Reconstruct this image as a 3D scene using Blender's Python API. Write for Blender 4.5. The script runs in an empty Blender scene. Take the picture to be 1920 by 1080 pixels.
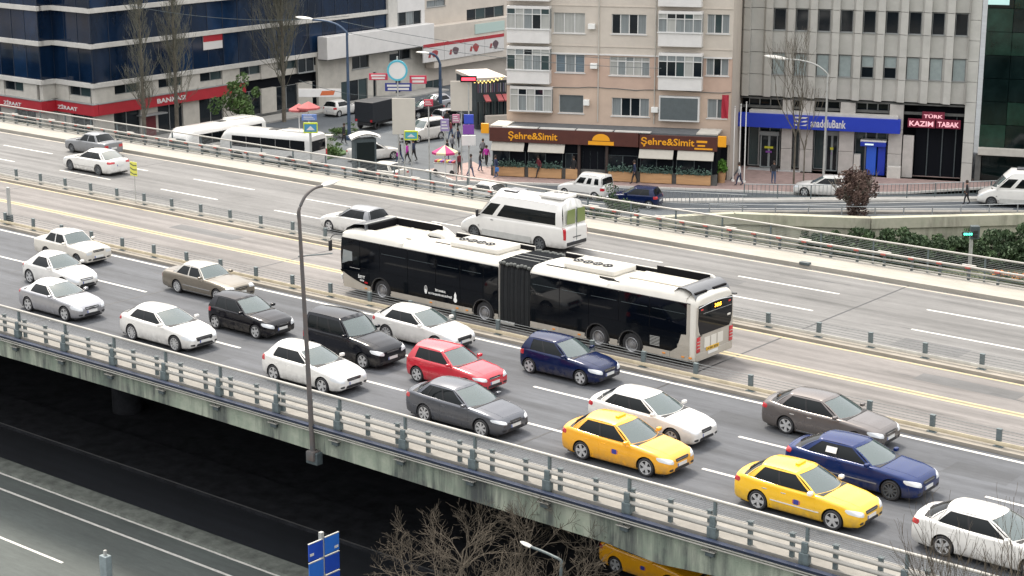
import bpy, bmesh, math, random
from mathutils import Vector, Matrix
from mathutils.bvhtree import BVHTree
PI = math.pi
R_ = math.radians
random.seed(11)
SC = bpy.context.scene
COL = SC.collection

# ------------------------------------------------------------------ camera
CAMZ = 20.0
FPX = 3300.0                       # focal length in pixels of the 1920 wide picture
FWD = Vector((-0.61449581, 0.74954394, -0.24612757))
cam_d = bpy.data.cameras.new('camera')
cam = bpy.data.objects.new('camera', cam_d)
COL.objects.link(cam)
cam.location = (0, 0, CAMZ)
cam.rotation_euler = FWD.to_track_quat('-Z', 'Y').to_euler()
cam_d.sensor_width = 36.0
cam_d.lens = FPX / 1920.0 * 36.0
cam_d.clip_start = 0.5
cam_d.clip_end = 3000.0
SC.camera = cam

# ------------------------------------------------------------------ world, sun, exposure
world = bpy.data.worlds.new('World')
SC.world = world
world.use_nodes = True
wn, wl = world.node_tree.nodes, world.node_tree.links
wn.clear()
w_out = wn.new('ShaderNodeOutputWorld')
w_bg = wn.new('ShaderNodeBackground')
w_sky = wn.new('ShaderNodeTexSky')
w_sky.sky_type = 'NISHITA'
w_sky.sun_disc = False
SUN_EL, SUN_AZ = R_(56), R_(-62)      # azimuth from +Y towards +X
w_sky.sun_elevation = SUN_EL
w_sky.sun_rotation = SUN_AZ
w_sky.air_density = 1.0
w_sky.dust_density = 4.0
w_sky.ozone_density = 1.0
# overcast veil: the standard overcast sky, three times brighter overhead than at the horizon
w_tc = wn.new('ShaderNodeTexCoord'); w_sep = wn.new('ShaderNodeSeparateXYZ'); wl.new(w_tc.outputs['Generated'], w_sep.inputs[0])
w_mx0 = wn.new('ShaderNodeMath'); w_mx0.operation = 'MAXIMUM'; w_mx0.inputs[1].default_value = 0.0; wl.new(w_sep.outputs['Z'], w_mx0.inputs[0])
w_ma = wn.new('ShaderNodeMath'); w_ma.operation = 'MULTIPLY_ADD'; w_ma.inputs[1].default_value = 6.9; w_ma.inputs[2].default_value = 3.1; wl.new(w_mx0.outputs[0], w_ma.inputs[0])
w_cl = wn.new('ShaderNodeMixRGB'); w_cl.blend_type = 'MULTIPLY'; w_cl.inputs['Fac'].default_value = 1; w_cl.inputs['Color1'].default_value = (1.0, 0.985, 0.955, 1); wl.new(w_ma.outputs[0], w_cl.inputs['Color2'])
w_mix = wn.new('ShaderNodeMixRGB')
w_mix.blend_type = 'MIX'
w_mix.inputs['Fac'].default_value = 0.78
wl.new(w_cl.outputs['Color'], w_mix.inputs['Color2'])
wl.new(w_sky.outputs['Color'], w_mix.inputs['Color1'])
wl.new(w_mix.outputs['Color'], w_bg.inputs['Color'])
w_bg.inputs['Strength'].default_value = 0.12
wl.new(w_bg.outputs['Background'], w_out.inputs['Surface'])
sun_d = bpy.data.lights.new('sun', 'SUN')
sun_d.energy = 1.5
sun_d.angle = R_(12)
sun_d.color = (1.0, 0.92, 0.80)
sun = bpy.data.objects.new('sun', sun_d)
COL.objects.link(sun)
sdir = Vector((math.sin(SUN_AZ) * math.cos(SUN_EL), math.cos(SUN_AZ) * math.cos(SUN_EL), math.sin(SUN_EL)))
sun.rotation_euler = sdir.to_track_quat('Z', 'Y').to_euler()
sun.location = (0, 0, 60)
SC.view_settings.view_transform = 'Standard'
SC.view_settings.look = 'None'
SC.view_settings.exposure = 1.5
SC.view_settings.gamma = 1.0
SC.view_settings.use_curve_mapping = False
SC.cycles.max_bounces = 6
SC.cycles.use_denoising = True

# ------------------------------------------------------------------ measuring helpers (where a picture point stands in the world)
_TH = math.asin(0.24612757)
_q = cam.rotation_euler.to_matrix()
def ray(px, py):
    return _q @ Vector(((px - 960) / FPX, (540 - py) / FPX, -1.0))
def at(px, py, z=0.0):
    r = ray(px, py); t = (z - CAMZ) / r.z
    return Vector((r.x * t, r.y * t, z))
def aty(px, py, Y):
    r = ray(px, py); t = Y / r.y
    return Vector((r.x * t, Y, CAMZ + r.z * t))

# ------------------------------------------------------------------ object helpers
def link(name, me, mats=None, parent=None, smooth=False):
    o = bpy.data.objects.new(name, me)
    COL.objects.link(o)
    if parent: o.parent = parent
    if mats is not None:
        if not isinstance(mats, (list, tuple)): mats = [mats]
        if len(me.materials) == 0:
            for m in mats: me.materials.append(m)
    return o
def tag(o, label=None, cat=None, group=None, kind=None):
    if label: o['label'] = label
    if cat: o['category'] = cat
    if group: o['group'] = group
    if kind: o['kind'] = kind
    return o
def thing(name, label, cat, loc=(0, 0, 0), rotz=0.0, group=None):
    o = bpy.data.objects.new(name, None)
    COL.objects.link(o)
    o.empty_display_size = 0.3
    o.location = loc; o.rotation_euler = (0, 0, rotz)
    return tag(o, label, cat, group)
def _kids():
    d = {}
    for o in COL.objects:
        if o.parent: d.setdefault(o.parent.name, []).append(o)
    return d
def dup(root, loc=None, rotz=None, label=None, kids=None):
    kids = kids or _kids()
    def rec(o, par):
        c = o.copy(); COL.objects.link(c)
        if par: c.parent = par
        for ch in kids.get(o.name, []): rec(ch, c)
        return c
    r = rec(root, None)
    if loc is not None: r.location = loc
    if rotz is not None: r.rotation_euler = (0, 0, rotz)
    if label: r['label'] = label
    return r

class MB:
    """collects shapes, makes ONE mesh"""
    def __init__(s): s.v = []; s.f = []; s.m = []; s.cur = 0
    def mat(s, i): s.cur = i; return s
    def add(s, vs, fs):
        b = len(s.v); s.v += [tuple(v) for v in vs]
        for f in fs: s.f.append(tuple(b + i for i in f)); s.m.append(s.cur)
        return s
    def box(s, x0, x1, y0, y1, z0, z1, M=None, ch=0.0):
        if ch > 0:
            # chamfered box
            vs = []; 
            bm = bmesh.new(); bmesh.ops.create_cube(bm, size=1)
            for v in bm.verts:
                v.co = Vector(((x0 + x1) / 2 + v.co.x * (x1 - x0), (y0 + y1) / 2 + v.co.y * (y1 - y0), (z0 + z1) / 2 + v.co.z * (z1 - z0)))
            bmesh.ops.bevel(bm, geom=bm.edges[:], offset=ch, segments=2, affect='EDGES', profile=0.5)
            vs = [(M @ v.co if M else v.co) for v in bm.verts]
            fs = [[v.index for v in f.verts] for f in bm.faces]
            bm.free()
            return s.add(vs, fs)
        vs = [Vector(p) for p in ((x0, y0, z0), (x1, y0, z0), (x1, y1, z0), (x0, y1, z0), (x0, y0, z1), (x1, y0, z1), (x1, y1, z1), (x0, y1, z1))]
        if M: vs = [M @ v for v in vs]
        return s.add(vs, [(0, 3, 2, 1), (4, 5, 6, 7), (0, 1, 5, 4), (1, 2, 6, 5), (2, 3, 7, 6), (3, 0, 4, 7)])
    def tube(s, pts, r, n=8, cap=True, r1=None):
        pts = [Vector(p) for p in pts]; rings = []
        k = len(pts)
        for i, p in enumerate(pts):
            d = (pts[min(i + 1, k - 1)] - pts[max(i - 1, 0)]).normalized()
            a = Vector((0, 0, 1)) if abs(d.z) < 0.9 else Vector((1, 0, 0))
            u = d.cross(a).normalized(); w = d.cross(u)
            rr = r if r1 is None else r + (r1 - r) * i / (k - 1)
            rings.append([p + (u * math.cos(2 * PI * j / n) + w * math.sin(2 * PI * j / n)) * rr for j in range(n)])
        vs = [v for rg in rings for v in rg]; fs = []
        for i in range(k - 1):
            for j in range(n):
                fs.append((i * n + j, (i + 1) * n + j, (i + 1) * n + (j + 1) % n, i * n + (j + 1) % n))
        if cap: fs += [tuple(range(n)), tuple(reversed(range((k - 1) * n, k * n)))]
        return s.add(vs, fs)
    def lathe(s, prof, n=24, axis='Z', c=(0, 0, 0), closed=False):
        """prof: (radius, height) pairs"""
        vs = []; fs = []; k = len(prof); c = Vector(c)
        for r, h in prof:
            for j in range(n):
                a = 2 * PI * j / n
                p = (r * math.cos(a), r * math.sin(a), h)
                if axis == 'Y': p = (p[0], p[2], p[1])
                if axis == 'X': p = (p[2], p[0], p[1])
                vs.append(c + Vector(p))
        for i in range(k - 1 if not closed else k):
            for j in range(n):
                i2 = (i + 1) % k
                f = (i * n + j, i * n + (j + 1) % n, i2 * n + (j + 1) % n, i2 * n + j)
                fs.append(f if axis != 'Y' else f[::-1])
        return s.add(vs, fs)
    def prism(s, poly, z0, z1, axis='Z'):
        """poly: 2D points; extruded along axis"""
        def P(a, b, c):
            return {'Z': (a, b, c), 'Y': (a, c, b), 'X': (c, a, b)}[axis]
        n = len(poly)
        vs = [P(a, b, z0) for a, b in poly] + [P(a, b, z1) for a, b in poly]
        fs = [tuple(range(n))[::-1], tuple(range(n, 2 * n))] + [(i, (i + 1) % n, n + (i + 1) % n, n + i) for i in range(n)]
        return s.add(vs, fs)
    def grid(s, P, flip=False):
        n = len(P); m = len(P[0]); vs = [p for r in P for p in r]; fs = []
        for i in range(n - 1):
            for j in range(m - 1):
                f = (i * m + j, (i + 1) * m + j, (i + 1) * m + j + 1, i * m + j + 1)
                fs.append(f[::-1] if flip else f)
        return s.add(vs, fs)
    def mesh(s, name, mats=None, smooth=False, angle=None, fix=True):
        me = bpy.data.meshes.new(name)
        me.from_pydata(s.v, [], s.f)
        if mats is not None:
            for m in (mats if isinstance(mats, (list, tuple)) else [mats]): me.materials.append(m)
        me.polygons.foreach_set('material_index', s.m)
        if fix:
            bm = bmesh.new(); bm.from_mesh(me)
            bmesh.ops.recalc_face_normals(bm, faces=bm.faces[:])
            bm.to_mesh(me); bm.free()
        if smooth:
            me.polygons.foreach_set('use_smooth', [True] * len(me.polygons))
            me.set_sharp_from_angle(angle=R_(angle if angle else 40))
        me.update()
        return me
    def build(s, name, mats, parent=None, smooth=False, angle=None):
        return link(name, s.mesh(name, mats, smooth, angle), None, parent)

# ------------------------------------------------------------------ materials
MAT = {}
def _pr(m): return m.node_tree.nodes['Principled BSDF']
def mat(name, c, rough=0.6, metal=0.0, var=0.0, scale=3.0, bump=0.0, bscale=40.0, coat=0.0, emit=0.0, spec=None, c2=None, stretch=None, detail=6, trans=0.0):
    if name in MAT: return MAT[name]
    m = bpy.data.materials.new(name); m.use_nodes = True
    nt = m.node_tree; p = _pr(m)
    col = (*c, 1)
    p.inputs['Base Color'].default_value = col
    p.inputs['Roughness'].default_value = rough
    p.inputs['Metallic'].default_value = metal
    if spec is not None: p.inputs['Specular IOR Level'].default_value = spec
    if coat: p.inputs['Coat Weight'].default_value = coat; p.inputs['Coat Roughness'].default_value = 0.06
    if emit:
        p.inputs['Emission Color'].default_value = col; p.inputs['Emission Strength'].default_value = emit
    if trans: p.inputs['Transmission Weight'].default_value = trans
    if var or c2 or bump:
        tc = nt.nodes.new('ShaderNodeTexCoord'); mp = nt.nodes.new('ShaderNodeMapping')
        nt.links.new(tc.outputs['Object'], mp.inputs['Vector'])
        if stretch: mp.inputs['Scale'].default_value = stretch
    if var or c2:
        n1 = nt.nodes.new('ShaderNodeTexNoise'); n1.inputs['Scale'].default_value = scale; n1.inputs['Detail'].default_value = detail; n1.inputs['Roughness'].default_value = 0.65
        nt.links.new(mp.outputs['Vector'], n1.inputs['Vector'])
        rp = nt.nodes.new('ShaderNodeValToRGB')
        rp.color_ramp.elements[0].position = 0.32; rp.color_ramp.elements[1].position = 0.68
        a = tuple(max(0, x * (1 - var)) for x in c); b = c2 if c2 else tuple(x * (1 + var) for x in c)
        rp.color_ramp.elements[0].color = (*a, 1); rp.color_ramp.elements[1].color = (*b, 1)
        nt.links.new(n1.outputs['Fac'], rp.inputs['Fac']); nt.links.new(rp.outputs['Color'], p.inputs['Base Color'])
        mr = nt.nodes.new('ShaderNodeMapRange'); mr.inputs['To Min'].default_value = max(0.02, rough - 0.1 * (var + 0.2)); mr.inputs['To Max'].default_value = min(1, rough + 0.15 * (var + 0.2))
        nt.links.new(n1.outputs['Fac'], mr.inputs['Value']); nt.links.new(mr.outputs['Result'], p.inputs['Roughness'])
    if bump:
        n2 = nt.nodes.new('ShaderNodeTexNoise'); n2.inputs['Scale'].default_value = bscale; n2.inputs['Detail'].default_value = 4
        nt.links.new(mp.outputs['Vector'], n2.inputs['Vector'])
        bp = nt.nodes.new('ShaderNodeBump'); bp.inputs['Strength'].default_value = bump; bp.inputs['Distance'].default_value = 0.02
        nt.links.new(n2.outputs['Fac'], bp.inputs['Height']); nt.links.new(bp.outputs['Normal'], p.inputs['Normal'])
    MAT[name] = m
    return m

def asphalt(name, base, streak=0.35, patch=0.25, lane=None):
    """worn asphalt: fine aggregate, wheel-track streaks along X, soft larger patches, hairline tar marks"""
    m = bpy.data.materials.new(name); m.use_nodes = True; MAT[name] = m
    nt = m.node_tree; p = _pr(m); N = nt.nodes.new; L = nt.links.new
    tc = N('ShaderNodeTexCoord')
    def noise(sc, st, det=5, rough=0.6):
        mp = N('ShaderNodeMapping'); mp.inputs['Scale'].default_value = st
        L(tc.outputs['Object'], mp.inputs['Vector'])
        n = N('ShaderNodeTexNoise'); n.inputs['Scale'].default_value = sc; n.inputs['Detail'].default_value = det; n.inputs['Roughness'].default_value = rough
        L(mp.outputs['Vector'], n.inputs['Vector']); return n
    a = noise(1.0, (0.035, 1.3, 1)); b = noise(0.35, (0.5, 1, 1)); c = noise(90, (1, 1, 1), 2); d = noise(6, (0.25, 1, 1), 8, 0.75)
    def rng(n, lo, hi, f0=0.3, f1=0.7):
        r = N('ShaderNodeMapRange'); r.inputs['From Min'].default_value = f0; r.inputs['From Max'].default_value = f1
        r.inputs['To Min'].default_value = lo; r.inputs['To Max'].default_value = hi; L(n.outputs['Fac'], r.inputs['Value']); return r
    ra = rng(a, 1 - streak / 2, 1 + streak / 2); rb = rng(b, 1 - patch / 2, 1 + patch / 2); rc = rng(c, 0.72, 1.28); rd = rng(d, 0.84, 1.12)
    def mul(x, y):
        q = N('ShaderNodeMath'); q.operation = 'MULTIPLY'; L(x.outputs[0], q.inputs[0]); L(y.outputs[0], q.inputs[1]); return q
    t = mul(mul(ra, rb), mul(rc, rd))
    if lane:                      # oil drips along lane middles, rubber in the wheel paths
        sp = N('ShaderNodeSeparateXYZ'); L(tc.outputs['Object'], sp.inputs[0])
        a0 = N('ShaderNodeMath'); a0.operation = 'SUBTRACT'; L(sp.outputs['Y'], a0.inputs[0]); a0.inputs[1].default_value = lane[0]
        pg = N('ShaderNodeMath'); pg.operation = 'PINGPONG'; pg.inputs[1].default_value = lane[1] / 2; L(a0.outputs[0], pg.inputs[0])
        oil = N('ShaderNodeMapRange'); oil.inputs['From Min'].default_value = lane[1] / 2 - .45; oil.inputs['From Max'].default_value = lane[1] / 2; oil.inputs['To Min'].default_value = 0; oil.inputs['To Max'].default_value = .42; L(pg.outputs[0], oil.inputs['Value'])
        w0 = N('ShaderNodeMath'); w0.operation = 'SUBTRACT'; L(pg.outputs[0], w0.inputs[0]); w0.inputs[1].default_value = .85
        w1 = N('ShaderNodeMath'); w1.operation = 'ABSOLUTE'; L(w0.outputs[0], w1.inputs[0])
        wt = N('ShaderNodeMapRange'); wt.inputs['From Min'].default_value = 0; wt.inputs['From Max'].default_value = .42; wt.inputs['To Min'].default_value = .24; wt.inputs['To Max'].default_value = 0; L(w1.outputs[0], wt.inputs['Value'])
        mxw = N('ShaderNodeMath'); mxw.operation = 'MAXIMUM'; L(oil.outputs[0], mxw.inputs[0]); L(wt.outputs[0], mxw.inputs[1])
        e = noise(1.0, (.16, .8, 1), 6, .7); re = rng(e, 0, 1.3, .38, .68)
        pm = N('ShaderNodeMath'); pm.operation = 'MULTIPLY'; L(mxw.outputs[0], pm.inputs[0]); L(re.outputs[0], pm.inputs[1])
        inv = N('ShaderNodeMath'); inv.operation = 'SUBTRACT'; inv.inputs[0].default_value = 1.0; L(pm.outputs[0], inv.inputs[1])
        t = mul(t, inv)
    mx = N('ShaderNodeMixRGB'); mx.blend_type = 'MULTIPLY'; mx.inputs['Fac'].default_value = 1
    mx.inputs['Color1'].default_value = (*base, 1); L(t.outputs[0], mx.inputs['Color2']); L(mx.outputs['Color'], p.inputs['Base Color'])
    p.inputs['Roughness'].default_value = 0.78
    p.inputs['Specular IOR Level'].default_value = 0.35
    bp = N('ShaderNodeBump'); bp.inputs['Strength'].default_value = 0.35; bp.inputs['Distance'].default_value = 0.01
    L(c.outputs['Fac'], bp.inputs['Height']); L(bp.outputs['Normal'], p.inputs['Normal'])
    return m

def stained(name, base, stain, sx=0.5, sz=0.08, lo=0.42, hi=0.62, green=None, drips=None):
    """concrete with vertical rain streaks that run down from the top edge"""
    m = bpy.data.materials.new(name); m.use_nodes = True; MAT[name] = m
    nt = m.node_tree; p = _pr(m); N = nt.nodes.new; L = nt.links.new
    tc = N('ShaderNodeTexCoord')
    def noise(sc, st, det=6):
        mp = N('ShaderNodeMapping'); mp.inputs['Scale'].default_value = st
        L(tc.outputs['Object'], mp.inputs['Vector'])
        n = N('ShaderNodeTexNoise'); n.inputs['Scale'].default_value = sc; n.inputs['Detail'].default_value = det; n.inputs['Roughness'].default_value = 0.62
        L(mp.outputs['Vector'], n.inputs['Vector']); return n
    s1 = noise(1.0, (sx, sx, sz)); s2 = noise(3.0, (sx * 2, sx * 2, sz * 2)); s3 = noise(1.5, (1, 1, 1)); s4 = noise(30, (1, 1, 1), 3)
    ad = N('ShaderNodeMath'); ad.operation = 'MULTIPLY_ADD'; ad.inputs[1].default_value = 0.45
    L(s2.outputs['Fac'], ad.inputs[0]); L(s1.outputs['Fac'], ad.inputs[2])
    r = N('ShaderNodeMapRange'); r.inputs['From Min'].default_value = lo + 0.22; r.inputs['From Max'].default_value = hi + 0.24; L(ad.outputs[0], r.inputs['Value'])
    mx = N('ShaderNodeMixRGB'); mx.inputs['Color1'].default_value = (*base, 1); mx.inputs['Color2'].default_value = (*stain, 1); L(r.outputs[0], mx.inputs['Fac'])
    g = N('ShaderNodeMapRange'); g.inputs['From Min'].default_value = 0.4; g.inputs['From Max'].default_value = 0.65; L(s3.outputs['Fac'], g.inputs['Value'])
    m2 = N('ShaderNodeMixRGB'); m2.inputs['Color2'].default_value = (*(green or base), 1)
    gm = N('ShaderNodeMath'); gm.operation = 'MULTIPLY'; gm.inputs[1].default_value = 0.6; L(g.outputs[0], gm.inputs[0]); L(gm.outputs[0], m2.inputs['Fac'])
    L(mx.outputs['Color'], m2.inputs['Color1']); L(m2.outputs['Color'], p.inputs['Base Color'])
    if drips:                       # rust and soot run-off below fixings that repeat along X
        sp = N('ShaderNodeSeparateXYZ'); L(tc.outputs['Object'], sp.inputs[0])
        wob = N('ShaderNodeMath'); wob.operation = 'MULTIPLY_ADD'; wob.inputs[1].default_value = .9; L(s3.outputs['Fac'], wob.inputs[0]); L(sp.outputs['X'], wob.inputs[2])
        a = N('ShaderNodeMath'); a.operation = 'SUBTRACT'; L(wob.outputs[0], a.inputs[0]); a.inputs[1].default_value = drips[0] + .45
        pp = N('ShaderNodeMath'); pp.operation = 'PINGPONG'; pp.inputs[1].default_value = drips[1] / 2; L(a.outputs[0], pp.inputs[0])
        mr = N('ShaderNodeMapRange'); mr.inputs['From Min'].default_value = .12; mr.inputs['From Max'].default_value = .62; mr.inputs['To Min'].default_value = .85; mr.inputs['To Max'].default_value = 0; L(pp.outputs[0], mr.inputs['Value'])
        nm = N('ShaderNodeMath'); nm.operation = 'MULTIPLY'; L(mr.outputs[0], nm.inputs[0]); 
        bb = N('ShaderNodeMapRange'); bb.inputs['From Min'].default_value = .3; bb.inputs['From Max'].default_value = .6; bb.inputs['To Min'].default_value = .25; L(s2.outputs['Fac'], bb.inputs['Value']); L(bb.outputs[0], nm.inputs[1])
        m3 = N('ShaderNodeMixRGB'); m3.inputs['Color2'].default_value = (*stain, 1); L(nm.outputs[0], m3.inputs['Fac']); L(m2.outputs['Color'], m3.inputs['Color1']); L(m3.outputs['Color'], p.inputs['Base Color'])
    p.inputs['Roughness'].default_value = 0.85
    bp = N('ShaderNodeBump'); bp.inputs['Strength'].default_value = 0.3; bp.inputs['Distance'].default_value = 0.02
    L(s4.outputs['Fac'], bp.inputs['Height']); L(bp.outputs['Normal'], p.inputs['Normal'])
    return m

ASPH_NEAR = asphalt('asphalt_near', (0.080, 0.084, 0.093), 0.50, 0.35, lane=(49.72, 3.5))
ASPH_BUS = asphalt('asphalt_busway', (0.166, 0.154, 0.147), 0.55, 0.25, lane=(58.14, 3.4))
ASPH_FAR = asphalt('asphalt_far', (0.142, 0.139, 0.136), 0.45, 0.32, lane=(66.15, 3.4))
ASPH_LOW = asphalt('asphalt_low', (0.078, 0.088, 0.084), 0.35, 0.35)
ASPH_ST = asphalt('asphalt_street', (0.085, 0.095, 0.105), 0.2, 0.3)
CONC = mat('concrete', (0.22, 0.208, 0.188), 0.85, var=0.16, scale=1.6, bump=0.25, bscale=25)
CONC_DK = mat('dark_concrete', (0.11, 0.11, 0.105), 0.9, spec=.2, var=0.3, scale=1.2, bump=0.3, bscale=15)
KERB = mat('kerb_stone', (0.26, 0.235, 0.20), 0.85, var=0.2, scale=2.5, bump=0.25, bscale=30, stretch=(0.3, 1, 1))
GIRD = stained('girder_concrete', (0.33, 0.355, 0.285), (0.05, 0.055, 0.055), 0.55, 0.07, 0.44, 0.60, green=(0.17, 0.215, 0.165), drips=(-78.6, 3.1))
PAINTW = mat('road_paint_white', (0.54, 0.525, 0.49), 0.7, var=0.30, scale=9, stretch=(0.4, 1.5, 1))
PAINTY = mat('road_paint_yellow', (0.42, 0.345, 0.20), 0.7, var=0.2, scale=9, stretch=(0.4, 1.5, 1))
GALV = mat('galvanised_steel', (0.42, 0.42, 0.40), 0.5, metal=0.35, var=0.15, scale=4)
RAILW = mat('rail_paint', (0.33, 0.315, 0.285), 0.45, var=0.1, scale=3)
WIREG = mat('grey_wire', (0.20, 0.21, 0.21), 0.5, metal=0.4, var=0.2, scale=5)
POSTG = mat('post_grey_green', (0.10, 0.125, 0.13), 0.55, var=0.25, scale=6)
POSTD = mat('post_dark', (0.055, 0.07, 0.075), 0.55, var=0.25, scale=6)
BLUEP = mat('blue_duct', (0.012, 0.02, 0.045), 0.45, var=0.25, scale=2)
RUSTY = mat('rusty_pole', (0.10, 0.105, 0.11), 0.6, var=0.3, scale=3, c2=(0.11, 0.085, 0.075))
RUBBER = mat('tyre_rubber', (0.022, 0.022, 0.024), 0.75, var=0.2, scale=8)
RIM = mat('alloy_rim', (0.60, 0.60, 0.60), 0.38, metal=0.6)
RIMD = mat('dark_rim', (0.16, 0.17, 0.18), 0.35, metal=0.7)
BLACKP = mat('black_plastic', (0.018, 0.018, 0.02), 0.45, var=0.15, scale=6)
GLASSD = mat('side_glass', (0.006, 0.008, 0.009), 0.05, spec=0.22)
GLASSW = mat('windscreen_glass', (0.075, 0.105, 0.105), 0.06, spec=0.9, coat=0.6)
GLASSW.node_tree.nodes['Principled BSDF'].inputs['Alpha'].default_value = 0.80
HEADL = mat('headlamp_glass', (0.62, 0.64, 0.66), 0.08, coat=1.0)
TAILR = mat('tail_lamp_red', (0.42, 0.012, 0.02), 0.15, coat=0.8)
AMBER = mat('amber_lamp', (0.70, 0.25, 0.03), 0.2, coat=0.6)
CHROME = mat('chrome_trim', (0.75, 0.75, 0.75), 0.15, metal=1.0)
PILLB = mat('pillar_black', (0.01, 0.01, 0.011), .15, spec=.3)
SEATM = mat('seat_fabric', (0.10, 0.10, 0.105), .8, var=.2, scale=5)
TRIMD = mat('cabin_trim', (0.02, 0.02, 0.022), .7)
DUSKA = asphalt('shade_toned_asphalt', (0.012, 0.014, 0.018), .4, .4)  # near-black: the shade under the deck is put into the asphalt colour
SHADEC = mat('shade_toned_concrete', (0.020, 0.021, 0.024), .95, spec=.1, var=.4, scale=1.5)  # under-deck shade put into the concrete colour of ground, beams and pier
PLATE = mat('plate_white', (0.62, 0.62, 0.60), 0.5)
PLATEB = mat('plate_blue', (0.02, 0.05, 0.30), 0.5)
WHITEP = mat('white_plastic', (0.74, 0.73, 0.70), 0.4)

def text_mesh(body, size, extrude=0.01, bold=0.0):
    cu = bpy.data.curves.new('lettering', 'FONT')
    cu.body = body; cu.size = size; cu.extrude = extrude; cu.offset = bold
    cu.align_x = 'CENTER'; cu.align_y = 'CENTER'; cu.resolution_u = 2
    o = bpy.data.objects.new('lettering', cu); COL.objects.link(o)
    dg = bpy.context.evaluated_depsgraph_get()
    me = bpy.data.meshes.new_from_object(o.evaluated_get(dg))
    bpy.data.objects.remove(o)
    return me
def text(body, width, height, M, m, parent, name='lettering', bold=0.0, extrude=0.012):
    """flat letters in local XY fitted to width x height, placed by matrix M"""
    me = text_mesh(body, 1.0, extrude, bold)
    xs = [v.co.x for v in me.vertices]; ys = [v.co.y for v in me.vertices]
    cx, cy = (min(xs) + max(xs)) / 2, (min(ys) + max(ys)) / 2
    sx, sy = width / (max(xs) - min(xs)), height / (max(ys) - min(ys))
    for v in me.vertices:
        v.co = M @ Vector(((v.co.x - cx) * sx, (v.co.y - cy) * sy, v.co.z))
    me.materials.clear()
    return link(name, me, m, parent)
# ================================================================== THE SETTING
PAVE = mat('pink_paving', (0.30, 0.215, 0.195), 0.85, var=0.18, scale=2.2, bump=0.2, bscale=12)
PAVG = mat('grey_paving', (0.30, 0.29, 0.27), 0.85, var=0.18, scale=1.5, bump=0.2, bscale=12)
SOIL = mat('soil', (0.085, 0.075, 0.055), 0.95, var=0.35, scale=1.5, c2=(0.10, 0.12, 0.06), bump=0.4, bscale=9)
GRASS = mat('grass', (0.050, 0.095, 0.030), 0.95, var=0.4, scale=3.0, bump=0.5, bscale=30)
def sheet(name, pts, z, m, th=0.0):
    b = MB()
    if th: b.prism(pts, z - th, z)
    else: b.add([(x, y, z) for x, y in pts], [tuple(range(len(pts)))])
    return tag(b.build(name, m), kind='structure')
def strip(name, x0, x1, y0, y1, z, m, th=0.0): return sheet(name, [(x0, y0), (x1, y0), (x1, y1), (x0, y1)], z, m, th)

LOW = -7.0; FARZ = -5.0; SUNK = -6.5
strip('lower_ground', -500, 400, -300, 60, LOW, ASPH_LOW)
sheet('far_street', [(-700, 60), (-70, 60), (-68, 90), (-61.7, 98.7), (-53.9, 103.2), (-46.5, 110.8), (-20, 137.2), (400, 545), (400, 700), (-700, 700)], FARZ, ASPH_ST)
sheet('sunken_ground', [(-70.2, 60), (400, 60), (400, 545.5), (-20, 137.7), (-46.8, 111.3), (-54.2, 103.7), (-62, 99.2), (-68.5, 90.4)], SUNK, SOIL)
b = MB(); b.box(-500, 400, 59.6, 60.2, LOW - .5, -.6); b.build('light_block_wall', SHADEC); tag(bpy.data.objects['light_block_wall'], kind='structure')  # ground step wall, raised unseen up to the deck to shut out far-side light

# deck of the overpass
DX0, DX1 = -260, 70
b = MB()
b.box(DX0, DX1, 41.3, 76.2, -0.55, -0.012)
b.build('bridge_deck', CONC); tag(bpy.data.objects['bridge_deck'], kind='structure')
strip('near_carriageway', DX0, DX1, 42.85, 53.72, 0.0, ASPH_NEAR, .02)
strip('busway', DX0, DX1, 54.5, 61.75, 0.0, ASPH_BUS, .02)
strip('far_carriageway', DX0, DX1, 62.62, 72.9, 0.0, ASPH_FAR, .02)
strip('near_kerb_strip', DX0, DX1, 41.32, 42.85, 0.12, CONC, .14)
strip('near_median_kerb', DX0, DX1, 53.72, 54.5, 0.13, KERB, .15)
strip('far_median_kerb', DX0, DX1, 61.75, 62.62, 0.13, KERB, .15)
strip('far_kerb', DX0, DX1, 72.9, 74.75, 0.20, mat('pale_kerb', (0.295, 0.275, 0.24), 0.85, var=0.14, scale=2.5, bump=0.25, bscale=25, stretch=(0.3, 1, 1)), .22)

# painted lines (worn)
def line(name, x0, x1, y, w, m, z=0.004, parent=None):
    b = MB(); b.box(x0, x1, y - w / 2, y + w / 2, z - .003, z)
    o = b.build(name, m, parent); 
    if not parent: tag(o, kind='structure')
    return o
line('lane_edge_line', DX0, DX1, 53.40, .15, PAINTW)
line('lane_edge_line', DX0, DX1, 43.05, .12, PAINTW)
line('yellow_edge_line', DX0, DX1, 54.66, .14, PAINTY)
line('yellow_edge_line', DX0, DX1, 61.58, .14, PAINTY)
line('yellow_centre_line', DX0, DX1, 57.98, .12, PAINTY)
line('yellow_centre_line', DX0, DX1, 58.30, .12, PAINTY)
b = MB(); b.box(DX0, DX1, 58.05, 58.23, .001, .003); tag(b.build('centre_stripe_ground', mat('worn_olive', (0.20, 0.175, 0.115), .8, var=.2, scale=6, stretch=(.3, 1, 1))), kind='structure')
line('lane_edge_line', DX0, DX1, 62.92, .15, PAINTW)
line('lane_edge_line', DX0, DX1, 72.62, .15, mat('kerb_dust', (0.38, 0.34, 0.28), .85, var=.25, scale=5, stretch=(.3, 1, 1)))
def dashes(y, phase, period, length, x0, x1, w=.14):
    x = x0 + phase
    while x < x1:
        line('lane_dash', x, x + length, y, w, PAINTW); x += period
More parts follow.
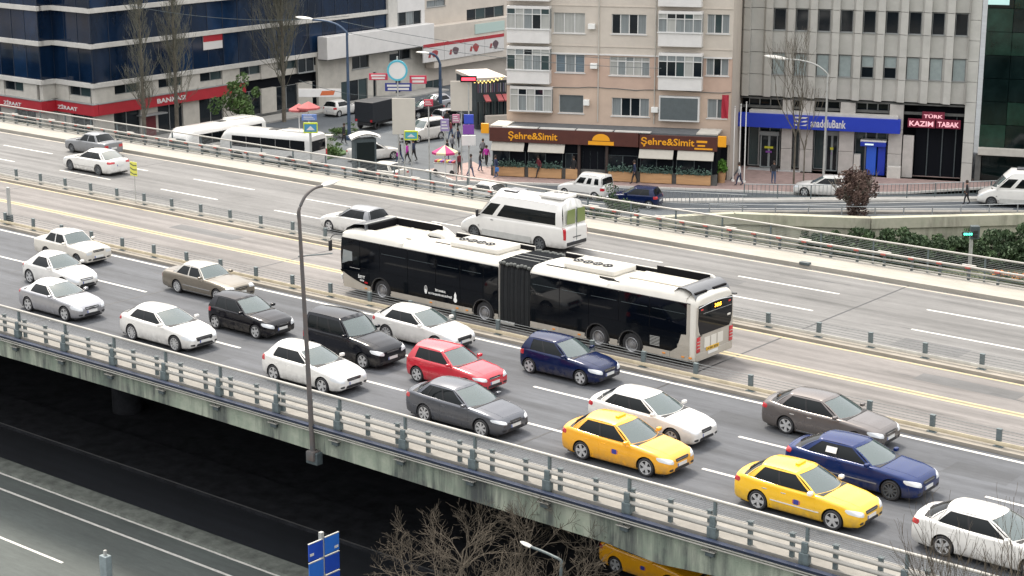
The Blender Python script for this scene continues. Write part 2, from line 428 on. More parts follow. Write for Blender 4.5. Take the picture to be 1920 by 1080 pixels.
# near carriageway: a dash from X=-39.7 (px 1000) ; far: dashes seen at -92..-88, -79.2..; see spacing 9 m, 5.2 m long
dashes(49.72, 0, 9.1, 4.6, -39.7 - 9.1 * 6, -16)
dashes(46.22, 0, 9.1, 4.9, -38.9 - 9.1 * 5, -14)
dashes(66.15, 0, 9.75, 5.0, -32.4 - 9.75 * 8, -22)
dashes(69.50, 0, 9.75, 5.4, -43.1 - 9.75 * 8, -26)
# tar seams and patches in the asphalt
TAR = mat('tar_seam', (0.022, 0.022, 0.024), .55, var=.3, scale=4)
random.seed(4)
for i in range(44):
    x = random.uniform(-95, -16); far = i % 3 == 0
    y = random.uniform(63.5, 72) if far else random.uniform(43.6, 53) if i % 3 == 1 else random.uniform(55.3, 61)
    w = random.uniform(.02, .05); L = random.uniform(1.2, 4.5); a = random.uniform(-.12, .12) if i % 4 else random.uniform(1.2, 1.7)
    M = Matrix.Translation((x, y, .0022)) @ Matrix.Rotation(a, 4, 'Z')
    b = MB(); n = 10
    P = [[M @ Vector((L * (k / n - .5), s * w * (.6 + .5 * math.sin(k * 1.7 + i)) + .05 * math.sin(k * .9 + i), 0)) for s in (-1, 1)] for k in range(n + 1)]
    b.grid(P); tag(b.build('tar_seam', TAR), kind='structure')
for x in (-88, -62, -36, -10):     # expansion joints across the deck
    for y0, y1 in ((42.86, 53.7), (54.52, 61.7), (62.64, 72.88)):
        b = MB(); b.box(x, x + .09, y0, y1, .0005, .0032); tag(b.build('expansion_joint', TAR), kind='structure')

PATCH = asphalt('asphalt_patch', (0.100, 0.099, 0.099), .4, .4); PATCHN = asphalt('asphalt_patch_near', (0.062, 0.065, 0.071), .4, .4)
for x, y, L_, w in ((-31, 51.2, 3.2, 1.1), (-52.5, 44.6, 2.4, .9), (-44.5, 68.3, 4.6, 1.2), (-30.5, 64.1, 3.0, 1.3), (-70, 59.9, 5.0, .9), (-27, 60.2, 4.2, 1.0), (-80, 64.6, 4.4, 1.0), (-22.5, 51.6, 2.2, 1.2)):
    b = MB(); n = 8; pts = [(x + L_ * (.5 if c_ in (1, 2) else -.5) + random.uniform(-.05, .05), y + w * (.5 if c_ > 1 else -.5) + random.uniform(-.05, .05)) for c_ in range(4)]
    sheet('asphalt_patch', pts, .0018, PATCH if y > 54 else PATCHN)
# edge girder (slightly arched soffit) with its ledge and the brackets under it
def girder(y0, y1, name, m):
    b = MB(); xs = [DX0 + k * 2 for k in range(int((DX1 - DX0) / 2) + 1)]
    f = lambda x: -.93 - .10 * math.sin((x + 40) / 26 * PI) - (.16 if abs(((x + 28) / 44) - round((x + 28) / 44)) < .03 else 0)
    for i in range(len(xs) - 1):
        pass
    rows = [[(x, y0, .02), (x, y0, f(x)), (x, y1, f(x)), (x, y1, .02)] for x in xs]
    b.grid(rows); b.add(rows[0], [(0, 1, 2, 3)]); b.add(rows[-1], [(3, 2, 1, 0)])
    o = b.build(name, m); return tag(o, kind='structure')
girder(41.12, 41.55, 'edge_girder', GIRD)
girder(75.95, 76.3, 'far_edge_girder', GIRD)
b = MB()
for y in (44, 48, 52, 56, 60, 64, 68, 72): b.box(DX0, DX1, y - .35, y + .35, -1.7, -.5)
tag(b.build('deck_beams', SHADEC), kind='structure')
def pier(x, y, label):
    t = thing('bridge_pier', label, 'pier', (x, y, LOW), 0, 'concrete piers under the overpass')
    b = MB(); b.lathe([(.0, 0), (.75, 0), (.72, 5.2), (.0, 5.2)], 20); b.build('pier_shaft', SHADEC, t, True)
    b = MB(); b.box(-.9, .9, -1.6, 1.6, 4.6, 5.35, ch=.06); b.build('pier_cap', SHADEC, t)
pier(-66.5, 51.5, 'round concrete pier in the dark under the far left end of the overpass')

# lower avenue: kerbs, markings
strip('lower_kerb_strip', -300, 100, 42.35, 43.3, LOW + .14, mat('mossy_kerb', (0.12, 0.13, 0.115), .9, var=.4, scale=2, bump=.3, bscale=12), .16)
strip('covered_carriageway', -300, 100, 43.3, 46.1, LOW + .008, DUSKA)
strip('lower_pavement', -300, 100, 46.1, 49.0, LOW + .14, SHADEC, .16)
strip('covered_ground', -300, 100, 49.0, 59.6, LOW + .006, SHADEC)
line('lower_kerb_line', -300, 100, 46.16, .09, mat('dull_line', (.10, .10, .10), .8), LOW + .146)
line('lower_white_line', -300, 100, 42.30, .12, PAINTW, LOW + .004)
line('lower_white_line', -300, 100, 41.15, .13, PAINTW, LOW + .004)
for x in (-62, -50.2, -38): line('lower_lane_dash', x, x + 8.5, 37.9, .13, PAINTW, LOW + .004)

# ------------------------------------------------------------------ railing along the near edge
def near_railing():
    t = thing('bridge_railing', 'pale steel railing with fine wires along the near edge of the overpass', 'railing', (-44, 41.40, 0.12))
    X0, X1 = -36, 34
    b = MB(); b.tube([(X0, 0, 1.08), (X1, 0, 1.08)], .052, 10); b.build('top_rail', RAILW, t, True)
    for k in range(7):
        b = MB(); b.tube([(X0, .0, .99 - k * .055), (X1, .0, .99 - k * .055)], .009, 5); b.build('rail_wire', WIREG, t)
    for k, z in enumerate((.56, .29)):
        b = MB(); b.tube([(X0, -.06, z), (X1, -.06, z)], .072, 10); b.build('guard_pipe', RAILW, t, True)
    mp = MB(); mp.box(-.065, .065, -.02, .10, -.02, .70, ch=.012); mp.box(-.09, .09, -.05, .13, .70, .735, ch=.008); me = mp.mesh('guard_post', [POSTG])
    sp = MB(); sp.box(-.075, .075, -.14, .06, .16, .36, ch=.01); sp.box(-.055, .055, -.12, -.02, .36, .66); sme = sp.mesh('pipe_clamp', [POSTD])
    x = X0 + .4
    while x < X1:
        o = link('guard_post', me, None, t); o.location = (x, 0, 0); x += 1.4
    tp = MB(); tp.box(-.04, .04, -.05, .05, -.02, 1.05); tp.box(-.16, .16, -.20, .0, -.06, .30, ch=.02); tp.box(-.10, .10, -.17, -.07, .30, .62, ch=.015)
    tm = tp.mesh('main_post', [POSTG])
    x = X0 + 1.1
    while x < X1:
        o = link('main_post', tm, None, t); o.location = (x, 0, 0); x += 3.1
    return t
near_railing()
def cable_duct():
    t = thing('cable_duct', 'dark blue cable duct with two pale pipes on the outer face of the overpass', 'duct', (-44, 41.05, 0))
    b = MB(); b.box(-36, 34, -.12, .06, .02, .10, ch=.01); b.build('duct', BLUEP, t)
    b = MB(); b.box(-36, 34, -.16, .04, .105, .12); b.build('duct_lid', mat('duct_lid_blue', (.010, .020, .05), .5, var=.3, scale=1.5), t)
    for z in (-.02, -.10):
        b = MB(); b.tube([(-36, -.10, z), (34, -.10, z)], .024, 8); b.build('pipe', RAILW, t, True)
cable_duct()
bm_ = MB(); bm_.box(-.24, .24, -.16, 0, -.27, -.245, ch=.006); bm_.mat(1); bm_.box(-.12, .18, -.12, -.0, -.42, -.27, ch=.015); bm_.prism([(-.12, -.0), (-.0, -.42), (-.0, -.52)], -.02, .02, 'X')
bme = bm_.mesh('bracket', [RAILW, POSTD])
x = -80 + 1.15; k = 0
WORDS = ['far left', 'left']
brs = []
while x < -10:
    o = link('girder_bracket', bme); o.location = (x, 41.12, 0)
    tag(o, 'grey steel bracket bolted under the cable duct on the concrete edge girder', 'bracket', 'steel brackets along the edge girder'); brs.append(o); x += 3.1

# ------------------------------------------------------------------ cable barriers of the two medians
def cable_barrier(y, x0, x1, label, step=2.4, phase=0.0, railm=RAILW):
    t = thing('cable_barrier', label, 'barrier', (x0, y, .13))
    L = x1 - x0
    for k in range(4):
        b = MB(); b.tube([(0, 0, .60 - k * .105), (L, 0, .60 - k * .105)], .011, 5); b.build('cable', WIREG, t)
    b = MB(); b.box(0, L, -.075, -.015, .06, .20, ch=.012); b.build('low_rail', railm, t, True)
    mp = MB(); mp.box(-.09, .09, -.06, .06, 0, .60, ch=.015); mp.box(-.10, .10, -.07, .07, .60, .63, ch=.01); mp.box(-.17, .17, -.12, .12, 0, .02); me = mp.mesh('post', [POSTG])
    x = phase
    while x < L:
        o = link('post', me, None, t); o.location = (x, 0, 0); o.rotation_euler = (R_(random.uniform(-2, 2)), R_(random.uniform(-2, 2)), 0); x += step
    return t
cable_barrier(54.1, -95, -14, 'grey cable barrier between the busway and the near lanes full of cars', 2.45, .9, mat('cream_rail', (.52, .45, .32), .5, var=.15, scale=3))
cable_barrier(62.18, -110, -14, 'grey cable barrier between the busway and the far lanes', 2.4, 1.0, mat('pale_rail', (.48, .46, .41), .5, var=.15, scale=3))

# ------------------------------------------------------------------ far guard rail and fence
def far_railing():
    t = thing('guard_rail', 'pale guard rail with red reflectors along the far edge of the overpass', 'railing', (-70, 74.95, .2))
    X0, X1 = -60, 56
    for z, r in ((.62, .055), (.36, .045), (.12, .03)):
        b = MB(); b.tube([(X0, -.05, z), (X1, -.05, z)], r, 8); b.build('guard_pipe', RAILW, t, True)
    for z in (.50, .24):
        b = MB(); b.tube([(X0, .02, z), (X1, .02, z)], .02, 6); b.build('thin_rail', POSTG, t)
    mp = MB(); mp.box(-.06, .06, 0, .12, -.02, .66, ch=.01); me = mp.mesh('post', [POSTG])
    rp = MB(); rp.box(-.13, .13, -.13, -.02, .545, .625, ch=.01); rme = rp.mesh('reflector', [mat('reflector_red', (.33, .08, .06), .5)])
    cp = MB(); cp.box(-.35, .35, -.02, .10, .64, .72, ch=.03); cme = cp.mesh('rail_joint', [RAILW])
    x = X0 + .3; i = 0
    while x < X1:
        o = link('post', me, None, t); o.location = (x, 0, 0)
        r = link('reflector', rme, None, o)
        if i % 3 == 0: link('rail_joint', cme, None, o)
        x += 1.45; i += 1
    t = thing('edge_fence', 'tall grey wire fence with pale top rail beyond the far guard rail', 'fence', (-70, 75.85, 0))
    b = MB(); b.tube([(X0, 0, 1.16), (X1, 0, 1.16)], .05, 8); b.build('top_rail', RAILW, t, True)
    for k in range(8):
        b = MB(); b.tube([(X0, 0, 1.05 - k * .085), (X1, 0, 1.05 - k * .085)], .009, 5); b.build('rail_wire', WIREG, t)
    mp = MB(); mp.box(-.035, .035, -.035, .035, -.3, 1.13); me = mp.mesh('post', [POSTG])
    x = X0 + .7
    while x < X1:
        o = link('post', me, None, t); o.location = (x, 0, 0); x += 2.9
far_railing()

# ------------------------------------------------------------------ posts, lamps, signs
def curve_pts(pts, n=8):
    out = []
    P = [Vector(p) for p in pts]
    for i in range(len(P) - 1):
        p0 = P[max(i - 1, 0)]; p1 = P[i]; p2 = P[i + 1]; p3 = P[min(i + 2, len(P) - 1)]
        for k in range(n):
            t = k / n
            out.append(0.5 * (2 * p1 + (p2 - p0) * t + (2 * p0 - 5 * p1 + 4 * p2 - p3) * t * t + (3 * p1 - p0 - 3 * p2 + p3) * t ** 3))
    return out + [P[-1]]
LAMPH = mat('lamp_head_white', (.70, .68, .63), .4, var=.1, scale=4)
def lamp_head(b, p, d, L=1.0):
    """cobra head: an elongated shell at p pointing along d"""
    d = Vector(d).normalized(); u = Vector((-d.y, d.x, 0)).normalized(); up = u.cross(d) * -1
    if up.z < 0: up = -up
    rows = []
    for i in range(9):
        t = i / 8; w = .17 * L * math.sin(PI * min(1, t * .86 + .14)) ** .6 + .015; h = .55 * w
        c = Vector(p) + d * (t * .95 * L)
        rows.append([c + u * (w * math.cos(a)) + up * (h * max(-.55, math.sin(a))) for a in [2 * PI * k / 12 for k in range(12)]])
    b.grid([r + [r[0]] for r in rows]); b.add(rows[0], [tuple(range(12))]); b.add(rows[-1], [tuple(range(11, -1, -1))])
def street_lamp(x, y, z, h, arm, label, polem=None, r=.10, head=1.5, name='street_lamp', rise=1.2, lean=(0, 0)):
    t = thing(name, label, 'street lamp', (x, y, z))
    a = Vector((arm[0], arm[1], 0)); L = a.length; ad = a.normalized()
    b = MB(); b.tube([(0, 0, 0), (lean[0], lean[1], h)], r, 12, r1=r * .62)
    b.box(-r * 1.8, r * 1.8, -r * 1.8, r * 1.8, 0, .35, ch=.02); b.build('pole', polem or GALV, t, True)
    top = Vector((lean[0], lean[1], h))
    pts = curve_pts([top - Vector((0, 0, .3)), top, top + ad * (.25 * L) + Vector((0, 0, rise * .62)), top + ad * (.6 * L) + Vector((0, 0, rise * .93)), top + ad * L + Vector((0, 0, rise))])
    b = MB(); b.tube(pts, r * .55, 8); b.build('arm', polem or GALV, t, True)
    b = MB(); lamp_head(b, pts[-1] - ad * .1, ad + Vector((0, 0, .12)), head); b.build('lamp_head', LAMPH, t, True, 50)
    return t
p = aty(590, 852, 41.0)
near_lamp = street_lamp(p.x, 40.93, -1.15, 8.9, (.15, 1.1), 'tall weathered grey lamp post standing on the near edge of the overpass', RUSTY, .10, .75, 'lamp_post', .75, lean=(-.36, 0))
b = MB(); b.box(-.28, .28, -.1, .2, -.15, .3, ch=.03); b.build('base_bracket', POSTD, near_lamp)
b = MB(); b.tube([(-.45, 0, 7.3), (.9, .3, 7.55)], .022, 6); b.build('side_arm', POSTG, near_lamp)
# yellow and black chevron marker on the far median
p = aty(254, 365, 62.18)
t = thing('chevron_sign', 'yellow striped marker board on a thin post beside the rear of the white saloon', 'sign', (p.x, 62.18, .13))
b = MB(); b.tube([(0, 0, 0), (0, 0, 2.35)], .03, 8); b.build('post', GALV, t, True)
b = MB(); b.box(-.30, .30, -.055, -.03, 1.55, 2.35, ch=.008); b.build('board', mat('sign_yellow', (.62, .60, .10), .5), t)
for k in range(3):
    z = 1.62 + k * .25; q = MB(); q.prism([(-.29, z + .10), (0, z), (.29, z + .02), (.29, z + .085), (0, z + .065), (-.29, z + .165)], -.062, -.056, 'Y'); q.build('stripe', mat('olive_stripe', (.10, .12, .06), .5), t)
# plain post on the near median, far left
p = aty(16, 432, 54.1)
t = thing('marker_post', 'plain grey post on the near median at the left edge', 'post', (p.x, 54.25, .13))
b = MB(); b.box(-.10, .10, -.06, .06, 0, 2.0, ch=.015); b.build('post', GALV, t); b = MB(); b.box(-.16, .16, -.1, .1, 0, .5, ch=.02); b.build('post_foot', POSTD, t)
p = at(1497, 499, .2)
b = MB(); b.box(-.28, .28, -.12, .14, 0, .16, ch=.04); o = b.build('kerb_drain', POSTD); o.location = (p.x, 72.95, .14); tag(o, 'small dark drain box on the far kerb', 'drain box')

# blue direction boards beside the lower avenue (seen at the bottom edge)
p = aty(576, 1020, 37.6)
SB = mat('sign_blue', (.012, .055, .36), .45, var=.08, scale=2); SB2 = mat('sign_blue_light', (.02, .12, .46), .45, var=.08, scale=2)
t = thing('direction_sign', 'stack of blue direction boards on a grey post at the bottom edge', 'road sign', (p.x + .0, 37.6, LOW))
zt = p.z - LOW
b = MB(); b.box(-.07, .07, .58, .72, 0, zt + .22, ch=.01); b.build('post', GALV, t)
for k in range(6):
    z1 = zt - k * .68
    for s in (0, 1):
        y0, y1 = (-.05, .60) if s == 0 else (.70, 1.35)
        b = MB(); b.box(.08, .13, y0, y1, z1 - .60 + s * .02, z1 + s * .02, ch=.006)
        o = b.build('board', SB if (k + s) % 3 != 1 else SB2, t)
        q = MB(); q.box(.074, .136, y0 - .006, y1 + .006, z1 + s * .02, z1 + .03 + s * .02, ch=.004); q.build('edge_trim', GALV, o)
    if k == 0 or k == 2:
        pass
for (yy, zz) in ((-.02, zt - .42), (1.12, zt - .48)):
    q = MB(); q.box(.131, .136, yy, yy + .18, zz, zz + .09); q.build('white_mark', PAINTW, t)
p = at(200, 1085, LOW)
t = thing('utility_post', 'short grey utility post with a box beside the lower avenue', 'post', (p.x, p.y, LOW))
b = MB(); b.box(-.2, .2, -.15, .15, 0, .95, ch=.03); b.build('cabinet', mat('cabinet_grey', (.20, .24, .25), .5, var=.2), t)
b = MB(); b.box(-.05, .05, -.05, .05, .95, 1.15); b.build('cap', GALV, t)
# ================================================================== VEHICLES
def _lerp(a, b, t): return a + (b - a) * t
def _interp(keys, x):
    if x <= keys[0][0]: return keys[0][1]
    for (x0, y0), (x1, y1) in zip(keys, keys[1:]):
        if x <= x1:
            t = (x - x0) / (x1 - x0); t = t * t * (3 - 2 * t) * 0.5 + t * 0.5
            return y0 + (y1 - y0) * t
    return keys[-1][1]
def _cr(pts, sub):
    out = []; n = len(pts)
    for i in range(n - 1):
        p0 = pts[max(i - 1, 0)]; p1 = pts[i]; p2 = pts[i + 1]; p3 = pts[min(i + 2, n - 1)]
        for k in range(sub):
            t = k / sub
            out.append(tuple(0.5 * (2 * p1[c] + (p2[c] - p0[c]) * t + (2 * p0[c] - 5 * p1[c] + 4 * p2[c] - p3[c]) * t * t + (3 * p1[c] - p0[c] - 3 * p2[c] + p3[c]) * t ** 3) for c in range(2)))
    out.append(pts[-1]); return out

BASE = dict(
    wb=2.6, fo=0.86, ro=0.95, W=1.76, H=1.47, R=0.315, tw=0.20, sill=0.17, spokes=5, rim='RIM',
    # z of the centre line of the lower body: (x from rear axle, z)
    top=None, shoulder=None, taper=0.15, taperp=4.5, endr=0.16,
    cowl=2.28, cowls=1.98, rf=1.32, rr=-0.04, cs=-0.50, dd=-0.72, belt=0.94, rside=None, wroof=0.60, wbelt=0.825,
    crown=0.05, win=[(0.05, 0.47), (0.51, 0.90)], glass_t=(0.08, 0.90), bulge=0.035, wdef='sedan', boot=True, blind=[],
)
TYPES = {}
def deftype(name, **k):
    d = dict(BASE); d.update(k)
    if d['rside'] is None: d['rside'] = d['H'] - d['crown'] - 0.035
    d['x0'] = -d['ro']; d['x1'] = d['wb'] + d['fo']
    TYPES[name] = d

deftype('saloon',   # modern rounded four door saloon
    top=[(-0.95, .92), (-.90, 1.07), (-.6, 1.10), (0, 1.03), (2.0, .99), (2.4, .96), (2.9, .89), (3.25, .80), (3.46, .70)],
    shoulder=[(-.95, .86), (-.6, .99), (0, .97), (1.2, .93), (2.1, .91), (2.8, .83), (3.25, .73), (3.46, .62)], H=1.50)
deftype('saloon_long', wb=2.68, fo=.9, ro=1.08, W=1.80, H=1.47, cs=-.54, dd=-.84, cowl=2.36, cowls=2.06, rr=-.06, rf=1.36,
    top=[(-1.08, .92), (-1.02, 1.08), (-.7, 1.11), (0, 1.0), (2.0, .98), (2.5, .95), (3.0, .89), (3.36, .80), (3.58, .70)],
    shoulder=[(-1.08, .86), (-.7, .99), (0, .97), (1.2, .93), (2.1, .91), (2.9, .83), (3.35, .73), (3.58, .62)])
deftype('saloon_b', wb=2.64, fo=.88, ro=1.04, W=1.78, H=1.46, R=.32, cs=-.50, dd=-.78, cowl=2.36, cowls=2.04, rr=-.02, rf=1.34, win=[(.05, .42), (.46, .76), (.79, .92)], spokes=7, gw=(.30, .17, .04), hl=(-.17, -.05, .06, -.05), taper=.19, endr=.16,
    top=[(-1.04, .90), (-.98, 1.06), (-.6, 1.08), (0, 1.02), (2.0, .99), (2.5, .95), (2.95, .87), (3.32, .77), (3.52, .66)],
    shoulder=[(-1.04, .84), (-.7, .98), (0, .96), (1.2, .93), (2.1, .90), (2.85, .81), (3.3, .70), (3.52, .58)])
deftype('saloon_c', wb=2.70, fo=.86, ro=1.02, W=1.80, H=1.43, R=.33, cs=-.58, dd=-.90, cowl=2.42, cowls=2.08, rr=-.06, rf=1.34, belt=.92, win=[(.05, .46), (.50, .86)], spokes=10, gw=(.44, .20, .03), hl=(-.20, -.10, .05, -.07), taper=.22, endr=.18, wroof=.575,
    top=[(-1.02, .86), (-.96, 1.02), (-.7, 1.05), (0, 1.0), (2.1, .98), (2.55, .93), (3.0, .86), (3.36, .76), (3.56, .64)],
    shoulder=[(-1.02, .80), (-.7, .95), (0, .95), (1.2, .92), (2.2, .89), (2.95, .80), (3.35, .69), (3.56, .56)])
deftype('hatch_b', wb=2.46, fo=.76, ro=.62, W=1.68, H=1.46, R=.305, cowl=2.08, cowls=1.80, rf=1.24, rr=-.30, cs=-.50, dd=-.58, belt=.93, wroof=.59, wbelt=.80, boot=False, win=[(.05, .46), (.50, .84)], spokes=6, gw=(.34, .14, .05), hl=(-.19, -.07, .03, -.04), taper=.11, endr=.11, bulge=.02,
    top=[(-.62, .92), (-.56, .98), (0, .99), (1.8, .97), (2.2, .94), (2.7, .88), (3.04, .80), (3.22, .70)],
    shoulder=[(-.62, .86), (-.4, .95), (0, .95), (1.2, .93), (1.9, .90), (2.6, .82), (3.0, .72), (3.22, .62)])
deftype('exec', wb=2.79, fo=.88, ro=1.10, W=1.83, H=1.46, R=.33, cs=-.54, dd=-.88, cowl=2.40, cowls=2.10, rr=.06, rf=1.42, rim='RIMD', spokes=10,
    top=[(-1.1, .88), (-1.05, 1.02), (-.6, 1.05), (0, 1.0), (2.1, .98), (2.6, .95), (3.1, .90), (3.45, .82), (3.67, .72)],
    shoulder=[(-1.1, .82), (-.7, .95), (0, .94), (1.3, .93), (2.2, .91), (3.0, .84), (3.45, .75), (3.67, .64)])
deftype('boxy', bp=False,     # older square cut saloon
    wb=2.42, fo=.72, ro=1.02, W=1.62, H=1.42, R=.285, tw=.165, endr=.06, taper=.05, taperp=6, crown=.03, belt=.90, wroof=.585, wbelt=.765, bulge=.012,
    cowl=1.82, cowls=1.68, rf=1.24, rr=.10, cs=-.28, dd=-.42, win=[(0.05, 0.47), (0.51, 0.93)], spokes=8, rim='RIMD',
    top=[(-1.02, .92), (-.98, .95), (-.4, .96), (0, .95), (1.7, .93), (2.2, .90), (2.9, .84), (3.10, .82), (3.14, .76)],
    shoulder=[(-1.02, .86), (-.9, .89), (0, .90), (1.2, .89), (2.0, .86), (2.8, .80), (3.14, .74)])
deftype('classic', bp=False,  # long squared executive saloon of the eighties
    wb=2.70, fo=.78, ro=1.08, W=1.70, H=1.40, R=.30, tw=.185, endr=.07, taper=.07, taperp=5, crown=.035, belt=.90, wroof=.575, wbelt=.80, bulge=.02,
    cowl=2.02, cowls=1.84, rf=1.36, rr=.16, cs=-.32, dd=-.50, spokes=10, rim='RIM',
    top=[(-1.08, .86), (-1.02, .96), (-.4, .98), (0, .96), (1.9, .93), (2.4, .90), (3.1, .82), (3.42, .74), (3.48, .66)],
    shoulder=[(-1.08, .80), (-.9, .90), (0, .91), (1.2, .89), (2.2, .86), (3.0, .78), (3.48, .64)])
deftype('coupe',    # two door coupe with one side window
    wb=2.58, fo=.84, ro=.92, W=1.76, H=1.38, R=.32, cowl=2.16, cowls=1.88, rf=1.18, rr=.10, cs=-.28, dd=-.55, belt=.90, wroof=.55, win=[(0.05, 0.80)],
    top=[(-.92, .80), (-.86, .95), (-.5, .99), (0, .97), (1.9, .95), (2.4, .92), (2.9, .86), (3.25, .77), (3.42, .68)],
    shoulder=[(-.92, .76), (-.6, .90), (0, .92), (1.2, .91), (2.0, .88), (2.8, .80), (3.25, .70), (3.42, .60)], taper=.20, endr=.18)
deftype('beetle',   # rounded bubble coupe
    wb=2.51, fo=.76, ro=.84, W=1.72, H=1.49, R=.325, cowl=2.12, cowls=1.80, rf=1.22, rr=.25, cs=-.35, dd=-.66, belt=.92, wroof=.53, win=[(0.06, 0.74)], crown=.08,
    top=[(-.84, .70), (-.76, .92), (-.4, 1.04), (0, 1.0), (1.8, .99), (2.3, .95), (2.8, .87), (3.1, .76), (3.27, .64)],
    shoulder=[(-.84, .66), (-.6, .86), (0, .93), (1.2, .91), (2.0, .87), (2.7, .77), (3.1, .66), (3.27, .56)], taper=.26, endr=.24)
deftype('hatch',    # small five door hatchback
    wb=2.48, fo=.80, ro=.58, W=1.69, H=1.48, R=.30, tw=.19, cowl=2.16, cowls=1.84, rf=1.22, rr=-.26, cs=-.46, dd=-.52, belt=.93, wroof=.565, wbelt=.795, boot=False,
    win=[(0.05, 0.45), (0.49, 0.80)],
    top=[(-.58, .90), (-.52, .97), (0, .98), (1.9, .98), (2.3, .95), (2.75, .88), (3.08, .79), (3.28, .69)],
    shoulder=[(-.58, .86), (-.4, .95), (0, .95), (1.2, .93), (1.9, .90), (2.6, .82), (3.05, .71), (3.28, .61)], taper=.15)
deftype('hatch_long', wb=2.62, fo=.86, ro=.80, W=1.77, H=1.44, R=.31, cowl=2.36, cowls=2.02, rf=1.30, rr=-.22, cs=-.55, dd=-.70, belt=.92, wroof=.565, wbelt=.815, boot=False,
    win=[(0.05, 0.44), (0.48, 0.82)],
    top=[(-.80, .92), (-.72, 1.0), (0, 1.0), (2.0, .99), (2.5, .94), (3.0, .85), (3.32, .74), (3.48, .66)],
    shoulder=[(-.80, .86), (-.5, .96), (0, .95), (1.2, .93), (2.1, .90), (2.8, .80), (3.25, .69), (3.48, .58)], taper=.17)
deftype('van',      # tall car-derived people carrier van
    wb=2.68, fo=.84, ro=.72, W=1.76, H=1.83, R=.31, cowl=2.25, cowls=1.92, rf=1.45, rr=-.52, cs=-.60, dd=-.66, belt=1.12, wroof=.66, wbelt=.84, boot=False, crown=.05,
    win=[(0.05, 0.36), (0.40, 0.66), (0.70, 0.93)], glass_t=(.08, .84), taper=.10, taperp=5, endr=.12,
    top=[(-.72, 1.12), (-.66, 1.18), (0, 1.18), (2.0, 1.16), (2.5, 1.10), (2.95, 1.02), (3.3, .91), (3.52, .78)],
    shoulder=[(-.72, 1.05), (-.5, 1.12), (0, 1.12), (1.7, 1.11), (2.3, 1.04), (2.8, .93), (3.3, .80), (3.52, .68)])
deftype('kombi', bp=False,    # short high roofed delivery van with three small side panes
    wb=2.60, fo=.72, ro=.70, W=1.68, H=1.84, R=.30, cowl=2.10, cowls=1.86, rf=1.42, rr=-.54, cs=-.60, dd=-.64, belt=1.06, wroof=.66, wbelt=.80, boot=False, crown=.06,
    win=[(0.07, 0.34), (0.44, 0.60), (0.72, 0.88)], glass_t=(.12, .74), taper=.12, taperp=5, endr=.14,
    top=[(-.70, 1.06), (-.64, 1.12), (0, 1.12), (1.9, 1.08), (2.3, 1.02), (2.8, .96), (3.12, .86), (3.32, .72)],
    shoulder=[(-.70, 1.0), (-.5, 1.06), (0, 1.06), (1.6, 1.04), (2.1, .98), (2.7, .88), (3.15, .75), (3.32, .64)])
deftype('minibus', bp=False,  # high roofed long wheelbase minibus
    wb=4.32, fo=1.00, ro=1.62, W=1.99, H=2.68, R=.35, tw=.22, cowl=4.45, cowls=4.05, rf=3.15, rr=-1.36, cs=-1.46, dd=-1.50, belt=1.32, wroof=.80, wbelt=.955, boot=False, crown=.10, rside=2.42,
    win=[(0.02, 0.16), (0.215, 0.915)], glass_t=(.08, .64), taper=.07, taperp=8, endr=.12, bulge=.05, spokes=8, rim='RIMD', sill=.26,
    top=[(-1.62, 1.32), (-1.56, 1.40), (0, 1.40), (4.0, 1.34), (4.5, 1.24), (4.95, 1.04), (5.22, .86), (5.32, .7)],
    shoulder=[(-1.62, 1.26), (-1.4, 1.32), (0, 1.32), (3.9, 1.28), (4.4, 1.16), (4.9, .96), (5.32, .68)])

def body_section(T, x, nsub=3):
    L0, L1 = T['x0'], T['x1']; xc = (L0 + L1) / 2; half = (L1 - L0) / 2
    w = T['W'] / 2 * (1 - T['taper'] * abs((x - xc) / half) ** T['taperp'])
    zt = _interp(T['top'], x); zs = _interp(T['shoulder'], x); zs = min(zs, zt - 0.015)
    z0 = T['sill']
    d0, d1 = x - L0, L1 - x; r = T['endr']
    z0 += 0.05 * max(0, 1 - min(d0, d1) / 0.5)
    h = zs - z0
    pts = [(0, z0), (w * .80, z0), (w * .93, z0 + .015), (w * .985, z0 + .22 * h), (w, z0 + .52 * h), (w * .985, z0 + .80 * h), (w * .95, zs), (w * .80, zs + .55 * (zt - zs)), (w * .45, zs + .9 * (zt - zs)), (0, zt)]
    d = min(d0, d1)
    if d < r:
        s = math.sqrt(max(0, 1 - (1 - d / r) ** 2)); zm = z0 + (zt - z0) * .45
        fy = 1 - (0.6 * r / w) * (1 - s); fz = 1 - (0.9 * r / (zt - z0)) * (1 - s)
        pts = [(y * fy, zm + (z - zm) * fz) for y, z in pts]
    return _cr(pts, nsub)

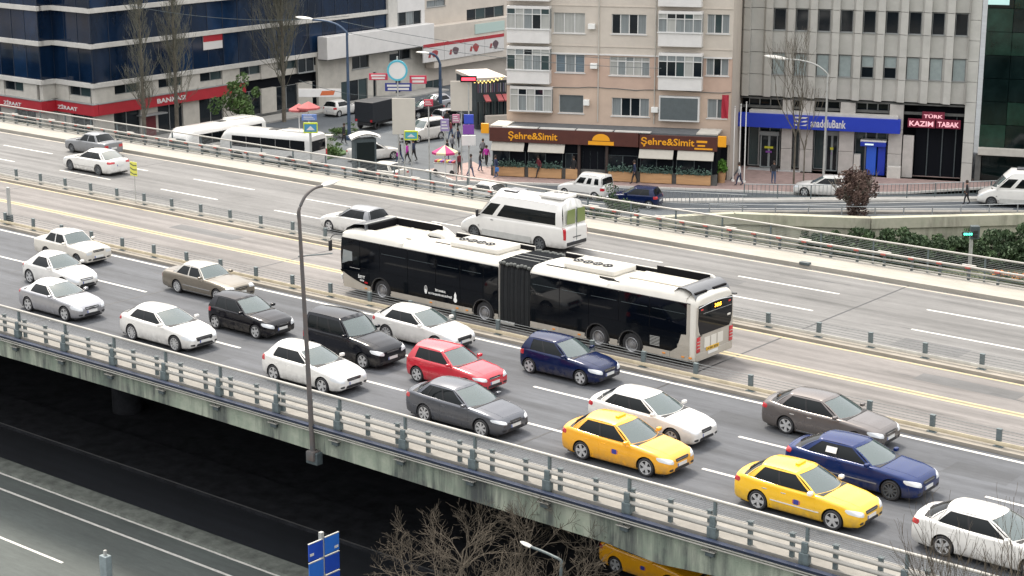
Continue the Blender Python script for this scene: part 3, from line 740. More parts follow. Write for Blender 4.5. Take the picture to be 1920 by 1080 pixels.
def build_body(T):
    L0, L1 = T['x0'], T['x1']; r = T['endr']; xs = []
    for k in range(5): xs.append(L0 + r * (1 - math.cos(k / 5 * PI / 2)) if k else L0)
    n = 40
    for k in range(n + 1): xs.append(_lerp(L0 + r, L1 - r, k / n))
    for k in range(4, -1, -1): xs.append(L1 - r * (1 - math.cos(k / 5 * PI / 2)) if k else L1)
    mb = MB(); rings = []
    for x in xs:
        s = body_section(T, x)
        rings.append([(x, y, z) for y, z in s] + [(x, -y, z) for y, z in s[-2:0:-1]])
    m = len(rings[0])
    vs = [p for rg in rings for p in rg]; fs = []
    for i in range(len(rings) - 1):
        for j in range(m): fs.append((i * m + j, i * m + (j + 1) % m, (i + 1) * m + (j + 1) % m, (i + 1) * m + j))
    for i, rev in ((0, False), (len(rings) - 1, True)):
        rg = rings[i]; hh = m // 2
        # cap: strips between left and right
        for j in range(hh):
            a, b = i * m + j, i * m + j + 1; c, e = i * m + (m - j - 1) % m, i * m + (m - j) % m
            if j == 0: f = (a, b, c)
            elif b == c: f = (a, b, e)
            else: f = (a, b, c, e)
            fs.append(f if rev else f[::-1])
    mb.add(vs, fs)
    me = mb.mesh('body', None)
    # wheel arches cut out
    cut = MB()
    for wx in (0, T['wb']):
        for sy in (-1, 1):
            Ra = T['R'] + .055
            y0, y1 = sorted((sy * (T['W'] / 2 - T['tw'] - .10), sy * (T['W'] / 2 + .3)))
            n = 32
            poly = [(wx + Ra * math.cos(2 * PI * i / n), T['R'] + Ra * math.sin(2 * PI * i / n)) for i in range(n)]
            cut.prism(poly, y0, y1, 'Y')
    cme = cut.mesh('cutter', None)
    a = bpy.data.objects.new('tmp_body', me); b = bpy.data.objects.new('tmp_cut', cme)
    COL.objects.link(a); COL.objects.link(b)
    md = a.modifiers.new('arch', 'BOOLEAN'); md.operation = 'DIFFERENCE'; md.object = b; md.solver = 'MANIFOLD'
    dg = bpy.context.evaluated_depsgraph_get()
    out = bpy.data.meshes.new_from_object(a.evaluated_get(dg))
    out.name = 'body'
    bpy.data.objects.remove(a); bpy.data.objects.remove(b)
    out.polygons.foreach_set('use_smooth', [True] * len(out.polygons))
    out.set_sharp_from_angle(angle=R_(38))
    return out

def cabin_surface(T):
    """functions P(column, t) of the greenhouse; returns dict of grids"""
    wb_, wr = T['wbelt'], T['wroof']; zb = T['belt']; zr = T['rside']; cr = T['H'] - zr
    curve_f = T['cowl'] - T['cowls']
    def zroof(f): return zr + cr * (1 - abs(f) ** 2.2)
    topx_f = lambda f: T['rf'] - (curve_f * .55) * f * f
    topx_r = lambda f: T['rr'] + .06 * f * f
    def front(f):
        b = Vector((T['cowl'] - curve_f * abs(f) ** 2.2, wb_ * f, _lerp(_interp(T['top'], T['cowl']) + .0, zb, abs(f) ** 2) - .02))
        t = Vector((topx_f(f), wr * f, zroof(f))); return b, t
    def side(q):   # q 0 at A pillar, 1 at C pillar, right hand side (+y)
        bx = _lerp(T['cowls'], T['cs'], q); tx = _lerp(topx_f(1), topx_r(1), q)
        pinch = 1 - .05 * max(0, q - .6) / .4
        b = Vector((bx, wb_ * pinch, zb - .02 + .02 * q)); t = Vector((tx, wr * (1 - .03 * max(0, q - .6) / .4), zr)); return b, t
    def rear(f):
        b = Vector((_lerp(T['dd'], T['cs'], abs(f) ** 2.2), wb_ * .95 * f, _interp(T['top'], T['dd']) * (1 - f * f) + (zb) * f * f - .01))
        t = Vector((topx_r(f), wr * .97 * f, zroof(f))); return b, t
    def pt(bt, t, out):
        b, tt = bt; p = b.lerp(tt, t); k = math.sin(PI * t) * T['bulge']
        return p + out * k
    return front, side, rear, pt, topx_f, topx_r, zroof

def build_cabin(T):
    """returns paint mesh, dict of glass meshes"""
    front, side, rear, pt, txf, txr, zroof = cabin_surface(T)
    g0, g1 = T['glass_t']; tv = [0, g0, _lerp(g0, g1, .33), _lerp(g0, g1, .66), g1, 1.0]
    paint = MB(); glasses = {}
    def strip(cols, outs, isglass, name, gi=(1, 4)):
        """cols: list of (b,t); cells rows gi are glass where isglass(column index)"""
        G = [[pt(c, t, o) for t in tv] for c, o in zip(cols, outs)]
        for i in range(len(cols) - 1):
            for k in range(len(tv) - 1):
                gl = isglass(i) and gi[0] <= k < gi[1]
                if gl:
                    glasses.setdefault(isglass(i), []).append((i, k, G))
                else: paint.add([G[i][k], G[i + 1][k], G[i + 1][k + 1], G[i][k + 1]], [(0, 1, 2, 3)])
    ff = [0, .25, .5, .72, .88, .94, 1.0]
    for s in (-1, 1):
        cols = []; outs = []
        for f in ff:
            b, t = front(f); cols.append((Vector((b.x, s * b.y, b.z)), Vector((t.x, s * t.y, t.z)))); outs.append(Vector((1, 0, .6)).normalized())
        strip(cols, outs, lambda i: ('windscreen', 0) if i < 5 else None, '')
        qs = [0]
        for a, b in T['win']: qs += [a] + [_lerp(a, b, k / 4) for k in (1, 2, 3)] + [b]
        qs.append(1.0)
        cols = []; outs = []
        for q in qs:
            b, t = side(q); cols.append((Vector((b.x, s * b.y, b.z)), Vector((t.x, s * t.y, t.z)))); outs.append(Vector((0, s, .3)).normalized())
        def isg(i):
            for n, (a, b) in enumerate(T['win']):
                if a - 1e-6 <= qs[i] and qs[i + 1] <= b + 1e-6: return ('side_window', s * (n + 1))
                if T.get('bp', True) and n + 1 < len(T['win']) and b - 1e-6 <= qs[i] and qs[i + 1] <= T['win'][n + 1][0] + 1e-6: return ('pillar', s * (n + 1))
            return None
        strip(cols, outs, isg, '')
        cols = []; outs = []
        for f in ff[::-1]:
            b, t = rear(f); cols.append((Vector((b.x, s * b.y, b.z)), Vector((t.x, s * t.y, t.z)))); outs.append(Vector((-1, 0, .6)).normalized())
        strip(cols, outs, lambda i: ('rear_window', 0) if i >= 1 else None, '')
        # roof half
        ny = 6; G = []
        for q in [i / 14 for i in range(15)]:
            row = []
            for j in range(ny + 1):
                f = j / ny
                x = _lerp(txf(f), txr(f), q); wr = T['wroof'] * _lerp(1, .97, max(0, q - .6) / .4)
                z = zroof(f) + .028 * math.sin(PI * min(1, q * 1.02)) * (1 - f * f * .4)
                row.append(Vector((x, s * wr * f, z)))
            G.append(row)
        paint.grid(G)
    me = paint.mesh('roof', None, fix=False)
    bm = bmesh.new(); bm.from_mesh(me); bmesh.ops.remove_doubles(bm, verts=bm.verts[:], dist=.004)
    bmesh.ops.recalc_face_normals(bm, faces=bm.faces[:])
    up = sum((f.normal.z * f.calc_area() for f in bm.faces))
    if up < 0: bmesh.ops.reverse_faces(bm, faces=bm.faces[:])
    bm.to_mesh(me); bm.free()
    me.polygons.foreach_set('use_smooth', [True] * len(me.polygons)); me.set_sharp_from_angle(angle=R_(50))
    gm = {}
    ctr = Vector((_lerp(T['rf'], T['rr'], .5), 0, T['belt'] + .2))
    for key, cells in glasses.items():
        mb = MB()
        for i, k, G in cells: mb.add([G[i][k], G[i + 1][k], G[i + 1][k + 1], G[i][k + 1]], [(0, 1, 2, 3)])
        m2 = mb.mesh(key[0], None, fix=False)
        bm = bmesh.new(); bm.from_mesh(m2); bmesh.ops.remove_doubles(bm, verts=bm.verts[:], dist=.002)
        bmesh.ops.recalc_face_normals(bm, faces=bm.faces[:])
        f0 = bm.faces[:][0]; c = sum((f.calc_center_median() for f in bm.faces), Vector()) / len(bm.faces)
        nn = sum((f.normal for f in bm.faces), Vector())
        if nn.dot(c - ctr) < 0: bmesh.ops.reverse_faces(bm, faces=bm.faces[:]); nn = -nn
        nn.normalize()
        for v in bm.verts: v.co -= nn * (.010 if key[0] != 'pillar' else .002)          # set back from the paint
        # rubber edge: extruded border out to the frame
        bnd = [e for e in bm.edges if e.is_boundary]
        ret = bmesh.ops.extrude_edge_only(bm, edges=bnd)
        for v in [g for g in ret['geom'] if isinstance(g, bmesh.types.BMVert)]: v.co -= nn * .03
        bm.to_mesh(m2); bm.free()
        m2.polygons.foreach_set('use_smooth', [True] * len(m2.polygons)); m2.set_sharp_from_angle(angle=R_(40))
        gm[key] = m2
    return me, gm

def make_patch(bvh, corners, D, n=8, m=6, off=.006, th=.02, k=0.0, name='patch'):
    """rounded four cornered patch lying on the body, thrown onto it along direction D"""
    D = Vector(D).normalized(); c = [Vector(p) for p in corners]; G = []
    for i in range(n + 1):
        row = []
        for j in range(m + 1):
            a = -1 + 2 * i / n; b = -1 + 2 * j / m
            a2 = a * math.sqrt(1 - k * b * b / 2); b2 = b * math.sqrt(1 - k * a * a / 2)
            u, v = (a2 + 1) / 2, (b2 + 1) / 2
            p = c[0].lerp(c[1], u).lerp(c[3].lerp(c[2], u), v)
            hit = bvh.ray_cast(p - D * 2.5, D, 5.0)
            if hit[0] is None:
                q = bvh.find_nearest(p)[0]; nr = -D
            else: q = hit[0]; nr = hit[1]
            if nr.dot(D) > 0: nr = -nr
            row.append((q, nr))
        G.append(row)
    P = [[q + (nr * .5 - D * .5).normalized() * off for q, nr in r] for r in G]
    mb = MB(); mb.grid(P)
    ring = [(i, 0) for i in range(n)] + [(n, j) for j in range(m)] + [(i, m) for i in range(n, 0, -1)] + [(0, j) for j in range(m, 0, -1)]
    outer = [P[i][j] for i, j in ring]; inner = [P[i][j] + D * th for i, j in ring]; L = len(ring)
    mb.add(outer + inner, [(i, (i + 1) % L, L + (i + 1) % L, L + i) for i in range(L)])
    me = mb.mesh(name, None, fix=False)
    bm = bmesh.new(); bm.from_mesh(me); bmesh.ops.remove_doubles(bm, verts=bm.verts[:], dist=.0004)
    bmesh.ops.recalc_face_normals(bm, faces=bm.faces[:])
    tot = sum((f.normal * f.calc_area() for f in bm.faces), Vector())
    if tot.dot(D) > 0: bmesh.ops.reverse_faces(bm, faces=bm.faces[:])
    bm.to_mesh(me); bm.free()
    me.polygons.foreach_set('use_smooth', [True] * len(me.polygons)); me.set_sharp_from_angle(angle=R_(45))
    return me

def wheel_meshes(T):
    R, w, ns = T['R'], T['tw'], T['spokes']; rr = R * .74
    t = MB(); t.lathe([(rr, -w * .46), (R * .90, -w * .5), (R * .985, -w * .40), (R, -w * .2), (R, w * .2), (R * .985, w * .40), (R * .90, w * .5), (rr, w * .46), (rr - .015, w * .1), (rr - .015, -w * .1)], 32, 'Y', closed=True)
    tyre = t.mesh('tyre', RUBBER, True, 35)
    m = MB(); rimm = MAT['alloy_rim'] if T['rim'] == 'RIM' else RIMD
    m.lathe([(rr, w * .46), (rr * .93, w * .47), (rr * .90, w * .36), (rr * .90, -w * .3), (rr, -w * .46)], 32, 'Y')
    m.lathe([(.001, w * .40), (R * .16, w * .40), (R * .20, w * .30), (R * .2, w * .1)], 16, 'Y')
    for i in range(ns):
        a = 2 * PI * i / ns; M = Matrix.Rotation(a, 4, 'Y')
        ww = .42 * 2 * PI * R * .35 / ns
        m.add([M @ Vector(p) for p in ((R * .12, w * .38, -ww * .7), (R * .12, w * .38, ww * .7), (rr * .93, w * .42, ww), (rr * .93, w * .42, -ww), (R * .12, w * .26, -ww * .7), (R * .12, w * .26, ww * .7), (rr * .93, w * .30, ww), (rr * .93, w * .30, -ww))],
              [(0, 1, 2, 3), (0, 4, 5, 1), (1, 5, 6, 2), (3, 2, 6, 7), (0, 3, 7, 4)])
    m.mat(1); m.lathe([(.001, w * .12), (rr * .90, w * .12), (rr * .90, w * .05)], 24, 'Y')
    rim = m.mesh('rim', [rimm, BLACKP], True, 30)
    return tyre, rim

def build_type(name):
    T = TYPES[name]; out = []
    W2 = T['W'] / 2; wb = T['wb']; x0, x1 = T['x0'], T['x1']
    body = build_body(T); roof, glass = build_cabin(T)
    bm = bmesh.new(); bm.from_mesh(body); bm2 = BVHTree.FromBMesh(bm); bm.free(); bvh = bm2
    P = lambda nm, me, mt, kids=(): out.append((nm, me, mt, list(kids)))
    P('body', body, 'PAINT'); P('roof', roof, 'ROOF')
    for (nm, i), me in glass.items():
        P(nm, me, GLASSW if nm == 'windscreen' else GLASSD if nm == 'side_window' else PILLB if nm == 'pillar' else 'RGLASS')
    # bonnet and boot lid
    cf = T['cowl']; zt = lambda x: _interp(T['top'], x)
    P('bonnet', make_patch(bvh, [(cf + .03, -W2 * .66, 1), (cf + .03, W2 * .66, 1), (x1 - .17, W2 * .52, 1), (x1 - .17, -W2 * .52, 1)], (0, 0, -1), 14, 12, .004, .02, .12), 'PAINT')
    if T['boot']:
        P('boot_lid', make_patch(bvh, [(T['dd'] - .04, -W2 * .74, 1), (T['dd'] - .04, W2 * .74, 1), (x0 + .08, W2 * .72, 1), (x0 + .08, -W2 * .72, 1)], (0, 0, -1), 10, 10, .005, .02, .1), 'PAINT')
    # cabin furnishing seen through the windscreen
    dd2 = T['dd'] + .12
    P('cabin_lining', make_patch(bvh, [(dd2, -T['wbelt'] * .93, 1), (dd2, T['wbelt'] * .93, 1), (cf - .04, T['wbelt'] * .90, 1), (cf - .04, -T['wbelt'] * .90, 1)], (0, 0, -1), 10, 8, .012, .03, .1), TRIMD)
    sb = MB()
    sx = T['cowls'] - .95; hz = min(T['H'] - .20, T['belt'] + .36)
    for s in (-1, 1):
        q = MB(); q.box(sx - .12, sx + .04, s * .36 - .23, s * .36 + .23, .8, hz - .14, ch=.05); q.box(sx - .12, sx - .02, s * .36 - .12, s * .36 + .12, hz - .13, hz, ch=.04); P('seat', q.mesh('seat', None, True), SEATM)
    q = MB(); q.box(sx - .98, sx - .84, -T['wroof'] + .05, T['wroof'] - .05, .8, hz - .16, ch=.05); P('rear_bench', q.mesh('rear_bench', None, True), SEATM)
    q = MB(); q.lathe([(.17, -.012), (.185, 0), (.17, .012), (.155, 0)], 18, 'X', (T['cowls'] - .42, .36, T['belt'] + .06), closed=True); P('steering_wheel', q.mesh('steering_wheel', None, True), TRIMD)
    # doors
    zs = T['sill'] + .10; zb = T['belt'] - .06; Ra = T['R'] + .09
    twodoor = len(T['win']) == 1
    big = name == 'minibus'
    for s in (-1, 1):
        D = (0, -s, 0); y = s * W2
        xa = T['cowls'] + .02; xb = T['cs'] + (xa - T['cs']) * .50 if not twodoor else T['cs'] + (xa - T['cs']) * .28
        if big: xb = 2.95
        h = lambda xx: MB().box(xx - .09, xx + .09, y * .985 - .012, y * .985 + .012, zb - .12, zb - .085, ch=.008).mesh('door_handle', None, True)
        dr = make_patch(bvh, [(xb + .02, y, zs), (xa + .02, y, zs), (xa + .0, y, zb), (xb + .02, y, zb)], D, 8, 6, .0045, .02, .06)
        P('door', dr, 'PAINT', [('door_handle', h(xb + .16), 'HANDLE')])
        if not twodoor and not big:
            xr = Ra * .62
            dr = make_patch(bvh, [(Ra + .02, y, zs), (xb - .02, y, zs), (xb - .02, y, zb), (max(T['cs'] + .35, .02), y, zb)], D, 8, 6, .0045, .02, .06)
            P('door', dr, 'PAINT', [('door_handle', h(max(T['cs'] + .35, .02) + .22), 'HANDLE')])
        # sill moulding
        P('sill_trim', make_patch(bvh, [(Ra + .02, y, T['sill'] + .035), (wb - Ra - .02, y, T['sill'] + .035), (wb - Ra - .02, y, T['sill'] + .075), (Ra + .02, y, T['sill'] + .075)], D, 8, 2, .010, .02), 'TRIM')
        if not twodoor: P('side_moulding', make_patch(bvh, [(Ra + .05, y, .46), (wb - Ra - .05, y, .44), (wb - Ra - .05, y, .475), (Ra + .05, y, .495)], D, 10, 2, .014, .02), 'MOULD')
        # mirror
        mx, mz = T['cowls'] - .10, T['belt'] + .08
        mm = MB().box(mx - .07, mx + .07, min(s * (W2 - .03), s * (W2 + .17)), max(s * (W2 - .03), s * (W2 + .17)), mz - .06, mz + .06, ch=.035)
        if big: mm = MB().box(mx - .05, mx + .06, min(s * (W2 + .06), s * (W2 + .24)), max(s * (W2 + .06), s * (W2 + .24)), mz - .15, mz + .22, ch=.04); mm.box(mx - .02, mx + .03, min(s * (W2 - .06), s * (W2 + .1)), max(s * (W2 - .06), s * (W2 + .1)), mz - .1, mz - .05)
        P('wing_mirror', mm.mesh('wing_mirror', None, True), 'MIRROR')
        # lamps
        fz = zt(x1 - .12); boxy = name in ('boxy', 'classic')
        if boxy:
            hl = make_patch(bvh, [(x1, s * W2 * .52, .58), (x1, s * W2 * .90, .58), (x1, s * W2 * .90, .72), (x1, s * W2 * .52, .72)], (-1, 0, 0), 6, 4, .008, .03, .2)
            tl = make_patch(bvh, [(x0, s * W2 * .90, .60), (x0, s * W2 * .52, .60), (x0, s * W2 * .52, .78), (x0, s * W2 * .90, .78)], (1, 0, 0), 6, 4, .008, .03, .1)
        else:
            zc = _interp(T['shoulder'], x1 - .28) - .03; hh = T.get('hl', (-.23, -.09, .06, -.06))
            hl = make_patch(bvh, [(x1 - .02, s * W2 * .50, zc + hh[0]), (x1 - .33, s * W2 * .99, zc + hh[1]), (x1 - .44, s * W2 * .99, zc + hh[2]), (x1 - .08, s * W2 * .50, zc + hh[3])], (-1, -s * .75, -.25), 8, 5, .007, .03, .55)
            if big: tl = make_patch(bvh, [(x0, s * W2 * .985, .72), (x0 + .02, s * W2 * .86, .72), (x0 + .02, s * W2 * .86, 1.32), (x0, s * W2 * .985, 1.32)], (1, -s * .35, 0), 3, 8, .008, .03, .1)
            elif T['boot']: tl = make_patch(bvh, [(x0 + .18, s * W2 * .97, .76), (x0, s * W2 * .46, .78), (x0, s * W2 * .46, .90), (x0 + .20, s * W2 * .97, .93)], (1, -s * .7, -.1), 8, 5, .007, .03, .45)
            else: tl = make_patch(bvh, [(x0 + .22, s * W2 * .97, .72), (x0, s * W2 * .66, .74), (x0, s * W2 * .66, .90), (x0 + .20, s * W2 * .95, .97)], (1, -s * .7, -.05), 6, 6, .007, .03, .35)
        P('headlight', hl, HEADL); P('tail_light', tl, TAILR)
        P('fog_light', make_patch(bvh, [(x1, s * W2 * .56, .30), (x1 - .05, s * W2 * .78, .31), (x1 - .05, s * W2 * .78, .38), (x1, s * W2 * .56, .38)], (-1, -s * .3, 0), 4, 3, .006, .02, .6), BLACKP)
    gz = zt(x1 - .05)
    gw = T.get('gw', (.38, .16, .05)); P('grille', make_patch(bvh, [(x1, -W2 * gw[0], gz - gw[1]), (x1, W2 * gw[0], gz - gw[1]), (x1, W2 * (gw[0] + .05), gz - gw[2]), (x1, -W2 * (gw[0] + .05), gz - gw[2])], (-1, 0, -.1), 8, 3, .006, .02, .25), BLACKP,
      [('grille_trim', make_patch(bvh, [(x1, -W2 * .36, gz - .115), (x1, W2 * .36, gz - .115), (x1, W2 * .36, gz - .098), (x1, -W2 * .36, gz - .098)], (-1, 0, -.1), 8, 1, .014, .02), CHROME)])
    P('air_intake', make_patch(bvh, [(x1, -W2 * .50, .27), (x1, W2 * .50, .27), (x1, W2 * .44, .37), (x1, -W2 * .44, .37)], (-1, 0, 0), 8, 3, .005, .02, .2), BLACKP)
    P('number_plate', MB().box(x1 - .01, x1 + .012, -.26, .26, .385, .495).mesh('number_plate', None), PLATE, [('plate_strip', MB().box(x1 + .013, x1 + .015, -.26, -.215, .385, .495).mesh('plate_strip', None), PLATEB)])
    pz = .62 if T['boot'] and name not in ('boxy',) else .50
    P('number_plate', MB().box(x0 - .016, x0 + .01, -.26, .26, pz, pz + .11).mesh('number_plate', None), PLATE, [('plate_strip', MB().box(x0 - .019, x0 - .017, .215, .26, pz, pz + .11).mesh('plate_strip', None), PLATEB)])
    # arches liners, underside
    for wx in (0, wb):
        for s in (-1, 1):
            mb = MB(); n = 20; Ra2 = T['R'] + .052; ya = s * (W2 - T['tw'] - .09); yb = s * (W2 - .035)
            arc = [(wx + Ra2 * math.cos(-.25 + (PI + .5) * i / n), T['R'] + Ra2 * math.sin(-.25 + (PI + .5) * i / n)) for i in range(n + 1)]
            mb.add([(a, ya, b) for a, b in arc] + [(a, yb, b) for a, b in arc], [(i, i + 1, n + 2 + i, n + 1 + i) for i in range(n)])
            mb.add([(a, ya, b) for a, b in arc], [tuple(range(n + 1))])
            P('wheel_arch', mb.mesh('wheel_arch', BLACKP, True), BLACKP)
    P('underbody', MB().box(x0 + .25, x1 - .25, -W2 * .78, W2 * .78, T['sill'] - .05, T['sill'] + .03).mesh('underbody', BLACKP), BLACKP)
    tyre, rim = wheel_meshes(T)
    T['tyre'], T['rimm'] = tyre, rim
    # give slots
    for nm, me, mt, kids in out:
        for (_, me2, mt2) in [(nm, me, mt)] + kids:
            if len(me2.materials) == 0: me2.materials.append(mt2 if not isinstance(mt2, str) else BLACKP)
    T['parts'] = out

def paint(name, c, rough=.28, metal=0.0, flake=False):
    if name in MAT: return MAT[name]
    m = mat(name, c, rough, metal=metal, var=.04, scale=2.0, coat=(.75 if max(c) > .3 else .35))
    if max(c) < .2: m.node_tree.nodes['Principled BSDF'].inputs['Specular IOR Level'].default_value = .22
    nt = m.node_tree; p = _pr(m); N = nt.nodes.new; L = nt.links.new     # splashed road dust, thickest on the sills
    tc = N('ShaderNodeTexCoord'); sp = N('ShaderNodeSeparateXYZ'); L(tc.outputs['Object'], sp.inputs[0])
    n1 = N('ShaderNodeTexNoise'); n1.inputs['Scale'].default_value = 3.5; n1.inputs['Detail'].default_value = 8; L(tc.outputs['Object'], n1.inputs['Vector'])
    a = N('ShaderNodeMapRange'); a.inputs['From Min'].default_value = .18; a.inputs['From Max'].default_value = .62; a.inputs['To Min'].default_value = .9; a.inputs['To Max'].default_value = 0; L(sp.outputs['Z'], a.inputs['Value'])
    b_ = N('ShaderNodeMapRange'); b_.inputs['From Min'].default_value = .35; b_.inputs['From Max'].default_value = .75; L(n1.outputs['Fac'], b_.inputs['Value'])
    c_ = N('ShaderNodeMath'); c_.operation = 'MULTIPLY'; L(a.outputs[0], c_.inputs[0]); L(b_.outputs[0], c_.inputs[1])
    old = p.inputs['Base Color'].links[0].from_socket; mx = N('ShaderNodeMixRGB'); mx.inputs['Color2'].default_value = (.13, .115, .095, 1); L(c_.outputs[0], mx.inputs['Fac']); L(old, mx.inputs['Color1']); L(mx.outputs['Color'], p.inputs['Base Color'])
    ro = N('ShaderNodeMath'); ro.operation = 'MULTIPLY_ADD'; ro.inputs[1].default_value = .5; ro.inputs[2].default_value = rough; L(c_.outputs[0], ro.inputs[0]); L(ro.outputs[0], p.inputs['Roughness'])
    return m
def place_car(kind, x, y, label, col, heading=0.0, cat='car', z=0.0, roof=None, mould=None, group='cars on the overpass', roofkit=None, handle=None, mirror=None, name=None, rglass=None, trim=None):
    """x, y: ground point under the middle of the rear axle; heading 0 faces +X"""
    T = TYPES[kind]
    if 'parts' not in T: build_type(kind)
    nm = name or {'minibus': 'minibus', 'van': 'people_carrier', 'kombi': 'delivery_van', 'hatch': 'hatchback_car', 'hatch_long': 'hatchback_car', 'hatch_b': 'hatchback_car', 'coupe': 'coupe_car', 'beetle': 'coupe_car'}.get(kind, 'saloon_car')
    root = thing(nm, label, cat, (x, y, z), heading, group)
    M = {'PAINT': col, 'ROOF': roof or col, 'HANDLE': handle or col, 'MIRROR': mirror or col, 'MOULD': mould or col, 'TRIM': trim or col, 'RGLASS': rglass or GLASSD}
    def inst(n, me, mt, par):
        o = bpy.data.objects.new(n, me); COL.objects.link(o); o.parent = par
        m = M[mt] if isinstance(mt, str) else mt
        if me.materials[0] != m:
            o.material_slots[0].link = 'OBJECT'; o.material_slots[0].material = m
        return o
    for n, me, mt, kids in T['parts']:
        if n == 'side_moulding' and mould is None: continue
        o = inst(n, me, mt, root)
        for kn, kme, kmt in kids: inst(kn, kme, kmt, o)
    W2 = T['W'] / 2
    for wx in (0, T['wb']):
        for s in (-1, 1):
            w = inst('wheel', T['tyre'], RUBBER, root); w.location = (wx, s * (W2 - T['tw'] / 2 - .015), T['R'])
            w.rotation_euler = (0, random.uniform(0, 6) if s > 0 else random.uniform(0, 6), 0 if s > 0 else PI)
            inst('rim', T['rimm'], T['rimm'].materials[0], w)
    if roofkit: roofkit(root, T)
    return root
# ================================================================== THE ARTICULATED BUS
BUSW = mat('bus_white', (0.58, 0.555, 0.50), .38, var=.05, scale=1.2, coat=.3)
BUSB = mat('bus_beige', (0.36, 0.33, 0.285), .45, var=.10, scale=1.5, coat=.2)
BUSK = mat('bus_black', (0.003, 0.004, 0.006), .12, spec=.25)
BUSG = mat('bus_glass', (0.002, 0.003, 0.005), .05, spec=.28)
BELL = mat('bellows_rubber', (0.016, 0.018, 0.02), .8, var=.2, scale=6)
BGRY = mat('bus_roof_grey', (0.10, 0.103, 0.11), .35, coat=.15, var=.08, scale=2)
BROOF = mat('bus_roof_dirty', (0.42, 0.395, 0.34), .7, var=.16, scale=2.2)
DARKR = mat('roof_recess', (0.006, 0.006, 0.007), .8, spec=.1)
LEDO = mat('amber_display', (0.95, 0.40, 0.03), .5, emit=2.2)
LEDR = mat('red_marker', (0.6, 0.03, 0.03), .4)
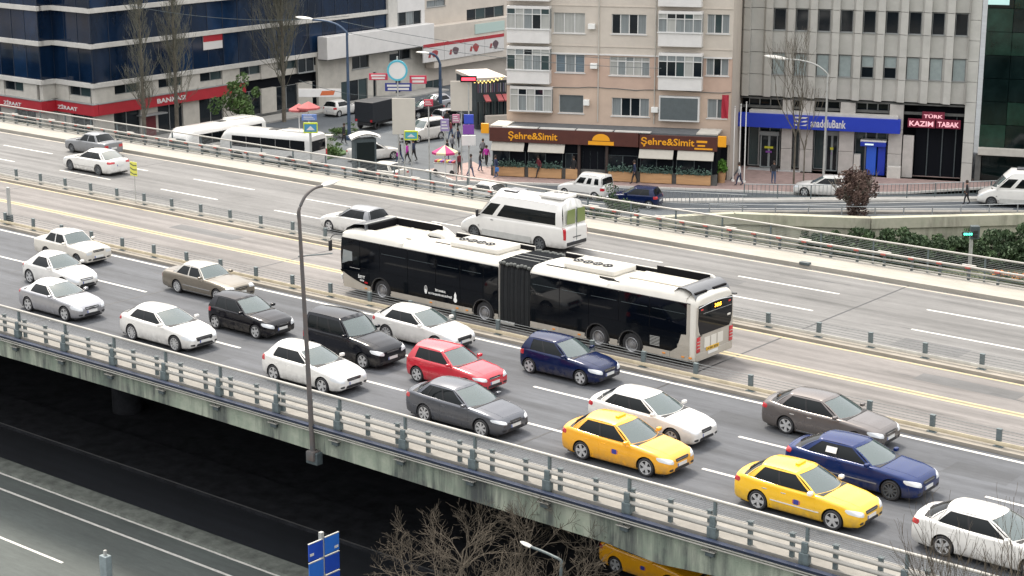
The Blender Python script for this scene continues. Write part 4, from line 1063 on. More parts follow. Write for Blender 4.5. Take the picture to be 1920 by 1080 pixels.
def build_bus(X, Y, heading=0.0):
    """local x runs from the front (0) to the rear (19.3); near side is y = 0, far side y = 2.55"""
    t = thing('articulated_bus', 'long black and white articulated bus with black bellows driving on the busway', 'bus', (X, Y, 0), heading)
    W = 2.65; H = 2.93; BZ = 2.62        # roof edge, top of the black side
    SK = .34                              # bottom of skirt
    FL = 19.4
    wheels = [2.6, 8.6, 14.65, 16.3]
    RW = .48
    def hull(x0, x1, name, fr, rr):
        # rounded box: section with coved roof edge; fr / rr = rounding of front/rear ends
        sec = [(0.03, SK), (0.0, SK + .1), (0, .58), (0, BZ - .02), (.04, BZ + .12), (.14, H - .10), (.28, H - .03), (.55, H), (W / 2, H + .03), (W - .55, H), (W - .28, H - .03), (W - .14, H - .10), (W - .04, BZ + .12), (W, BZ - .02), (W, .58), (W, SK + .1), (W - .03, SK)]
        xs = []
        if fr: xs += [x0 + fr * (1 - math.cos(k / 6 * PI / 2)) for k in range(6)]
        n = 12; xs += [_lerp(x0 + fr, x1 - rr, k / n) for k in range(n + 1)]
        if rr: xs += [x1 - rr * (1 - math.cos(k / 6 * PI / 2)) for k in range(5, -1, -1)]
        rows = []
        for x in xs:
            s = 1.0
            if fr and x < x0 + fr: s = math.sqrt(max(0, 1 - (1 - (x - x0) / fr) ** 2)); rad = fr
            if rr and x > x1 - rr: s = math.sqrt(max(0, 1 - (1 - (x1 - x) / rr) ** 2)); rad = rr
            if s < 1:
                ky = 1 - (.42 * rad) * (1 - s); kz = 1 - .30 * rad * (1 - s) / H * 2
                rows.append([(x, W / 2 + (y - W / 2) * ky, (SK + (z - SK) * kz) if z > 1.2 else z) for y, z in sec])
            else: rows.append([(x, y, z) for y, z in sec])
        b = MB(); m = len(sec); fs = []
        for i in range(len(rows) - 1):
            for j in range(m): fs.append((i * m + j, (i + 1) * m + j, (i + 1) * m + (j + 1) % m, i * m + (j + 1) % m))
        fs.append(tuple(range(m))); fs.append(tuple(range((len(rows) - 1) * m, len(rows) * m))[::-1])
        b.add([p for r in rows for p in r], fs)
        me = b.mesh(name, [BUSW, BUSK])
        for p in me.polygons:
            if abs(p.normal.y) > .9 and .5 < p.center.z < BZ and .2 < p.center.x < FL - .45: p.material_index = 1
        return me
    def cut_wheels(me, ws, nm):
        a = bpy.data.objects.new('tmp', me); COL.objects.link(a)
        c = MB()
        for w in ws:
            for s in (0, 1):
                y0, y1 = (-.3, .42) if s == 0 else (W - .42, W + .3)
                n = 32; R = RW + .10
                c.prism([(w + R * math.cos(2 * PI * i / n), RW + R * math.sin(2 * PI * i / n)) for i in range(n)], y0, y1, 'Y')
        cb = bpy.data.objects.new('tmpc', c.mesh('c', None)); COL.objects.link(cb)
        md = a.modifiers.new('b', 'BOOLEAN'); md.operation = 'DIFFERENCE'; md.object = cb; md.solver = 'MANIFOLD'
        out = bpy.data.meshes.new_from_object(a.evaluated_get(bpy.context.evaluated_depsgraph_get()))
        bpy.data.objects.remove(a); bpy.data.objects.remove(cb)
        if len(out.materials) == 0: out.materials.append(BUSW)
        out.polygons.foreach_set('use_smooth', [True] * len(out.polygons)); out.set_sharp_from_angle(angle=R_(35))
        return link(nm, out, None, t)
    GX0, GX1 = 9.45, 11.15
    cut_wheels(hull(0, GX0, 'front_body', .55, 0), wheels[:2], 'front_body')
    cut_wheels(hull(GX1, FL, 'rear_body', 0, .30), wheels[2:], 'rear_body')
    for w in wheels:                      # dark arch liners
        for s in (0, 1):
            n = 18; R = RW + .095; ya = .40 if s == 0 else W - .40; yb = .015 if s == 0 else W - .015
            arc = [(w + R * math.cos(PI * i / n * 1.15 - .24), RW + R * math.sin(PI * i / n * 1.15 - .24)) for i in range(n + 1)]
            b = MB(); b.add([(p, ya, q) for p, q in arc] + [(p, yb, q) for p, q in arc], [(i, i + 1, n + 2 + i, n + 1 + i) for i in range(n)]); b.add([(p, ya, q) for p, q in arc], [tuple(range(n + 1))])
            b.build('wheel_arch', BLACKP, t, True)
            # black rubber lip round the opening
            R2 = R + .05; o_ = [(w + r * math.cos(PI * i / n), RW + r * math.sin(PI * i / n)) for r in (R, R2) for i in range(n + 1)]
            yy = -.012 if s == 0 else W + .012
            b = MB(); b.add([(p, yy, q) for p, q in o_], [(i, i + 1, n + 2 + i, n + 1 + i) for i in range(n)]); b.build('arch_lip', BLACKP, t)
            tb = MB(); tw = .28
            tb.lathe([(.29, -tw / 2), (RW - .06, -tw / 2 - .01), (RW, -tw / 2 + .05), (RW, tw / 2 - .05), (RW - .06, tw / 2 + .01), (.29, tw / 2)], 36, 'Y')
            wo = tb.build('wheel', RUBBER, t, True, 35); wo.location = (w, .22 if s == 0 else W - .22, RW); wo.rotation_euler = (0, 0, PI if s == 0 else 0)
            rb = MB(); rb.lathe([(.30, tw / 2), (.285, tw / 2 + .015), (.26, tw / 2 - .01), (.245, tw / 2 - .09), (.18, tw / 2 - .11), (.17, tw / 2 - .05), (.10, tw / 2 - .04), (.09, tw / 2), (.001, tw / 2)], 28, 'Y')
            for k in range(10):
                a = 2 * PI * k / 10; rb.lathe([(.016, 0), (.016, .03), (.001, .03)], 6, 'Y', (math.cos(a) * .135, tw / 2 - .05, math.sin(a) * .135))
            rb.build('rim', mat('bus_rim', (.30, .30, .31), .4, metal=.5, var=.2, scale=8), wo, True, 30)
    # -- near and far side cladding
    def splits(a, b, cuts): 
        e = [a] + [c for c in cuts if a < c < b] + [b]; return list(zip(e, e[1:]))
    for s in (0, 1):
        ys = (-.014, -.004) if s == 0 else (W + .004, W + .014)
        front_cuts = [1.35, 2.55, 4.25, 5.9, 7.3, 8.6]; rear_cuts = [12.7, 14.2, 15.7, 17.2]
        if s == 1: front_cuts = [1.3, 2.2, 4.3, 6.0, 7.5]; rear_cuts = [12.6, 14.0, 16.0, 17.3]
        for (a, b_) in splits(.16, GX0 - .03, front_cuts) + splits(GX1 + .03, FL - .42, rear_cuts):
            first = a < .2
            b = MB(); g = .012
            if first:
                # cab side window with the dipped sill
                b.prism([(a, 1.06), (b_ - g, 1.18), (b_ - g, BZ), (a + .05, BZ), (a - .02, 1.9)], *sorted(ys), 'Y')
            else: b.box(a + g, b_ - g, *ys, 1.38, BZ, ch=.003)
            w = b.build('side_window', BUSG, t)
            if not first and s == 0 and b_ - a > 1.2:
                q = MB(); q.box(a + .12, b_ - .12, ys[0] - .004, ys[0], 2.20, 2.215); q.build('window_seam', POSTD, w)
        if s == 0:
            # driver: dark opening with lighter inner screen
            q = MB(); q.prism([(.22, 1.42), (.30, 2.08), (.86, 2.04), (.86, 1.62), (.62, 1.58)], -.018, -.0145, 'Y'); q.build('cab_pane', mat('cab_reflection_glass', (.22, .24, .24), .12, spec=.6), t)
            q = MB(); q.box(.92, 1.30, -.018, -.0145, 1.46, 2.06); q.build('cab_pane', GLASSD, t)
            q = MB(); q.box(.70, 1.32, -.022, -.0145, 1.30, 1.318); q.build('cab_sill_trim', GALV, t)
        # lower black panels, cut round the wheels
        def panel(a, b_, z0, z1, m, nm, y=ys):
            q = MB(); q.box(a + .008, b_ - .008, *y, z0 + .004, z1 - .004); return q.build(nm, m, t)
        def lowline(x): return .60 if x > 2 else .60 + .52 * ((2.0 - x) / 1.85) ** 1.7
        lows = splits(1.9, GX0 - .03, [4.25, 5.9, 7.3, 8.6]) + splits(GX1 + .03, FL - .42, [12.7, 14.2, 17.2])
        for (a, b_) in lows:
            # polygon with half-round notches
            top = 1.37; poly = []; n = 10
            z0 = .60
            pts = [(a + .008, z0)]
            for w in wheels:
                R = RW + .145
                if w + R <= a or w - R >= b_: continue
                dz = z0 - RW; hx = math.sqrt(R * R - dz * dz)
                for i in range(n + 1):
                    xx = w - hx + 2 * hx * i / n
                    zz = RW + math.sqrt(max(0, R * R - (xx - w) ** 2))
                    if a < xx < b_: pts.append((xx, zz))
                if w - hx < a < w + hx: pts = [p for p in pts if p != (a + .008, z0)]; pts.insert(0, (a + .008, RW + math.sqrt(max(0, R * R - (a - w) ** 2))))
            endin = any(abs(b_ - w) < RW + .145 for w in wheels)
            if not endin: pts.append((b_ - .008, z0))
            else:
                w = [w for w in wheels if abs(b_ - w) < RW + .145][0]; pts.append((b_ - .008, RW + math.sqrt(max(0, (RW + .145) ** 2 - (b_ - w) ** 2))))
            pts += [(b_ - .008, top), (a + .008, top)]
            q = MB(); q.prism(pts, *sorted(ys), 'Y'); q.build('lower_panel', BUSK, t)
        # cab corner panel with curved lower edge
        pts = [(.10 + 1.78 * i / 10, lowline(.10 + 1.78 * i / 10)) for i in range(11)]
        q = MB(); q.prism(pts + [(1.88, 1.36), (1.37, 1.36), (1.37, 1.165), (.13, 1.045)], *sorted(ys), 'Y'); q.build('lower_panel', BUSK, t)
        # beige skirt
        yk = (-.020, -.002) if s == 0 else (W + .002, W + .020)
        R = RW + .15
        segs = [(.45, wheels[0] - R), (wheels[0] + R, 5.9), (5.9, wheels[1] - R - .55), (wheels[1] - R - .55, wheels[1] - R), (wheels[1] + R, GX0 - .02), (GX1 + .02, 12.7), (12.7, wheels[2] - R), (wheels[2] + R, wheels[3] - R), (wheels[3] + R, 18.2), (18.2, FL - .30)]
        for i, (a, b_) in enumerate(segs):
            q = MB()
            if i == 0: q.prism([(.30, .36), (b_, SK), (b_, .585)] + [(_lerp(1.9, .28, k / 8), lowline(_lerp(1.9, .28, k / 8)) - .015) for k in range(9)], *sorted(yk), 'Y')
            else: q.box(a + .006, b_ - .006, *yk, SK, .585, ch=.005)
            o = q.build('skirt_panel', BUSB, t)
            if b_ - a > .5:
                q = MB(); yy = (-.045, -.02) if s == 0 else (W + .02, W + .045)
                q.box(b_ - .34, b_ - .20, *yy, .44, .50, ch=.008); q.build('side_marker', AMBER, o)
        q = MB(); yy = (-.03, -.014) if s == 0 else (W + .014, W + .03); q.box(1.62, 1.80, *yy, .70, .77); q.build('indicator', TAILR, t)
        # black line under the roof cove
        for a, b_ in ((.25, GX0 - .02), (GX1 + .02, FL - .3)):
            q = MB(); yy = (-.02, .01) if s == 0 else (W - .01, W + .02); q.box(a, b_, *yy, BZ + .004, BZ + .03); q.build('roof_gutter', BLACKP, t)
        # louvres near the rear
        for (xa, z0, n) in ((17.25, .70, 7), (18.55, .52, 8)):
            for k in range(n):
                q = MB(); yy = (-.028, -.014) if s == 0 else (W + .014, W + .028); q.box(xa, xa + .46 + (.1 if xa > 18 else 0), *yy, z0 + k * .058, z0 + k * .058 + .024); q.build('louvre', BUSB if xa > 18 else GALV, t)
    # rear side corner in beige, with raked edge
    for s in (0, 1):
        yk = (-.018, -.003) if s == 0 else (W + .003, W + .018)
        q = MB(); q.prism([(18.25, .59), (FL - .30, .59), (FL - .30, BZ), (FL - .44, BZ), (FL - .44, 1.38), (18.72, 1.36), (18.55, .80)], *sorted(yk), 'Y'); q.build('rear_corner_panel', BUSB, t)
    # side lettering (near side)
    Ms = lambda x, z, y=-.0175: Matrix.Translation((x, y, z)) @ Matrix.Rotation(PI / 2, 4, 'X')
    LW = mat('lettering_white', (.82, .82, .80), .5)
    text('İETT', .42, .17, Ms(1.42, .98), LW, t, bold=.02, extrude=.002)
    text('4036', .26, .08, Ms(1.44, .80), LW, t, bold=.02, extrude=.002)
    text('İSTANBUL', .62, .12, Ms(6.18, 1.08), LW, t, bold=.02, extrude=.002)
    text('BÜYÜKŞEHİR BELEDİYESİ', 1.36, .125, Ms(6.16, .88), LW, t, bold=.02, extrude=.002)
    q = MB()                                   # tall oval emblem with towers and a gourd-shaped one
    o_ = [(5.32 + .085 * math.cos(a), 1.0 + .19 * math.sin(a)) for a in [2 * PI * k / 20 for k in range(20)]]
    i_ = [(5.32 + .065 * math.cos(a), 1.0 + .165 * math.sin(a)) for a in [2 * PI * k / 20 for k in range(20)]]
    q.add([(x, -.0172, z) for x, z in o_ + i_], [(k, (k + 1) % 20, 20 + (k + 1) % 20, 20 + k) for k in range(20)])
    q.prism([(5.28, .86), (5.36, .86), (5.37, 1.0), (5.335, 1.02), (5.325, 1.13), (5.315, 1.13), (5.305, 1.02), (5.27, 1.0)], -.0175, -.016, 'Y'); q.build('emblem', LW, t)
    q = MB(); q.prism([(7.03 + .10 * math.cos(a), .80 + .11 * math.sin(a)) for a in [2 * PI * k / 18 for k in range(18)]], -.0175, -.016, 'Y')
    q.prism([(6.97, .90), (7.09, .90), (7.095, 1.03), (7.05, 1.12), (7.03, 1.16), (7.01, 1.12), (6.965, 1.03)], -.0182, -.0165, 'Y'); q.build('emblem', LW, t)
    # -- front
    q = MB(); q.box(-.02, .03, .28, W - .28, 1.05, 2.70, ch=.02); q.build('windscreen', BUSG, t)
    q = MB(); q.box(-.04, .02, .35, W - .35, .45, .95, ch=.02); q.build('front_panel', BUSW, t)
    for s in (0, 1):
        y = .32 if s == 0 else W - .32
        q = MB(); q.box(-.03, .05, y - .2, y + .2, .62, .84, ch=.03); q.build('headlight', HEADL, t)
        y = -.22 if s == 0 else W + .22
        q = MB(); q.tube(curve_pts([(.25, .1 if s == 0 else W - .1, 2.72), (-.15, y * .6 if s == 0 else W + .12, 2.70), (-.30, y, 2.5)]), .02, 6); q.box(-.36, -.26, y - .09, y + .09, 1.95, 2.45, ch=.03); q.build('wing_mirror', BLACKP, t, True)
    # -- roof: front tub with raised cowls
    def cowl(a, b_, y0, y1, z0, h, nm, flip=1, ramp_a=.35, ramp_b=.5):
        """raised long cover along one roof edge with sloping ends"""
        rows = []
        for i in range(17):
            x = _lerp(a, b_, i / 16)
            k = min(1, (x - a) / ramp_a if ramp_a else 1, (b_ - x) / ramp_b if ramp_b else 1); k = math.sin(max(0, k) * PI / 2)
            hh = z0 + h * k
            if flip > 0: rows.append([(x, y0 + .0, z0 - .32), (x, y0 + .05, z0 - .10), (x, y0 + .16, hh - .07), (x, y0 + .30, hh), (x, y1 - .03, hh), (x, y1, hh - .04), (x, y1, z0 - .02)])
            else: rows.append([(x, y1 - .0, z0 - .32), (x, y1 - .05, z0 - .10), (x, y1 - .16, hh - .07), (x, y1 - .30, hh), (x, y0 + .03, hh), (x, y0, hh - .04), (x, y0, z0 - .02)])
        b = MB(); b.grid(rows); b.add(rows[0], [tuple(range(7))]); b.add(rows[-1], [tuple(range(7))])
        return b.build(nm, BUSW, t, True, 40)
    cowl(.25, 3.9, -.012, .46, H, .15, 'roof_cowl', 1, .8, .5)
    c2 = cowl(.25, 5.0, W - .40, W + .012, H, .42, 'roof_cowl', -1, .8, 1.1)
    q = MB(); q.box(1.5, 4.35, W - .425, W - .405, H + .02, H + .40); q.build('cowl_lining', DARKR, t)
    for k in range(3): q = MB(); q.box(1.6 + k * .95, 1.75 + k * .95, W - .56, W - .475, H + .0, H + .10, ch=.01); q.build('roof_bracket', BUSW, t)
    # bridge of the tub at its rear end
    rows = []
    for i in range(9):
        y = _lerp(.35, W - .30, i / 8); k = math.sin(PI * i / 8)
        rows.append([(3.15, y, H + .02), (3.25, y, H + .22), (3.50, y, H + .30), (3.9, y, H + .27), (4.1 + .5 * (i / 8), y, H + .04)])
    # raised arch only near the far edge and near edge
    cowl(3.55, 4.55, .40, 1.25, H, .17, 'cowl_end', 1, .45, .35)
    cowl(4.0, 5.35, W - 1.15, W - .35, H, .26, 'cowl_end', -1, .3, .7)
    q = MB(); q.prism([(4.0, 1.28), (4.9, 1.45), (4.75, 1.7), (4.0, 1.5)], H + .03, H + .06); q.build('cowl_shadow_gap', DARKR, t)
    q = MB(); q.grid([[(.16, y, H - .12), (.34, y, H + .12), (.80, y, H + .34), (1.42, y, H + .40), (1.52, y, H + .04)] for y in [_lerp(.22, W - .22, i / 8) for i in range(9)]]); q.build('front_fairing', BGRY, t, True, 35)
    q = MB(); q.box(1.50, 1.58, .40, W - .42, H + .03, H + .37, ch=.01); q.build('fairing_back', DARKR, t)
    q = MB(); q.tube([(1.46, .25, H + .41), (1.46, W - .3, H + .42)], .03, 6); q.build('fairing_rail', GALV, t, True)
    q = MB(); q.box(1.62, 4.0, .50, W - .45, H + .02, H + .08, ch=.02); q.build('battery_cover', BROOF, t)
    def hatch(x, y, m, nm='roof_hatch', L=.85, w=.72):
        q = MB(); q.box(x, x + L, y, y + w, H + .01, H + .065, ch=.02); q.mat(1); q.box(x - .03, x + L + .03, y - .03, y + w + .03, H, H + .03); q.build(nm, [m, DARKR], t)
    hatch(5.15, .85, BUSB); 
    def aircon(x, L=2.75):
        y0, y1 = .62, W - .45; z = H + .02
        b = MB(); b.box(x, x + L, y0, y1, z - .02, z + .26, ch=.09); ac = b.build('air_conditioner', BUSW, t, True, 50)
        q = MB(); q.box(x + .12, x + L - .55, y0 + .28, y0 + .76, z + .262, z + .272); q.build('fan_plate', BUSB, ac)
        for k in range(4):
            cx = x + .40 + k * .50; cy = y0 + .52
            q = MB(); q.lathe([(.175, 0), (.19, .03), (.215, .03), (.22, 0)], 20, 'Z', (cx, cy, z + .27)); q.mat(1); q.lathe([(.001, .008), (.175, .008)], 16, 'Z', (cx, cy, z + .27))
            q.mat(2)
            for j in range(4):
                a = PI / 2 * j + k; q.prism([(cx + .03 * math.cos(a), cy + .03 * math.sin(a)), (cx + .14 * math.cos(a - .25), cy + .14 * math.sin(a - .25)), (cx + .14 * math.cos(a + .3), cy + .14 * math.sin(a + .3))], z + .285, z + .289)
            q.build('fan', [BLACKP, DARKR, GALV], ac)
        for yy in (y0 + .16, y0 + .86):
            q = MB(); q.box(x + .25, x + L - .35, yy, yy + .05, z + .262, z + .268); q.build('vent_slot', BUSB, ac)
    aircon(6.15); aircon(11.95 + .45, 2.6)
    hatch(11.55, .62, GALV, 'roof_hatch', .95, .95)
    # side rails on the far roof edge
    for a, b_ in ((5.0, GX0), (GX1, 16.6)):
        q = MB(); q.box(a, b_, W - .26, W - .21, H - .04, H + .14); q.mat(1); q.box(a, b_, W - .20, W - .15, H - .06, H + .17, ch=.01); q.build('roof_side_rail', [DARKR, BUSW], t)
    q = MB(); q.box(15.55, 18.3, .85, W - .55, H + .02, H + .10, ch=.03); q.build('engine_cover', BROOF, t)
    hatch(16.7, 1.0, BUSB, L=.8, w=.75)
    cowl(15.1, 18.9, -.012, .42, H, .17, 'roof_cowl', 1, 1.3, .4)
    cowl(15.9, 18.95, W - .36, W + .012, H, .38, 'roof_cowl', -1, .5, .5)
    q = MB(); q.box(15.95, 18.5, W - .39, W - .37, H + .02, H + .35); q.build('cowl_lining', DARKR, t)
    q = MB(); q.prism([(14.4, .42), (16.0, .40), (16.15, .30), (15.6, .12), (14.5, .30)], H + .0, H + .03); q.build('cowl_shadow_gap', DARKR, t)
    # rear roof bow in dark grey
    rows = [[(18.25, y, H + .08), (18.45, y, H + .25), (18.8, y, H + .26), (19.05, y, H + .16), (19.24, y, H - .06), (19.315, y, BZ - .02)] for y in [_lerp(.10, W - .10, i / 10) for i in range(11)]]
    q = MB(); q.grid(rows); q.build('rear_bow', BGRY, t, True, 60)
    for a, b_ in ((.22, 1.05), (1.5, W - .22)):
        q = MB(); q.box(19.05, 19.20, a, b_, H + .02, H + .10, ch=.02); q.build('air_slot', DARKR, t)
    # -- bellows: pleated side walls and roof
    n = 15
    for s in (0, 1):
        rows = []
        for i in range(2 * n + 1):
            x = _lerp(GX0, GX1, i / (2 * n)); k = .035 if i % 2 else .11; wob = .02 * math.sin(i * 1.9)
            y = k + wob if s == 0 else W - k - wob
            rows.append([(x, y, .26 + wob), (x, y - (.02 if s == 0 else -.02), 1.2), (x, y, 2.55), (x, y + (.06 if s == 0 else -.06), 2.74)])
        b = MB(); b.grid(rows); b.build('bellows_side', BELL, t)
    rows = []
    for i in range(2 * n + 1):
        x = _lerp(GX0, GX1, i / (2 * n)); k = 2.74 if i % 2 else 2.86
        rows.append([(x, .06, k - .03), (x, .20, k + .06), (x, W / 2, k + .08), (x, W - .2, k + .06), (x, W - .06, k - .03)])
    b = MB(); b.grid(rows); b.build('bellows_roof', BELL, t)
    RUF = mat('bellows_hem', (.10, .105, .10), .85, var=.3, scale=9)
    for s in (0, 1):
        y = .03 if s == 0 else W - .10
        for k in range(9 if s == 0 else 12):
            x = _lerp(GX0 + .08, GX1 - .08, k / (8 if s == 0 else 11))
            q = MB(); q.lathe([(.02, -.09), (.065, -.06), (.085, 0), (.06, .06), (.02, .09)], 7, 'X', (x, y, 2.84 + .03 * math.sin(k * 2.2) + (.05 if s else 0))); q.build('bellows_hem', RUF, t, True, 60)
    for k in range(3):
        y = .62 + k * .42; q = MB(); q.tube([(GX0 - .05, y, 3.0), (GX1 + .05, y, 3.0)], .012, 5); q.build('roof_cable', GALV, t)
    q = MB(); q.box(GX0 - .1, GX1 + .1, .35, W - .35, .30, 2.72); q.build('bellows_core', BLACKP, t)
    q = MB(); q.box(GX0 + .1, GX0 + .85, -.02, .25, .22, .34, ch=.02); q.build('joint_guard', GALV, t)
    # -- rear face
    X1 = FL
    q = MB(); q.box(X1 - .02, X1 + .012, .04, W - .04, SK + .02, .66, ch=.03); q.build('rear_bumper', BUSB, t)
    q = MB(); q.box(X1 - .01, X1 + .004, .06, W - .06, .66, 1.40, ch=.01); q.build('engine_door', BUSB, t)
    q = MB(); q.prism([(.14, BZ - .06), (.12, 1.9), (.20, 1.52), (.30, 1.38), (W - .30, 1.38), (W - .20, 1.52), (W - .12, 1.9), (W - .14, BZ - .06)], X1 - .01, X1 + .022, 'X'); q.build('rear_window', BUSG, t)
    q = MB(); q.prism([(.06, BZ - .10), (.04, 1.4), (.20, 1.40), (.13, 1.56), (.10, 1.9), (.12, BZ - .10)], X1 - .02, X1 + .012, 'X'); q.prism([(W - .06, BZ - .10), (W - .04, 1.4), (W - .20, 1.40), (W - .13, 1.56), (W - .10, 1.9), (W - .12, BZ - .10)], X1 - .02, X1 + .012, 'X'); q.build('rear_pillar', BUSB, t)
    q = MB(); q.tube(curve_pts([(X1 + .03, .10, BZ - .12), (X1 + .05, W / 2, BZ - .02), (X1 + .03, W - .10, BZ - .12)]), .016, 6); q.build('rear_trim', CHROME, t, True)
    q = MB(); q.tube([(X1 + .03, .45, 2.22), (X1 + .035, W - .2, 2.20)], .006, 4); q.build('window_trim', GALV, t)
    dm = MB(); dm.box(X1 + .022, X1 + .04, 1.18, 1.72, 2.30, 2.50); d = dm.build('destination_display', DARKR, t)
    Mr = Matrix.Translation((X1 + .044, 1.45, 2.40)) @ Matrix.Rotation(PI / 2, 4, 'Z') @ Matrix.Rotation(PI / 2, 4, 'X')
    text('34AS', .46, .15, Mr, LEDO, d, bold=.03, extrude=.003)
    for y in (.34, W - .34):
        q = MB(); q.box(X1 + .022, X1 + .035, y - .08, y + .08, 2.36, 2.42, ch=.005); q.build('brake_marker', LEDR, t)
    q = MB(); q.box(X1 + .022, X1 + .05, W - .50, W - .26, 1.80, 1.88, ch=.02); q.build('rear_sticker', BUSW, t)
    for s in (0, 1):
        y0, y1 = (.03, .29) if s == 0 else (W - .29, W - .03)
        b = MB(); b.box(X1 + .0, X1 + .03, y0, y1, .70, 1.32, ch=.02); tl = b.build('tail_light', TAILR, t, True)
        for k in range(3): q = MB(); q.box(X1 + .03, X1 + .036, y0 + .02, y1 - .02, .86 + k * .13, .885 + k * .13); q.build('lamp_rib', GALV, tl)
        y = -.025 if s == 0 else W + .0
        q = MB(); q.box(X1 - .30, X1 - .16, -.03 if s == 0 else W, 0 if s == 0 else W + .03, .44, .51); q.build('side_marker', AMBER, t)
    for k in range(3):
        q = MB(); q.box(X1 + .006, X1 + .016, .58 + k * .47, .58 + k * .47 + .40, .80, 1.22, ch=.006); q.build('engine_grille', BUSW, t)
    q = MB(); q.box(X1 + .014, X1 + .03, .72, 1.62, .66, .80); pl = q.build('yellow_plate', mat('plate_yellow', (.62, .36, .02), .5), t)
    Mp = Matrix.Translation((X1 + .032, 1.17, .73)) @ Matrix.Rotation(PI / 2, 4, 'Z') @ Matrix.Rotation(PI / 2, 4, 'X')
    text('34 BN 4036', .78, .09, Mp, BLACKP, pl, bold=.02, extrude=.002)
    q = MB(); q.box(X1 + .014, X1 + .03, .85, 1.55, .50, .62); q.build('number_plate', PLATE, t)
    Mp = Matrix.Translation((X1 + .010, .30, 1.34)) @ Matrix.Rotation(PI / 2, 4, 'Z') @ Matrix.Rotation(PI / 2, 4, 'X')
    text('CAPA', .26, .06, Mp, BLACKP, t, bold=.02, extrude=.002)
    q = MB(); q.box(18.9, X1 + .10, W - .05, W + .10, BZ - .05, BZ + .0, ch=.01); q.build('rear_corner_fin', BLACKP, t)
    q = MB(); q.box(.5, GX0 - .2, .25, W - .25, .24, .40); q.box(GX1 + .2, FL - .4, .25, W - .25, .24, .40); q.build('underbody', BLACKP, t)
    return t
build_bus(-55.5, 55.28)
# ================================================================== TRAFFIC
WHT = paint('white_paint', (.66, .645, .615))
WHT2 = paint('cream_white_paint', (.60, .565, .50))
SILV = paint('silver_paint', (.36, .36, .38), .3, .55)
BEIG = paint('gold_beige_paint', (.20, .175, .14), .3, .45)
BLKP = paint('black_paint', (.003, .003, .006), .15)
BLKP2 = paint('van_black_paint', (.004, .005, .009), .15)
GRYP = paint('dark_grey_paint', (.11, .115, .13), .25, .6)
BRNP = paint('taupe_paint', (.15, .135, .13), .25, .5)
BLUP = paint('navy_blue_paint', (.003, .010, .050), .2, .1)
BLUP2 = paint('royal_blue_paint', (.004, .018, .095), .2, .1)
REDP = paint('red_paint', (.48, .012, .028), .25)
YELP = paint('taxi_yellow', (.78, .36, .008), .3)
YELP2 = paint('taxi_lemon_yellow', (.80, .46, .008), .3)
GRY2 = paint('old_grey_paint', (.22, .225, .235), .35, .3)
RIMOLD = RIMD
G_N = 'cars queueing on the near carriageway'
def taxi_kit(root, T):
    b = MB(); b.box(-.07, .07, -.22, .22, 0, .09, ch=.025); o = b.build('taxi_roof_sign', mat('taxi_sign_yellow', (.70, .52, .03), .4), root, True); o.location = (.98, 0, T['H'] - .01)
    W2 = T['W'] / 2
    for s in (-1, 1):
        q = MB(); y = s * (W2 + .004); q.box(1.28, 1.46, min(y, y + s * .004), max(y, y + s * .004), .52, .68, ch=.0015); dr = q.build('door_emblem', mat('emblem_blue', (.03, .04, .25), .5), root)
        q = MB(); q.box(1.24, 1.28, min(y, y + s * .004), max(y, y + s * .004), .54, .66); q.box(1.46, 1.51, min(y, y + s * .004), max(y, y + s * .004), .54, .66); q.build('emblem_wing', mat('emblem_pink', (.45, .12, .10), .5), root)
def note_kit(root, T):
    b = MB(); b.box(-.19, .19, -.006, .006, -.10, .10)
    o = b.build('paper_notice', PLATE, root); o.rotation_euler = (R_(-27), 0, 0); o.location = (.62, -.775, 1.17)
def lane(near): return near
def C(kind, xr, ynear, label, col, **k):
    W = (TYPES[kind]['W']) / 2
    return place_car(kind, xr, ynear + W, label, col, **k)
C('boxy', -71.5, 50.9, 'white boxy old saloon with cream sides at the far left beside the near median', WHT2, roof=WHT, group=G_N)
C('beetle', -67.9, 47.3, 'white rounded two door coupe between the boxy old saloon and the silver coupe', WHT, group=G_N)
C('coupe', -63.7, 44.2, 'silver coupe with a pale roof in the near lane at the left edge', SILV, roof=WHT, mould=CHROME, group=G_N, name='coupe_car')
C('classic', -61.2, 50.5, 'gold beige square cut old executive saloon beside the near median', BEIG, roof=paint('pale_beige_paint', (.42, .40, .36), .3, .3), mould=CHROME, group=G_N, trim=CHROME)
C('saloon_c', -56.55, 44.15, 'white coupe-like saloon in the near lane, behind the railing left of the lamp post', WHT, group=G_N)
C('hatch', -55.2, 47.5, 'black small hatchback in the middle lane ahead of the white saloon', BLKP, group=G_N)
C('van', -49.0, 47.25, 'black tall people carrier just right of the lamp post, ahead of the white hatchback', BLKP2, group=G_N)
C('hatch_long', -47.85, 43.95, 'white hatchback right beside the lamp post in the near lane', WHT, group=G_N)
C('saloon_c', -48.35, 50.75, 'white saloon in the lane next to the busway, below the front half of the bus', WHT, group=G_N)
C('hatch_b', -43.5, 47.3, 'red small hatchback in the middle lane', REDP, group=G_N)
C('saloon_b', -40.1, 43.95, 'dark grey saloon in the near lane, in front of the red hatchback', GRYP, group=G_N)
C('hatch', -40.9, 50.9, 'dark blue small hatchback with silver wheels, below the rear half of the bus', BLUP, group=G_N)
C('saloon_b', -34.45, 47.3, 'white saloon partly hidden by the first yellow taxi', WHT, group=G_N)
C('saloon', -33.4, 44.35, 'orange yellow taxi with blue door emblem, behind the paler taxi', YELP, cat='taxi', roofkit=taxi_kit, group=G_N, name='taxi')
C('saloon_long', -29.5, 50.95, 'taupe grey saloon with bright door handles beside the near median at the right', BRNP, handle=CHROME, trim=CHROME, group=G_N)
C('exec', -26.45, 47.45, 'royal blue saloon with a white paper in its side window', BLUP2, mould=SILV, roofkit=note_kit, group=G_N)
